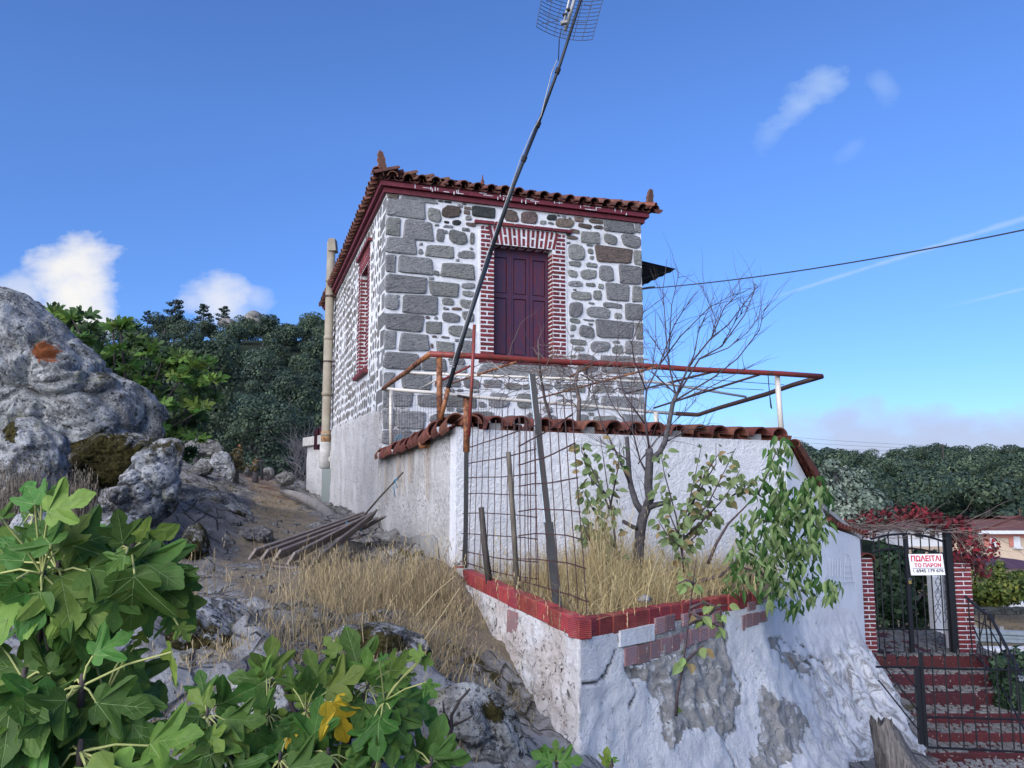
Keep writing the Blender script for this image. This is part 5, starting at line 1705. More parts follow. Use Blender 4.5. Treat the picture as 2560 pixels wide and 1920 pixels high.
def seg_d(px, py, pl_):
    b = 1e9
    for (x0, y0), (x1, y1) in zip(pl_, pl_[1:]):
        dx, dy = x1 - x0, y1 - y0
        t = max(0, min(1, ((px - x0) * dx + (py - y0) * dy) / (dx * dx + dy * dy)))
        b = min(b, math.hypot(px - x0 - t * dx, py - y0 - t * dy))
    return b
rows, bare, rough_, crk = [], [], [], []
NI = len(tp)
for i in range(NI):
    T, B = tp[i], bt[i]
    tan = (tp[min(i + 1, NI - 1)] - tp[max(i - 1, 0)]); tan.z = 0; tan.normalize()
    nr = Vector((tan.y, -tan.x, 0))
    s_ = i / (NI - 1)
    r = []
    for j in range(NJ + 1):
        t = j / NJ
        # near vertical under the bricks, then sweeping outwards
        w_ = .12 * t + .88 * t ** lerp(2.1, 1.0, float(smooth(np.array(s_), .80, .97)))
        p = Vector((lerp(T.x, B.x, w_), lerp(T.y, B.y, w_), lerp(T.z, B.z, t)))
        px, py = proj(p)
        jx, jy = px + 16 * fbm(p, 6, 4, 1), py + 16 * fbm(p, 6, 4, 9)
        bm = 1.0 if any(inpoly(jx, jy, q) for q in (BARE1, BARE2, BARE3, BARE4)) else 0.0
        cd = min(seg_d(px + 9 * fbm(p, 5, 4, 3), py + 9 * fbm(p, 5, 4, 7), q) for q in CRACKS)
        ck = max(0, 1 - cd / (2.2 + 2.2 * max(0, fbm(p, 4, 3, 11))))
        left = 1 - float(smooth(np.array(px), 1400, 1480))
        lowr = float(smooth(np.array(px), 1850, 2000)) * float(smooth(np.array(py), 1560, 1680))
        edge = min(1, t * 7)
        rg = .020 * fbm(p, 5, 4, 2) + left * .020 * fbm(p, 14, 3, 4) + t * .10 * fbm(p, 1.6, 4, 6) + lowr * .07 * (1 - abs(ns(p, 3.2)) * 2)
        if bm: rg += -.045 + .045 * (1 - abs(ns(p, 5)) * 2) + .024 * (1 - abs(ns(p, 13, 3)) * 2) + .012 * fbm(p, 22, 3)
        rg -= .05 * ck
        p = p + nr * (rg * edge)
        r.append(p); bare.append(bm); crk.append(min(1, ck * 1.6)); rough_.append(left)
    rows.append(r)
bb = MB(); bb.grid(rows)
bb.attr = {'bare': bare, 'crack': crk, 'rough': rough_}
def m_base():
    n = NT('crumbling_whitewash')
    n.co = n.coord(rnd=False)
    white = n.mix(n.step(n.noise(2.2, 6, .6), .35, .7), (.80, .815, .835), (.69, .705, .725))
    rg = n.attr('rough')
    white = n.mix(n.math('MULTIPLY', rg, n.step(n.noise(3.0, 6, .6), .3, .6)), white, (.58, .53, .50))
    sp = n.step(n.math('ADD', n.noise(22, 6, .75, dist=.8), n.math('MULTIPLY', rg, .06)), .62, .68)
    white = n.mix(sp, white, n.mix(rg, (.26, .26, .27), (.095, .070, .068)))
    p = n.sepz(n.pos())
    gre = n.math('MULTIPLY', n.step(n.noise(9, 8, .75, dist=.5), .52, .60), n.step(n.math('MULTIPLY', p[2], -1.0), 1.35, 2.2))
    white = n.mix(n.math('MULTIPLY', gre, .32), white, (.40, .40, .40))
    low = n.math('MULTIPLY', n.step(p[0], 2.6, 3.6), n.step(n.math('MULTIPLY', p[2], -1.0), 1.75, 2.3))
    vein = n.step(n.noise(4.5, 8, .75, dist=1.4), .48, .62)
    white = n.mix(n.math('MULTIPLY', low, vein), white, (.31, .30, .295))
    rock = n.mix(n.step(n.noise(7, 8, .7), .3, .7), (.27, .265, .25), (.45, .44, .42))
    rock = n.mix(n.step(n.noise(9, 6, .7), .55, .60), rock, (.60, .61, .62))
    rock = n.mix(n.step(n.noise(16, 6, .7), .64, .70), rock, (.10, .095, .085))
    rock = n.mix(n.step(n.noise(3, 5, .6), .62, .70), rock, (.27, .20, .13))
    bf = n.step(n.math('ADD', n.attr('bare'), n.math('MULTIPLY', n.math('SUBTRACT', n.noise(17, 7, .75), .5), .9)), .47, .53)
    col = n.mix(bf, white, rock)
    col = n.mix(n.math('MULTIPLY', n.step(n.attr('crack'), .1, .8), .85), col, (.085, .075, .068))
    h = n.math('ADD', n.noise(15, 7, .7), n.math('MULTIPLY', n.noise(60, 5, .7), .4))
    h = n.math('SUBTRACT', h, n.math('MULTIPLY', sp, .6))
    h = n.math('SUBTRACT', h, n.math('MULTIPLY', bf, .6))
    h = n.math('SUBTRACT', h, n.math('MULTIPLY', n.math('MULTIPLY', low, vein), .3))
    return n.done(col, .95, n.bump(h, 1.0, .03), spec=.12)
bb.build('whitewashed_base', m_base(), pl, True)

# bricks showing where the plaster fell, on the front face
def face_brick(x0, y0, x1, y1, sl_, off=.012, mat='bare_brick'):
    o = PC + ZV * -.2
    f = lambda x, y: onplane(x, y, o, nPR) + nPR * off
    a, b, c, d = f(x0, y1), f(x1, y1 + sl_ * (x1 - x0)), f(x1, y0 + sl_ * (x1 - x0)), f(x0, y0)
    mb = MB(); bk = -nPR * .10
    i_ = .004
    cc = (a + b + c + d) / 4
    ins = [q + (cc - q).normalized() * .006 + nPR * .004 for q in (a, b, c, d)]
    mb.add([a + bk, b + bk, c + bk, d + bk, a, b, c, d] + ins, [(0, 1, 5, 4), (1, 2, 6, 5), (2, 3, 7, 6), (3, 0, 4, 7), (4, 5, 9, 8), (5, 6, 10, 9), (6, 7, 11, 10), (7, 4, 8, 11), (8, 9, 10, 11)])
    mb.build('brick', M[mat], pl)
S8, OX, OY = .30136, 1320, 1420
def fb8(x0, y0, x1, y1, off=.012, mat='bare_brick'): face_brick(OX + x0 * S8, OY + y0 * S8, OX + x1 * S8, OY + y1 * S8, -.20, off, mat)
for x0, y0, x1, y1 in ((790, 660, 895, 815), (900, 640, 998, 795), (1002, 605, 1085, 755), (1090, 585, 1175, 715), (1182, 560, 1250, 690), (1255, 540, 1325, 672), (1330, 510, 1405, 640), (1410, 500, 1480, 612), (1485, 480, 1545, 585), (1550, 460, 1610, 560),
                       (1045, 415, 1125, 550), (1130, 395, 1208, 530), (1275, 380, 1320, 485), (1525, 365, 1600, 455), (1768, 395, 1790, 520), (1795, 385, 1848, 495), (1850, 375, 1902, 480), (1906, 370, 1975, 455), (1818, 285, 1878, 355), (1370, 345, 1440, 375)):
    fb8(x0, y0, x1, y1)
fb8(748, 520, 1035, 655, .016, 'mortar')
# one ribbed brick showing on the left face
o2 = PL + ZV * -.2
q = [onplane(x, y, o2, nPL) + nPL * .02 for x, y in ((1272, 1578), (1296, 1584), (1296, 1532), (1274, 1524))]
mb = MB(); mb.prism(q, -nPL * .08); mb.build('brick', M['bare_brick'], pl)
st_ = boulder('stone', 'pale flat stone resting on the planter brick edge', [(1590, 1502), (1596, 1494), (1612, 1486), (1628, 1490), (1634, 1502), (1615, 1507)], 5.95, .05, M['rock_white'], .008, cat='stone', freq=8)
st_ = boulder('stone', 'small flat grey stone by the black fence post', [(1132, 1409), (1140, 1404), (1152, 1407), (1154, 1412), (1140, 1414)], 7.3, .03, M['rock_grey'], .006, cat='stone', freq=8)

# ================================================================== pergola of rusting pipe
pg = thing('pergola', 'rusty red and white pipe pergola over the yard wall', 'pergola', tuple(at(1950, 1090, 9.6)))
def pipe(pts, r, mat, name, parent, n=8):
    mb = MB(); mb.tube(pts, r, n); return mb.build(name, M[mat], parent, True)
GA, GB = at(1075, 885, 8.2), at(2055, 941, 9.9)
GC, GD = at(958, 972, 11.4), at(1745, 1037, 12.4)
mid = lambda a, b, n, w: [a.lerp(b, i / n) + ZV * (w * math.sin(i * 2.1) if 0 < i < n else 0) for i in range(n + 1)]
pipe(mid(GA, GB, 8, .006), .034, 'rust_red', 'front_rail', pg)
pipe(mid(GA, GC, 5, .006), .030, 'rust', 'side_rail', pg)
GE = at(1690, 1034, 12.6)
pipe(mid(GB, GD, 5, .008) + [GE], .034, 'rust_dark', 'side_rail', pg)
pipe(mid(GC, GE, 6, .006), .028, 'rust_white', 'rear_rail', pg)
pipe([at(1942, 930, 9.75), at(1955, 1100, 9.75)], .036, 'rust_white', 'post', pg)
pipe([at(1098, 890, 8.25), at(1100, 1060, 8.25)], .032, 'rust', 'post', pg)
pipe([at(978, 975, 11.3), at(977, 1112, 11.3)], .030, 'rust_white', 'post', pg)
pipe([at(1640, 1030, 12.4), at(1641, 1075, 12.4)], .04, 'rust_white', 'post', pg)
pipe([at(1014, 932, 9.6), at(1640, 955, 10.5), at(1865, 992, 11.2)], .018, 'rust_white', 'cross_rail', pg)
for a, b, r, m_ in (((1290, 905, 8.3), (1118, 962, 11.5), .014, 'rust'), ((1475, 915, 8.6), (1395, 958, 11.9), .014, 'rust'), ((1640, 918, 8.9), (1330, 1000, 12.0), .013, 'rust'), ((1800, 925, 9.3), (1560, 985, 12.2), .015, 'rust_dark'),
                    ((1900, 936, 9.6), (1635, 1020, 12.4), .015, 'rust_dark'), ((1090, 958, 8.6), (1175, 915, 8.3), .013, 'rust_red'), ((1050, 972, 11), (1100, 945, 8.6), .012, 'rust_white')):
    pipe([at(*a), at(*b)], r, m_, 'cross_rail', pg, 6)
for a, b in (((1640, 940, 10), (1960, 962, 9.9)), ((1650, 962, 10.5), (1910, 975, 10.3))):
    pipe([at(*a), at(*b)], .005, 'cable', 'wire', pg, 4)
mb = MB(); mb.tube([at(1920, 935, 9.7), at(1924, 985, 9.7), at(1928, 1018, 9.7), at(1930, 1022, 9.7)], [.006, .006, .012, .006], 5); mb.build('hanging_wire', M['cable'], pg)
# net of thin wire hung along the left side
net = MB()
for i in range(44):
    x = 972 + i * 6.6
    net.tube([at(x, 985 + .1 * (x - 972) * .4, 11.2 - .028 * i), at(x + RND.uniform(-2, 2), 1115 - i * 1.2, 11.0 - .03 * i)], .0022, 3, caps=False)
for k_ in range(6):
    net.tube([at(972 + j * 30, 990 + k_ * 24 + RND.uniform(-3, 3) - j * (1.5 + .2 * k_), 11.1 - .13 * j) for j in range(10)], .002, 3, caps=False)
nt_ = net.build('wire_net', M['wire'], pg); nt_['kind'] = 'stuff'

# tangled leafless vine over the pergola
vn = thing('dry_grapevine', 'leafless tangled grapevine sprawling over the pergola pipes', 'vine', tuple(at(1430, 1060, 9.4)))
rv = random.Random(3)
def wander(p, d, L, r0, seg=9, curl=.35, rnd=rv):
    pts, rad = [p.copy()], [r0]
    d = d.normalized()
    for i in range(seg):
        d = (d + Vector((rnd.uniform(-1, 1), rnd.uniform(-1, 1), rnd.uniform(-1, 1))) * curl).normalized()
        p = p + d * (L / seg)
        pts.append(p.copy()); rad.append(r0 * (1 - .8 * (i + 1) / seg))
    return pts, rad
mb = MB(); mb.tube([at(1445, 1075, 9.2), at(1448, 1000, 9.2), at(1438, 960, 9.3), at(1450, 900, 9.2)], [.028, .026, .022, .016], 7); mb.build('stem', M['vine_stem'], vn, True)
mb = MB(); mb.tube([at(1385, 1075, 9.0), at(1362, 1000, 9.0), at(1350, 930, 8.7), at(1345, 850, 8.4)], [.020, .018, .014, .006], 7); mb.build('stem', M['vine_stem'], vn, True)
tw_ = MB()
for i in range(150):
    px, py = rv.uniform(1110, 1640), rv.uniform(900, 985)
    if rv.random() < .5: px, py = rv.gauss(1450, 70), rv.gauss(945, 30)
    p = at(px, py, rv.uniform(8.3, 11.5))
    a_, r_ = wander(p, Vector((rv.uniform(-1, 1), rv.uniform(-.6, .6), rv.uniform(-.5, .4))), rv.uniform(.35, 1.1), rv.uniform(.004, .009), 9, .45)
    tw_.tube(a_, r_, 4, caps=False)
tw_.build('twigs', M['vine_stem'], vn)['kind'] = 'stuff'
wl = MB(); wl.tube([at(1228, 905, 8.0), at(1270, 940, 8.0), at(1290, 952, 8.1), at(1400, 955, 8.2), at(1470, 958, 8.4)], .006, 5)
tag(wl.build('loose_wire', M['cable_grey']), 'thin pale wire looped over the pergola below the window', 'wire')

# ================================================================== television aerial on a leaning mast
an = thing('television_aerial', 'tall leaning mast carrying a grid television aerial', 'aerial', tuple(at(1102, 1047, 8.05)))
MP = [(1101, 1050, 8.05), (1121, 970, 8.0), (1160, 833, 7.95), (1225, 637, 7.9), (1284, 463, 7.85), (1345, 312, 7.8), (1400, 162, 7.8), (1452, 0, 7.8), (1496, -140, 7.8)]
mpt = [at(*q) for q in MP]
for (i, j, r, mt_) in ((0, 1, .025, 'rust'), (1, 3, .0235, 'mast'), (3, 5, .020, 'mast'), (5, 8, .0165, 'mast')):
    mb = MB(); mb.tube(mpt[i:j + 1], r, 10); mb.build('mast_length', M[mt_], an, True)
for q in ((1139, 905), (1148, 868), (1311, 398), (1345, 312), (1393, 178)):
    for k_ in range(len(MP) - 1):
        if MP[k_ + 1][1] <= q[1] <= MP[k_][1]:
            t = (q[1] - MP[k_][1]) / (MP[k_ + 1][1] - MP[k_][1])
            c = mpt[k_].lerp(mpt[k_ + 1], t); d = (mpt[k_ + 1] - mpt[k_]).normalized()
            mb = MB(); mb.lathe(c - d * .03, [(.026, 0), (.028, .06)], d, 10); mb.build('joint', M['cable'], an)
mb = MB(); mb.tube([at(1393, 150, 7.74), at(1380, 180, 7.74), at(1352, 290, 7.74), at(1330, 330, 7.76), at(1300, 400, 7.78), at(1285, 445, 7.8), at(1220, 630, 7.84), at(1130, 910, 7.9)], .0055, 5); mb.build('cable', M['cable_grey'], an)
mb = MB(); mb.tube([at(1404, 70, 7.6), at(1398, 100, 7.62), at(1396, 152, 7.74)], .0055, 5); mb.build('cable', M['cable'], an)
mb = MB()
for i in range(3):
    mb.tube([at(1130, 905 + 6 * i, 7.9) + Vector((.03 * math.cos(a), .03 * math.sin(a), 0)) for a in np.linspace(0, 6.28, 9)], .004, 4)
mb.build('cable_tie', M['cable_grey'], an)
# reflector grid: corners in the photograph, top edge above the frame
gc = [at(1340, 80, 7.95), at(1478, 112, 7.95), at(1511, 3, 8.0), at(1546, -140, 8.05), at(1384, -150, 8.05), at(1364, -10, 8.0)]
c00, c10, c11, c01 = gc[0], gc[1], gc[3], gc[4]
def gpt(u_, v_): return c00.lerp(c10, u_).lerp(c01.lerp(c11, u_), v_) + Vector((0, -.10 * (abs(u_ - .5) * 2) ** 2, 0))
for i in range(27):
    mb = MB(); mb.tube([gpt(u_, i / 26) for u_ in np.linspace(0, 1, 9)], .0034, 4); mb.build('grid_wire', M['mast'], an)
for u_ in (0, .17, .33, .48, .52, .67, .83, 1):
    mb = MB(); mb.tube([gpt(u_, v_) for v_ in np.linspace(0, 1, 5)], .0042, 4); mb.build('grid_wire', M['mast'], an)
mb = MB(); mb.tube([at(1413, 76, 7.72), at(1437, -5, 7.74), at(1470, -130, 7.76)], .020, 8); mb.build('boom', M['alu'], an, True)
mb = MB(); mb.tube([at(1408, 62, 7.66), at(1422, 5, 7.66), at(1432, -60, 7.66)], .013, 8); mb.build('boom', M['alu'], an, True)
mb = MB(); mb.bevbox(at(1410, 57, 7.64), (.035, 0, .006), (0, .025, 0), (-.006, 0, .016), .005); mb.build('junction_box', M['cement_dark'], an)
for x, y in ((1412, 37), (1420, 25)):
    mb = MB(); mb.bevbox(at(x, y, 7.66), (.022, 0, .004), (0, .02, 0), (-.004, 0, .012), .004); mb.build('clamp', M['cable'], an)
for a, b in (((1353, 60), (1395, 52)), ((1428, 57), (1468, 56)), ((1358, 30), (1395, 50)), ((1425, 52), (1440, 42)), ((1460, 10), (1480, 18)), ((1366, 4), (1382, 0))):
    mb = MB(); mb.tube([at(*a, 7.62), at(*b, 7.62)], .0034, 4); mb.build('dipole', M['mast'], an)

# ================================================================== fence of welded mesh, stakes
def wire_panel(label, bot, top, nv, hs, y0, y1, lean=0.0):
    """bot/top: pixel polylines (x, y) from left to right; hs: heights 0..1 of the horizontal wires"""
    t_ = thing('wire_mesh_panel', label, 'wire mesh', tuple(at(*bot[0], y0)), 'rusty mesh panels along the planter edge')
    f = lambda P, u_: (np.interp(u_, np.linspace(0, 1, len(P)), [q[0] for q in P]), np.interp(u_, np.linspace(0, 1, len(P)), [q[1] for q in P]))
    for i in range(nv):
        u_ = i / (nv - 1)
        yb = lerp(y0, y1, u_)
        (bx, by), (tx, ty) = f(bot, u_), f(top, u_)
        ty += RND.uniform(-22, 22)
        mb = MB(); pts = []
        for v_ in np.linspace(0, 1, 9):
            pts.append(at(lerp(bx, tx, v_) + RND.uniform(-.9, .9), lerp(by, ty, v_), yb + lean * v_))
        mb.tube(pts, .0050, 4); mb.build('vertical_wire', M['wire'], t_)
    for v_ in hs:
        mb = MB(); pts = []
        for u_ in np.linspace(-.03, 1.03, 12):
            (bx, by), (tx, ty) = f(bot, max(0, min(1, u_))), f(top, max(0, min(1, u_)))
            bx += (u_ - max(0, min(1, u_))) * (bot[-1][0] - bot[0][0])
            pts.append(at(lerp(bx, tx, v_), lerp(by, ty, v_) + 5 * math.sin(u_ * 3 + v_ * 9), lerp(y0, y1, u_) + lean * v_))
        mb.tube(pts, .0058, 4); mb.build('horizontal_wire', M['wire'], t_)
wire_panel('curved rusty wire mesh panel between the black post and the leaning steel bar', [(1156, 1412), (1200, 1425), (1250, 1440), (1300, 1452), (1340, 1462)], [(1168, 1068), (1210, 1050), (1255, 1035), (1300, 1018), (1338, 1005)], 13, (.03, .115, .24, .37, .50, .62, .74, .86), 7.45, 6.0)
wire_panel('rusty wire mesh panel standing at the planter corner', [(1302, 1472), (1340, 1480), (1385, 1495), (1430, 1512), (1468, 1535)], [(1296, 1052), (1330, 1030), (1360, 1012), (1395, 985), (1425, 960)], 8, (.05, .19, .32, .45, .60, .74, .86), 6.1, 5.25)
def stake(name, label, pts, r, mat, y, cat='stake', n=8, sq=False):
    mb = MB()
    mb.tube([at(*p, yy) for p, yy in zip(pts, y)], r, 4 if sq else n)
    return tag(mb.build(name, M[mat], smooth=not sq), label, cat)
stake('fence_post', 'black fence post at the corner of the yard wall', [(1163, 1420), (1165, 1280), (1166, 1120)], .030, 'black_iron', (7.35, 7.35, 7.35), 'post', sq=True)
fpst = stake('fence_post', 'rusty pipe post with a bent plate on top at the wall corner', [(1166, 1130), (1167, 1060), (1166, 995)], .032, 'rust', (7.35, 7.35, 7.35), 'post')
pp = MB(); pp.bevbox(at(1160, 992, 7.33), (.065, 0, -.012), (0, .04, 0), (.001, 0, .008), .004); pp.build('top_plate', M['cable'], fpst)
stake('rusty_rod', 'thin rusty red rod bound to the pipe post', [(1172, 1090), (1180, 950), (1186, 812)], .016, 'rust_red', (7.3, 7.3, 7.3), 'rod')
stake('wooden_stake', 'short black stake inside the mesh panel', [(1224, 1462), (1212, 1370), (1203, 1268)], [.030, .028, .024], 'wood_dark', (6.75, 6.75, 6.75))
stake('wooden_stake', 'tall grey wooden stake behind the mesh panel', [(1294, 1488), (1283, 1300), (1271, 1130)], [.022, .022, .021], 'wood_stake', (6.3, 6.35, 6.4))
lb = thing('leaning_angle_bar', 'leaning dark steel angle bar with a pale edge at the planter', 'steel bar', tuple(at(1394, 1512, 5.75)))
a_, b_ = at(1394, 1514, 5.75), at(1331, 935, 6.2)
d_ = (b_ - a_).normalized(); s1 = d_.cross(Vector((0, 1, 0))).normalized()
mb = MB(); c_ = (a_ + b_) / 2; mb.box(c_, s1 * .023, Vector((0, .005, 0)), d_ * ((b_ - a_).length / 2)); mb.build('flange', M['black_iron'], lb)
mb = MB(); mb.box(c_ - s1 * (-.027) + Vector((0, .020, 0)), s1 * .0045, Vector((0, .024, 0)), d_ * ((b_ - a_).length / 2)); mb.build('flange', M['galv'], lb)
mb = MB(); mb.box(a_.lerp(b_, .16) + s1 * .0 + Vector((0, -.012, 0)), s1 * .034, Vector((0, .008, 0)), d_ * .32); mb.build('lower_plate', M['black_iron'], lb)

# ================================================================== gate, pillars, sign
GY_ = 11.0
def gp(px, py, dy=0.0): return at(px, py, GY_ + dy)
def pillar(label, x0, x1, ytop, ybot, cap, first):
    p0, p1 = gp(x0, ytop), gp(x1, ytop); zb = gp(x0, ybot).z
    w_ = p1.x - p0.x; H = p0.z - zb
    t_ = thing('gate_pillar', label, 'pillar', ((p0.x + p1.x) / 2, GY_ + .15, zb), 'brick gate pillars')
    mb = MB(); mb.box(((p0.x + p1.x) / 2, GY_ + .16, (p0.z + zb) / 2), (w_ / 2, 0, 0), (0, .155, 0), (0, 0, H / 2)); mb.build('core', M['mortar'], t_)
    n_ = int(H / .0585); ch = H / n_
    P = lambda a, d, z: Vector((p0.x + a, GY_ + .005 - d, z))
    for i in range(n_):
        z0 = zb + i * ch + .006; z1 = z0 + ch - .015
        if i % 2 == first:
            brick(t_, P, .002, w_ - .002, z0, z1, -.02, .012)
        else:
            m_ = w_ * .52; brick(t_, P, .002, m_ - .008, z0, z1, -.02, .012); brick(t_, P, m_ + .008, w_ - .002, z0, z1, -.02, .012)
    if cap:
        tile_at('cap_tile', TILE_RED, Vector(((p0.x + p1.x) / 2, GY_ - .06, p0.z - .03)), (0, 1, 0), ZV, t_)
    else:
        mb = MB(); mb.bevbox(((p0.x + p1.x) / 2, GY_ + .16, p0.z + .06), (w_ / 2 + .02, 0, 0), (0, .18, 0), (0, 0, .06), .03); mb.build('cap', M['red_band'], t_)
pillar('red brick gate pillar joining the white wall, tile on top', 2149, 2181, 1396, 1690, True, 0)
pillar('red brick gate pillar overgrown with red vine', 2383, 2426, 1408, 1690, False, 1)
gt = thing('iron_gate', 'black wrought iron gate with an arched top at the stairs', 'gate', tuple(gp(2280, 1632)))
def bar(pts, r, parent=None, name='bar', n=6, mat='black_iron', dy=0.0):
    mb = MB(); mb.tube([p if isinstance(p, Vector) else gp(p[0], p[1], dy) for p in pts], r, n); return mb.build(name, M[mat], parent or gt)
def vbar(x, y0, y1, r=.010, dy=0.0, parent=None, name='bar'):
    p = gp(x, y0, dy); q = Vector((p.x, p.y, gp(x, y1, dy).z)); return bar([p, q], r, parent, name)
mb = MB(); p = gp(2170, 1355); mb.box((p.x, GY_ + .36, (p.z + gp(2167, 1640).z) / 2), (.04, 0, 0), (0, .04, 0), (0, 0, (p.z - gp(2167, 1640).z) / 2)); mb.build('gate_post', M['black_iron'], gt)
mb = MB(); p = gp(2366, 1325); mb.box((p.x, GY_, (p.z + gp(2366, 1640).z) / 2), (.042, 0, 0), (0, .045, 0), (0, 0, (p.z - gp(2366, 1640).z) / 2)); mb.build('gate_post', M['black_iron'], gt)
arc = lambda y0, yp: [(2177 + 182 * t, y0 - (y0 - yp) * (1 - (2 * t - 1) ** 2) + 6 * t) for t in np.linspace(0, 1, 11)]
bar(arc(1348, 1332), .016, name='arched_rail'); bar(arc(1382, 1368), .016, name='arched_rail')
bar([(2192, 1630), (2385, 1634)], .014, name='rail'); bar([(2188, 1571), (2378, 1575)], .010, name='rail')
for i, x in enumerate((2184, 2197, 2220, 2245, 2262, 2278, 2300, 2322, 2345, 2357)):
    y0 = 1352 - 16 * (1 - ((x - 2268) / 92) ** 2)
    vbar(x, y0, 1630, .017 if x == 2262 else .009)
mb = MB(); p = gp(2262, 1336); q = gp(2262, 1632); mb.box((p.x, GY_ - .01, (p.z + q.z) / 2), (.028, 0, 0), (0, .02, 0), (0, 0, (p.z - q.z) / 2)); mb.build('lock_stile', M['black_iron'], gt)
for cx in (2238, 2282, 2326):                         # overhead hoops
    bar([(cx + 20 * math.cos(a), 1345 - 26 * math.sin(a)) for a in np.linspace(0, math.pi, 9)], .009, name='hoop', dy=.35)
for cx, y0 in ((2345, 1445), (2345, 1480), (2345, 1520), (2368, 1445), (2368, 1480), (2368, 1520), (2350, 1590)):   # scrolls
    for s_ in (-1, 1):
        bar([gp(cx + s_ * (2 + 5 * math.sin(a) * (1 - a / 9)), y0 + 14 - 4 * a, .02) for a in np.linspace(0, 6, 10)], .004, name='scroll', n=4)
    bar([(cx - 8, y0 + 10), (cx, y0 + 24), (cx + 8, y0 + 38)], .004, name='scroll', n=4); bar([(cx + 8, y0 + 10), (cx, y0 + 24), (cx - 8, y0 + 38)], .004, name='scroll', n=4)
pk = thing('padlock', 'small brass padlock hanging on the iron gate below the sign', 'padlock', tuple(gp(2275, 1456, -.06)))
mb = MB(); mb.bevbox(gp(2275, 1456, -.06), (.020, 0, .004), (0, .009, 0), (-.004, 0, .022), .004); mb.build('body', M['brass'], pk)
mb = MB(); mb.tube([gp(2275 + 3 * math.cos(a), 1451 - 5 * math.sin(a), -.06) for a in np.linspace(0, math.pi, 7)], .0035, 5); mb.build('shackle', M['galv'], pk)

sg = thing('sale_sign', 'white for sale sign with red and black Greek lettering on the gate', 'sign', tuple(gp(2316, 1438, -.06)))
s0, s1_, s2, s3 = gp(2272, 1385, -.055), gp(2357, 1384, -.055), gp(2362, 1438, -.055), gp(2279, 1438, -.055)
ex = (s1_ - s0); sw = ex.length; ex.normalize(); ez = (s0 - s3); sh = ez.length; ez.normalize(); ey = ex.cross(ez)
M['sign_white'] = m_plain('sign_white', (.80, .80, .82), (.76, .76, .78), 6, .5, .05, .001)
M['sign_red'] = m_plain('sign_red', (.56, .015, .04), (.52, .012, .035), 6, .5, .05, .001)
M['sign_black'] = m_plain('sign_ink', (.02, .02, .025), (.015, .015, .02), 6, .5, .05, .001)
mb = MB(); mb.bevbox((s0 + s2) / 2, ex * sw / 2, ey * .004, ez * sh / 2, .002); mb.build('board', M['sign_white'], sg)
O = s3 - ey * 0
nrm_s = -ey if ey.y > 0 else ey
def letter(txt, u_, v_, width, height, mat, bold):
    cu = bpy.data.curves.new('lettering', 'FONT'); cu.body = txt; cu.size = 1.0; cu.offset = bold; cu.extrude = .002
    tmp = bpy.data.objects.new('lettering_source', cu); COL.objects.link(tmp)
    bpy.context.view_layer.update()
    me = bpy.data.meshes.new_from_object(tmp.evaluated_get(bpy.context.evaluated_depsgraph_get()))
    bpy.data.objects.remove(tmp)
    xs_, ys_ = [v.co.x for v in me.vertices], [v.co.y for v in me.vertices]
    sx, sy = width / (max(xs_) - min(xs_)), height / (max(ys_) - min(ys_))
    me.materials.clear(); me.materials.append(M[mat])
    me.transform(frame(ex * sx, ez * sy, nrm_s, O + ex * (u_ - min(xs_) * sx) + ez * (v_ - min(ys_) * sy) + nrm_s * .0056))
    return addobj('lettering', me, sg)
letter('ΠΩΛΕΙΤΑΙ', sw * .04, sh * .645, sw * .88, sh * .285, 'sign_red', .028)
letter('ΤΟ ΠΑΡΟΝ', sw * .115, sh * .375, sw * .78, sh * .185, 'sign_red', .026)
letter('6945 179 676', sw * .155, sh * .125, sw * .79, sh * .155, 'sign_black', .016)
mb = MB(); mb.box(O + ex * sw * .51 + ez * sh * .322 + nrm_s * .0052, ex * sw * .46, ez * sh * .009, nrm_s * .0012); mb.build('rule', M['sign_black'], sg)
mb = MB(); hc = O + ex * sw * .085 + ez * sh * .20 + nrm_s * .006
mb.tube([hc + ex * (.010 * math.cos(a)) + ez * (.020 * math.sin(a)) for a in np.linspace(1.2, 5.0, 8)], .0028, 5); mb.build('phone_symbol', M['sign_black'], sg)

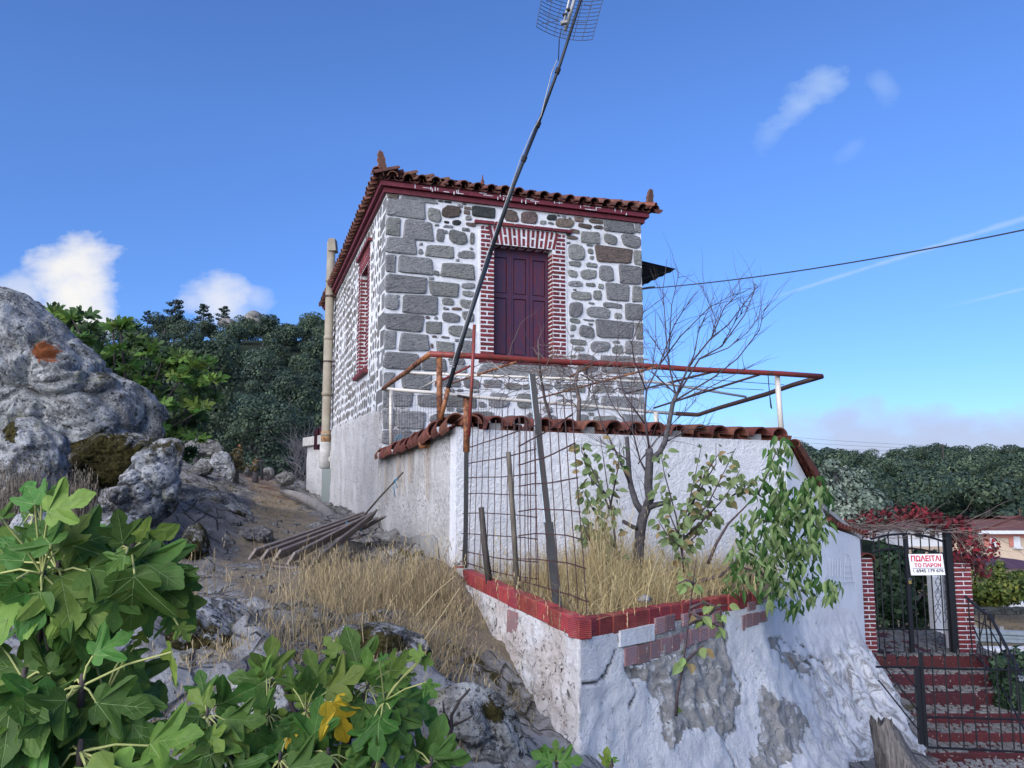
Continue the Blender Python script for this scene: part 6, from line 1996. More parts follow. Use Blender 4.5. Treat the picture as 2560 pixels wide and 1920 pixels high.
# ================================================================== red stairs below the gate
st_t = thing('entrance_stairs', 'worn red stairs with pale stone treads below the iron gate', 'stairs', tuple(at(2400, 1880, 9.1)))
M['red_riser'] = m_brickred('flaking_red_riser', (.080, .014, .018), (.045, .012, .015), .62)  # red darkened: the shade over the steps is put into the paint colour
M['tread_red'] = m_plain('red_tread_joint', (.085, .024, .030), (.06, .02, .025), 12, .8)
M['flag'] = m_plain('shade_painted_flagstone', (.22, .22, .215), (.11, .11, .11), 12, .85, .4, .006, 60, amt=.3)  # pale stone painted darker to carry the shade on the treads
SY = [(10.85, 1638), (10.52, 1684), (10.18, 1731), (9.84, 1782), (9.50, 1831), (9.16, 1880), (8.82, 1925)]
rs = random.Random(8)
for i, (yy, py) in enumerate(SY):
    z = at(2350, py, yy).z
    zl = at(2350, SY[i + 1][1], SY[i + 1][0]).z if i + 1 < len(SY) else z - .2
    back = SY[i - 1][0] if i else 12.6
    x0, x1 = 4.55, at(2470 + 22 * i, py, yy).x + .25
    mb = MB(); mb.bevbox(((x0 + x1) / 2, (yy + back) / 2, (z + zl) / 2 - .14), ((x1 - x0) / 2, 0, 0), (0, (back - yy) / 2, 0), (0, 0, (z - zl) / 2 + .13), .012)
    stp = mb.build('step', M['red_riser'], st_t)
    fl_ = MB()
    rowsn = 4 if i else 9
    for r_ in range(rowsn):
        d0, d1 = lerp(yy + .0, back, r_ / rowsn), lerp(yy + .0, back, (r_ + 1) / rowsn)
        x = x0 + .02
        while x < x1 - .1:
            w_ = rs.uniform(.05, .17)
            q = [(x + rs.uniform(0, .03), d0 + rs.uniform(0, .02)), (x + w_ - rs.uniform(.01, .03), d0 + rs.uniform(0, .02)), (x + w_ - rs.uniform(.005, .04), d1 - rs.uniform(.01, .03)), (x + rs.uniform(0, .03), d1 - rs.uniform(.01, .03))]
            if rs.random() < .88:
                fl_.prism([Vector((a, b, z - .010)) for a, b in q][::-1], (0, 0, .016))
            x += w_
    fl_.build('tread_stones', M['flag'], stp)['kind'] = 'stuff'
# low iron gate across the foot of the stairs
lg = thing('low_iron_gate', 'low black iron gate with spear tips across the stairs', 'gate', tuple(at(2400, 1875, 8.7)))
LY = 8.7
lp = lambda x, y: at(x, y, LY)
bar([lp(2190, 1667), lp(2300, 1668)], .013, lg, 'rail'); bar([lp(2302, 1670), lp(2580, 1676)], .013, lg, 'rail')
bar([lp(2310, 1792), lp(2590, 1800)], .013, lg, 'rail'); bar([lp(2318, 1868), lp(2600, 1882)], .013, lg, 'rail')
mb = MB(); p, q = lp(2296, 1630), lp(2304, 1865); mb.box((p.x + .02, LY, (p.z + q.z) / 2), (.018, 0, 0), (0, .018, 0), (0, 0, (p.z - q.z) / 2)); mb.build('post', M['black_iron'], lg)
mb = MB(); p, q = lp(2291, 1668), lp(2300, 1860); mb.box((p.x, LY, (p.z + q.z) / 2), (.022, 0, 0), (0, .022, 0), (0, 0, (p.z - q.z) / 2)); mb.build('post', M['black_iron'], lg)
for x in (2329, 2361, 2395, 2427, 2459, 2489, 2518, 2536):
    p = lp(x, 1638); b0 = Vector((p.x, LY, lp(x, 1874).z))
    bar([b0, p], .008, lg); mb = MB(); mb.lathe(p - ZV * .02, [(.008, 0), (.020, .03), (.012, .06), (.002, .10)], n=6); mb.build('spear_tip', M['black_iron'], lg)
for x in (2212, 2243, 2269):
    p = lp(x, 1643); b0 = Vector((p.x, LY, lp(x, 1667).z)); bar([b0, p], .008, lg)
    mb = MB(); mb.lathe(p - ZV * .02, [(.008, 0), (.020, .03), (.012, .06), (.002, .10)], n=6); mb.build('spear_tip', M['black_iron'], lg)
for a, b in (((2212, 1668), (2296, 1780)), ((2250, 1668), (2296, 1728)), ((2196, 1700), (2300, 1830))):
    bar([lp(*a), lp(*b)], .008, lg)
ch = MB()
for i in range(7): ch.tube([lp(2545 + 3 * i, 1690 + 10 * abs(math.sin(i))) + Vector((.012 * math.cos(a), -.02 + .004 * (i % 2), .012 * math.sin(a))) for a in np.linspace(0, 6.28, 8)], .003, 4)
tag(ch.build('gate_chain', M['galv']), 'small steel chain hung on the low gate', 'chain')
# handrail beside the stairs
hr = thing('stair_railing', 'black iron handrail descending beside the stairs', 'railing', tuple(at(2440, 1640, 10.6)))
H0, H1, H2 = at(2413, 1491, 10.9), at(2474, 1537, 10.3), at(2590, 1760, 9.0)
for nm, pts, r in (('handrail', [H0, at(2455, 1528, 10.6), H1, H2], .020), ('lower_rail', [at(2422, 1545, 10.9), at(2470, 1565, 10.4), at(2560, 1720, 9.2)], .009), ('lower_rail', [at(2440, 1640, 10.9), at(2490, 1690, 10.2), at(2580, 1860, 9.0)], .012)):
    bar(pts, r, hr, nm)
for a, b in (((2420, 1500), (2432, 1640)), ((2447, 1530), (2452, 1655)), ((2462, 1537), (2475, 1668)), ((2474, 1537), (2486, 1680)), ((2430, 1560), (2470, 1650)), ((2462, 1545), (2436, 1650)), ((2500, 1590), (2508, 1700)), ((2522, 1625), (2530, 1740)), ((2545, 1660), (2552, 1790))):
    t = (a[0] - 2413) / 170
    bar([at(*a, lerp(10.9, 9.2, t)), at(*b, lerp(10.9, 9.2, t))], .009, hr, 'baluster')

# dead stump on the street below the outcrop
def stump():
    base = at(2262, 1985, 7.3)
    mb = MB(); rows = []
    for i in range(15):
        t = i / 14; z = .62 * t
        ring = []
        for k_ in range(33):
            a = k_ / 32 * 2 * math.pi
            r = .26 * (1 - .62 * t ** .55) * (1 + .16 * math.sin(a * 5 + 1) * (1 - t * .5)) + .035 * ns((math.cos(a) * 2, math.sin(a) * 2, z * 2), 2.4) + .03 * (1 - abs(ns((math.cos(a) * 4, math.sin(a) * 4, z), 1)) * 2) * (1 - t)
            zt = z + (.10 * ns((math.cos(a) * 3, math.sin(a) * 3, 0), 1.5) if i == 14 else 0)
            ring.append(base + Vector((math.cos(a) * r - .22 * t + .05, math.sin(a) * r, zt)))
        ring[-1] = ring[0]
        rows.append(ring)
    mb.grid(rows)
    c = sum(rows[-1][:-1], Vector()) / 32 - ZV * .06
    b = len(mb.v); mb.v.append(tuple(c)); n0 = 14 * 33
    for k_ in range(32): mb.f.append((n0 + k_, n0 + k_ + 1, b)); mb.m.append(0)
    return mb.build('tree_stump', M['stump'], smooth=True)
tag(stump(), 'weathered grey tree stump leaning by the whitewashed rock', 'stump')

# ================================================================== leaves
def fig_leaf_mesh(var=0, mats=('fig_leaf', 'fig_vein'), lod=0):
    rnd = random.Random(100 + var)
    kx = (1.0, 1.12, .88, 1.05)[var % 4]; dp = (0, .03, -.05, .05)[var % 4]
    T1 = (.57 * kx, .63)
    outer = {0: [(.13, -.085), (.27, -.06), (.37, .045), (.355, .13), (.28 - dp, .205), (.41, .31), (.53 * kx, .46)], 1: [(.49 * kx, .635), (.36, .575), (.24 - dp, .505), (.15 - dp, .475)], 2: [(.15 - dp, .475), (.165, .58), (.225, .70), (.215, .80), (.135, .91), (.055, .98)]}
    def teeth(pts, first=None, last=None):
        q = ([first] if first else []) + pts + ([last] if last else [])
        out = []
        for i, (p_, r_) in enumerate(zip(q, q[1:])):
            out.append(p_)
            if lod == 0:
                for t in (.33, .67):
                    j = rnd.uniform(-.010, .016)
                    out.append((p_[0] + (r_[0] - p_[0]) * t + j, p_[1] + (r_[1] - p_[1]) * t + j * .6))
        out.append(q[-1])
        return out
    half = [[(0, .03)] + teeth(outer[0], None, T1) + [(.27, .32)],
            [(0, .03), (.27, .32)] + teeth(outer[1], T1) + [(0, .47), (0, .20)],
            [(0, .47)] + teeth(outer[2], None, (0, 1.02)) + [(0, .75)]]
    mb = MB(); cache = {}
    ph = rnd.uniform(0, 6); fold = rnd.uniform(.10, .32); droop = rnd.uniform(.10, .30)
    def z(x, y):
        return fold * abs(x) ** 1.2 - droop * y * y + .035 * math.sin(9 * x + ph) + .03 * math.sin(7 * y + 2 * abs(x) + ph)
    def vid(x, y):
        k_ = (round(x, 4), round(y, 4))
        if k_ not in cache:
            cache[k_] = len(mb.v); mb.v.append((x, y, z(x, y)))
        return cache[k_]
    for sx in (1, -1):
        for poly in half:
            pts = [((x + (rnd.uniform(-.012, .012) if x > .05 else 0)) * sx, y + (rnd.uniform(-.012, .012) if x > .05 else 0)) if False else (x * sx, y) for x, y in poly]
            # finer, slightly toothed edge
            ids = []
            for i, (x, y) in enumerate(pts):
                ids.append(vid(x, y))
            mb.f.append(tuple(ids if sx < 0 else ids[::-1])[::-1]); mb.m.append(0)
    if lod == 0:
        for path in ([(0, -.02), (0, .2), (0, .47), (0, .75), (0, 1.0)], [(0, .03), (.27, .32), (.53 * kx, .59)], [(0, .03), (-.27, .32), (-.53 * kx, .59)], [(0, .03), (.19, .055), (.33, .09)], [(0, .03), (-.19, .055), (-.33, .09)],
                     [(0, .3), (.10, .40), (.13, .44)], [(0, .3), (-.10, .40), (-.13, .44)], [(0, .5), (.11, .66), (.20, .75)], [(0, .5), (-.11, .66), (-.20, .75)], [(.27, .32), (.40, .38), (.47, .42)], [(-.27, .32), (-.40, .38), (-.47, .42)], [(0, .68), (.09, .82), (.14, .9)], [(0, .68), (-.09, .82), (-.14, .9)]):
            main = path[-1] in ((0, 1.0), (.53 * kx, .59), (-.53 * kx, .59))
            mb.tube([(x, y, z(x, y)) for x, y in path], [(.0085 if main else .004) * (1 - .7 * i / (len(path) - 1)) for i in range(len(path))], 3, 1, False)
    return mb.mesh('fig_leaf', [M[q] for q in mats])

FIGM = {k_: [fig_leaf_mesh(v, (k_, 'fig_vein')) for v in range(4)] for k_ in ('fig_leaf', 'fig_leaf_lt')}
FIGM['fig_leaf_yel'] = [fig_leaf_mesh(v, ('fig_leaf_yel', 'fig_leaf_yel')) for v in range(2)]
rf = random.Random(17)

def leaf_frame(b, tip, tilt=.6, roll=None, rnd=rf):
    y = (tip - b); L = y.length; y.normalize()
    toc = (-b).normalized()
    nrm = toc + Vector((rnd.uniform(-tilt, tilt), rnd.uniform(-tilt, tilt) * .5, rnd.uniform(-.1, tilt * 1.3)))
    nrm = (nrm - y * nrm.dot(y))
    if nrm.length < 1e-3: nrm = y.orthogonal()
    nrm.normalize()
    return frame(y.cross(nrm) * L, y * L, nrm * L, b)

def fig_plant(name, label, nodes, root, leaves, extra, dep, wscale=1.0, ex_len=(.10, .19)):
    t_ = thing(name, label, 'fig shrub', tuple(root))
    N = [at(x, y, d) for x, y, d in nodes]
    stems = MB()
    for q in N:
        m1 = q.lerp(root, .45) + Vector((rf.uniform(-.06, .06), rf.uniform(-.05, .05), rf.uniform(-.03, .06)))
        mb = MB(); mb.tube([q + Vector((0, 0, .03)), q, q.lerp(m1, .5) + Vector((rf.uniform(-.02, .02), 0, 0)), m1, root], [.006, .0085, .009, .011, .016], 7); mb.build('branch', M['fig_bark'], t_, True)
    def leaf(b, tp_, mat, node=None):
        me = rf.choice(FIGM[mat])
        o = addobj('leaf', me, t_); o.matrix_basis = leaf_frame(b, tp_)
        q = min(N, key=lambda n: (n - b).length) if node is None else node
        d = (q - b)
        mdl = b + d * .5 + Vector((0, -.005, .012))
        mb = MB(); mb.tube([b, mdl, q], [.0028, .003, .0036], 5, caps=False); mb.build('leaf_stalk', M['petiole'], t_, True)
    for (x0, y0, x1, y1, mat) in leaves:
        d = dep + rf.uniform(-.12, .12)
        x1, y1 = x0 + (x1 - x0) * 1.15, y0 + (y1 - y0) * 1.15
        b = at(x0, y0, d); tp_ = at(x1, y1, d + rf.uniform(-.06, .06))
        leaf(b, tp_, mat)
    for _ in range(extra):
        q = rf.choice(N)
        a = rf.uniform(0, 6.28)
        d0 = Vector((math.cos(a), math.sin(a) * .9, rf.uniform(-.35, .45))).normalized()
        b = q + d0 * rf.uniform(.035, .08) - Vector((0, 0, rf.uniform(0, .10)))
        L = rf.uniform(*ex_len)
        tp_ = b + (d0 + Vector((0, 0, -rf.uniform(.1, .9)))).normalized() * L
        leaf(b, tp_, 'fig_leaf' if rf.random() < .62 else 'fig_leaf_lt', q)
    return t_

c1 = lambda x0, y0, x1, y1, m='fig_leaf': (x0 * .2532, 1180 + y0 * .2532, x1 * .2532, 1180 + y1 * .2532, m)
c2 = lambda x0, y0, x1, y1, m='fig_leaf': (x0 * .2532, 1500 + y0 * .2532, x1 * .2532, 1500 + y1 * .2532, m)
LT, YL = 'fig_leaf_lt', 'fig_leaf_yel'
left_leaves = [c1(345, 330, 240, 90), c1(480, 400, 820, 225, LT), c1(410, 320, 540, 160), c1(370, 360, 280, 240, LT), c1(240, 890, 20, 640), c1(30, 480, -120, 330), c1(520, 740, 330, 510), c1(600, 760, 830, 450, LT), c1(720, 740, 1220, 545), c1(1150, 830, 720, 800),
               c1(1210, 700, 1170, 420), c1(1365, 710, 1660, 590, LT), c1(1480, 850, 1880, 1040), c1(1240, 820, 1050, 970), c1(890, 990, 1400, 1010), c1(410, 1170, 170, 1580), c1(670, 1210, 690, 2000), c1(1330, 1010, 1270, 1560), c1(1590, 990, 1830, 1310), c1(1710, 1340, 1950, 1270, LT),
               c1(920, 1040, 1210, 1330, LT), c1(430, 800, 560, 640), c1(300, 560, 190, 680, LT), c1(0, 1000, -160, 1400), c1(1460, 720, 1600, 620), c1(160, 1060, -60, 1300), c1(1130, 1180, 1150, 1500),
               c2(500, 725, -40, 640), c2(500, 725, 560, 470), c2(580, 910, 10, 1560), c2(875, 1130, 900, 1780), c2(920, 550, 1240, 330), c2(945, 660, 1420, 790), c2(1120, 940, 1480, 1050), c2(1130, 960, 1430, 1420), c2(1710, 510, 1640, 820, LT), c2(1120, 960, 1215, 1240, LT), c2(250, 1250, 330, 1700),
               c2(600, 1000, 740, 1300), c2(400, 560, 560, 480), c2(1240, 500, 1400, 640), c2(1430, 330, 1340, 440, LT), c2(1660, 150, 1700, 330, LT), c2(1760, 250, 1860, 370, LT), c2(420, 1460, 520, 1600, YL), c2(1000, 1300, 960, 1620, LT), c2(1500, 1440, 1850, 1290), c2(60, 1100, -100, 1250), c2(-40, 400, -150, 700)]
fig_plant('fig_shrub', 'large fig shrub with broad lobed leaves filling the lower left corner', [(330, 1375, 2.15), (106, 1435, 2.05), (146, 1430, 2.1), (205, 1715, 2.0), (262, 1740, 2.1), (90, 1290, 2.3), (60, 1700, 2.0), (200, 1880, 1.95), (40, 1890, 2.0), (250, 1600, 2.25)],
          at(120, 2150, 2.2), left_leaves, 72, 2.08, ex_len=(.12, .20))
c3 = lambda x0, y0, x1, y1, m='fig_leaf': (480 + x0 * .3165, 1500 + y0 * .3165, 480 + x1 * .3165, 1500 + y1 * .3165, m)
mid_leaves = [c3(1480, 880, 1400, 1250), c3(960, 1110, 1000, 830), c3(1110, 800, 1225, 1090, YL), c3(1000, 660, 940, 410, LT), c3(1075, 720, 1310, 560, LT), c3(1330, 590, 1235, 265), c3(1530, 700, 1430, 510, LT), c3(1530, 720, 1690, 640), c3(1560, 560, 1720, 430, LT), c3(1700, 790, 1940, 940),
              c3(1700, 870, 1770, 990, LT), c3(500, 1040, 280, 1190), c3(500, 1040, 560, 1290), c3(780, 1000, 490, 1320, LT), c3(520, 1110, 500, 1330, YL), c3(760, 1080, 800, 1140, YL), c3(890, 820, 820, 650, LT), c3(800, 700, 750, 550), c3(900, 720, 920, 580), c3(120, 870, -10, 720, LT), c3(190, 830, 440, 740),
              c3(100, 780, 60, 580), c3(600, 860, 540, 720, LT), c3(560, 980, 520, 830, LT), c3(1880, 1290, 1950, 985), c3(1890, 1250, 2150, 1230), c3(1760, 1180, 1650, 1310), c3(1740, 1240, 1800, 1120), c3(620, 600, 645, 330, LT), c3(590, 600, 500, 460, LT), c3(1810, 460, 1720, 395, LT), c3(1820, 470, 1890, 500),
              c3(1850, 650, 1920, 760), c3(1680, 600, 1760, 580), c3(1380, 640, 1370, 430), c3(1480, 480, 1540, 430), c3(1150, 420, 1050, 310, LT), c3(1530, 1130, 1560, 1210, YL), c3(1640, 930, 1600, 1180, LT), c3(300, 1180, 180, 1320), c3(120, 1240, 240, 1330), c3(1000, 1200, 1060, 1140), c3(1150, 1240, 1290, 1170), c3(950, 1330, 900, 1190), c3(600, 1250, 800, 1210), c3(0, 1000, -60, 1180, LT), c3(60, 1020, 120, 1180)]
fig_plant('fig_shrub', 'smaller fig shrub with one bright yellow leaf at the bottom centre', [(920, 1721, 3.25), (961, 1753, 3.2), (765, 1778, 3.2), (518, 1791, 3.1), (701, 1693, 3.4), (853, 1658, 3.4), (670, 1785, 3.2), (1078, 1911, 3.1), (560, 1880, 3.05), (820, 1890, 3.0), (950, 1890, 3.1), (700, 1900, 3.0)],
          at(830, 2080, 3.2), mid_leaves, 100, 3.2, ex_len=(.10, .18))
fig_plant('fig_sprout', 'small fig sprout growing before the whitewashed base', [(1390, 1905, 4.0), (1530, 1915, 4.0)], at(1400, 1990, 4.05),
          [(1390, 1898, 1388, 1855, 'fig_leaf'), (1380, 1905, 1335, 1885, 'fig_leaf'), (1398, 1905, 1450, 1900, 'fig_leaf'), (1372, 1900, 1355, 1880, 'fig_leaf'), (1520, 1912, 1515, 1880, LT), (1530, 1905, 1540, 1890, LT), (1525, 1912, 1510, 1935, LT)], 0, 4.0)
# dark bare sprig beside the fig
sp_ = MB()
for pts, r in (([(1085, 1990), (1110, 1880), (1130, 1820), (1128, 1790), (1150, 1750), (1175, 1722)], .012), ([(1130, 1820), (1110, 1780), (1107, 1752)], .008), ([(1130, 1815), (1165, 1800), (1180, 1790)], .007), ([(1112, 1870), (1095, 1830)], .006)):
    q = [at(x, y, 3.6) for x, y in pts]; sp_.tube(q, [r * (1 - .6 * i / (len(q) - 1)) for i in range(len(q))], 6)
tag(sp_.build('bare_sprig', M['fig_bark'], smooth=True), 'dark leafless sprig standing right of the fig shrub', 'twig')

# --- fig tree behind the huge boulder
ft = thing('fig_tree', 'green fig tree rising behind the huge boulder', 'tree', tuple(at(330, 1180, 11.6)))
FT_POLY = [(75, 735), (130, 765), (250, 800), (330, 822), (400, 890), (470, 892), (548, 905), (552, 955), (505, 1050), (482, 1130), (400, 1165), (330, 1100), (300, 1000), (200, 920), (120, 820)]
fig_small = [fig_leaf_mesh(v, ('fig_leaf', 'fig_vein'), 1) for v in range(4)]; fig_small_l = [fig_leaf_mesh(v, ('fig_leaf_lt', 'fig_vein'), 1) for v in range(4)]
M_all = []
tries = 0
while len(M_all) < 1100 and tries < 4000:
    tries += 1
    px, py = rf.uniform(60, 560), rf.uniform(725, 1175)
    if not inpoly(px, py, FT_POLY): continue
    c = at(px, py, rf.uniform(10.9, 12.8))
    for k_ in range(8):
        a = k_ * .9 + rf.uniform(-.3, .3)
        d = Vector((math.cos(a), math.sin(a), rf.uniform(.1, 1.3))).normalized()
        b = c + d * .05; tp_ = b + (d + Vector((0, 0, -rf.uniform(0, .5)))).normalized() * rf.uniform(.11, .21)
        M_all.append((b, tp_, rf.random() < .35))
M_all.sort(key=lambda q: q[0].y)
ctr = at(330, 1200, 11.8)
for i in range(22):
    b = M_all[(i * 23) % len(M_all)][0]
    mb = MB(); mb.tube([ctr, ctr.lerp(b, .5) + Vector((rf.uniform(-.15, .15), 0, .15)), b], [.04, .022, .010], 6); mb.build('branch', M['fig_bark'], ft, True)
far_l = MB(); far_l.attr['tone'] = []
for i, (b, tp_, l) in enumerate(M_all):
    me = rf.choice(fig_small_l if l else fig_small)
    if i < 300:
        o = addobj('leaf', me, ft); o.matrix_basis = leaf_frame(b, tp_, 1.5)
    else:
        mt4 = leaf_frame(b, tp_, 1.5); bs = len(far_l.v)
        far_l.v += [tuple(mt4 @ v.co) for v in me.vertices]
        for p_ in me.polygons: far_l.f.append(tuple(q + bs for q in p_.vertices)); far_l.m.append(0)
        far_l.attr['tone'] += [rf.uniform(.1, .9)] * len(me.vertices)
far_l.build('leaves', M['fig_far'], ft)['kind'] = 'stuff'

# --- evergreen oak beyond the fig tree, small olive, shrubs
def leafy_tree(name, label, lobes_px, y, nf, s, mat, seed, trunk_px, cat='tree', th=.6):
    rnd = random.Random(seed)
    t_ = thing(name, label, cat, tuple(at(*trunk_px, y)))
    lobes = []
    for (px, py, rx, ry) in lobes_px:
        c = at(px, py, y + rnd.uniform(-th, th)); k_ = y / FPX
        lobes.append((c, (rx * k_, rx * k_ * .9, ry * k_)))
    mb = MB(); foliage(mb, lobes, nf, s[0], s[1], rnd, .35)
    cr = mb.build('crown', M[mat], t_)
    mb = MB(); r0 = at(*trunk_px, y); c0 = sum((l[0] for l in lobes), Vector()) / len(lobes)
    mb.tube([r0 - Vector((0, 0, .3)), r0.lerp(c0, .5), c0], [.009 * y / 2, .007 * y / 2, .004 * y / 2], 7)
    for l in lobes[:9]: mb.tube([r0.lerp(c0, .55), l[0].lerp(c0, .4), l[0]], [.010 * y / 2, .005 * y / 2, .002 * y / 2], 5)
    mb.build('trunk', M['bark'], t_, True)
    return t_
leafy_tree('evergreen_oak', 'dark round evergreen oak standing behind the fig tree', [(470, 880, 70, 45), (530, 900, 60, 60), (560, 960, 45, 70), (480, 960, 80, 70), (420, 900, 50, 50), (540, 1040, 50, 60), (500, 1090, 60, 50), (580, 930, 30, 40), (450, 1040, 60, 70)], 24, 5200, (.035, .085), 'holm_far', 4, (490, 1180))
leafy_tree('olive_tree', 'silvery olive tree behind the white wall and the gate', [(2090, 1200, 55, 40), (2130, 1230, 60, 50), (2060, 1240, 50, 60), (2110, 1290, 70, 45), (2180, 1260, 45, 35), (2200, 1290, 35, 30), (2040, 1290, 40, 50), (2150, 1190, 30, 25), (2075, 1165, 25, 20)], 17, 6500, (.03, .075), 'olive_far', 6, (2110, 1420))
leafy_tree('oak_tree', 'dark bush topped oak just beyond the path end', [(640, 1020, 60, 45), (700, 1050, 60, 50), (600, 1070, 60, 45), (660, 1110, 70, 40), (560, 1100, 40, 30), (640, 1160, 60, 25), (700, 1155, 50, 25)], 34, 9500, (.03, .085), 'oak_far', 9, (650, 1190))
leafy_tree('oak_tree', 'dark oak beside the flue pipe beyond the terrace', [(720, 960, 45, 40), (760, 1000, 45, 50), (700, 1010, 40, 40), (740, 1060, 50, 40), (740, 1120, 50, 40), (720, 1165, 40, 25)], 40, 7500, (.035, .10), 'oak_far', 12, (735, 1190))
leafy_tree('russet_bush', 'small russet and olive bush beside the leaning boulder', [(590, 1140, 18, 20), (600, 1165, 24, 18), (580, 1168, 14, 16), (598, 1122, 9, 12)], 19.5, 420, (.02, .05), 'russet', 14, (590, 1195), 'bush', .15)
leafy_tree('russet_bush', 'tiny orange leaved bush left of the black post', [(640, 1158, 9, 12), (636, 1170, 10, 8)], 23, 160, (.02, .05), 'russet', 15, (640, 1185), 'bush', .1)
bp = MB(); bp.tube([at(655, 1200, 21), at(654, 1155, 21)], .045, 8); bp.bevbox(at(654, 1152, 21), (.07, 0, 0), (0, .06, 0), (0, 0, .03), .01)
tag(bp.build('black_post', M['black_iron']), 'short black post standing among boulders at the path end', 'post')
br = MB()
for i in range(170):
    p = at(rf.uniform(735, 790), rf.uniform(1120, 1215), rf.uniform(24.5, 26))
    a_, r_ = wander(p, Vector((rf.uniform(-.5, .5), 0, rf.uniform(.3, 1.2))), rf.uniform(.5, 1.4), .012, 7, .35, rf)
    br.tube(a_, r_, 3, caps=False)
tag(br.build('brushwood', M['brush_grey']), 'grey leafless brushwood beside the terrace wall', 'bush')

# ================================================================== planter plants
rp = random.Random(23)
# --- bare plum tree
pt = thing('bare_tree', 'leafless young tree with pruned grey trunk in the planter', 'tree', tuple(at(1594, 1412, 7.2)))
def limb(pts, r0, r1, y0, y1, name='branch', mat='bark', n=7):
    q = [at(x, y, lerp(y0, y1, i / (len(pts) - 1))) for i, (x, y) in enumerate(pts)]
    mb = MB(); mb.tube(q, [lerp(r0, r1, i / (len(q) - 1)) for i in range(len(q))], n); mb.build(name, M[mat], pt, True)
    return q
limb([(1594, 1420), (1596, 1380), (1600, 1330), (1606, 1295), (1616, 1268)], .052, .047, 7.2, 7.2, 'trunk')
Q = []
Q.append(limb([(1612, 1280), (1624, 1248), (1620, 1215), (1622, 1180), (1624, 1140), (1622, 1122)], .044, .036, 7.2, 7.15, 'limb'))
limb([(1608, 1285), (1590, 1258), (1578, 1220), (1573, 1195), (1570, 1140), (1567, 1092)], .034, .020, 7.2, 7.3, 'limb')
limb([(1616, 1272), (1640, 1262), (1664, 1257)], .030, .022, 7.2, 7.1, 'limb')
limb([(1602, 1325), (1580, 1316), (1558, 1303)], .022, .018, 7.2, 7.1, 'limb')
Q.append(limb([(1625, 1150), (1648, 1132), (1661, 1107), (1672, 1060), (1682, 1007), (1692, 985)], .030, .019, 7.15, 7.2, 'limb'))
TW = [([(1690, 990), (1676, 930), (1668, 882), (1663, 804), (1657, 725), (1668, 647)], .012), ([(1692, 985), (1723, 913), (1779, 844), (1820, 813), (1886, 725), (1905, 711)], .014), ([(1692, 990), (1748, 898), (1804, 866), (1861, 788), (1886, 728), (1888, 712)], .012),
      ([(1690, 1000), (1786, 942), (1845, 895), (1898, 826), (1911, 775)], .011), ([(1692, 985), (1735, 888), (1748, 819), (1764, 792)], .010), ([(1624, 1130), (1612, 1040), (1616, 976), (1648, 913), (1685, 813), (1713, 769), (1745, 728)], .014), ([(1648, 913), (1701, 841), (1773, 769), (1839, 733)], .010),
      ([(1672, 880), (1679, 763), (1698, 681)], .007), ([(1616, 976), (1585, 900), (1579, 857), (1607, 782), (1663, 741)], .009), ([(1573, 1206), (1540, 1130), (1505, 1060), (1482, 980), (1478, 900)], .013), ([(1620, 1190), (1600, 1150), (1582, 1080), (1578, 1000), (1590, 930)], .012), ([(1779, 844), (1790, 800), (1752, 712)], .007),
      ([(1748, 898), (1820, 870), (1870, 830), (1907, 778)], .008), ([(1682, 1007), (1760, 975), (1830, 940), (1862, 922)], .008), ([(1700, 960), (1640, 860), (1600, 800)], .007), ([(1661, 1107), (1720, 1075), (1785, 1062)], .008), ([(1612, 1060), (1560, 985), (1540, 900), (1545, 840)], .010), ([(1582, 1080), (1530, 1010), (1500, 930)], .008),
      ([(1779, 844), (1810, 770), (1850, 728)], .008), ([(1804, 866), (1840, 800), (1870, 768)], .006), ([(1690, 985), (1630, 930), (1640, 850), (1638, 780)], .009), ([(1567, 1150), (1530, 1120), (1490, 1100)], .007), ([(1595, 1160), (1640, 1100), (1700, 1040), (1740, 1000)], .008)]
for pts, r in TW:
    y0, y1 = 7.2, 7.2 + rp.uniform(-.5, .5)
    q = limb(pts, r * .85, .0022, y0, y1, 'twig', 'twig', 5)
    Q.append(q)
tws = MB()
for q in Q:
    for _ in range(14):
        i = rp.randrange(1, len(q)); p = q[i - 1].lerp(q[i], rp.random())
        d = (q[i] - q[i - 1]).normalized()
        a_, r_ = wander(p, d + Vector((rp.uniform(-1, 1), rp.uniform(-1, 1), rp.uniform(-.4, .9))), rp.uniform(.12, .5), .0032, 6, .16, rp)
        tws.tube(a_, r_, 3, caps=False)
tws.build('fine_twigs', M['twig'], pt)['kind'] = 'stuff'
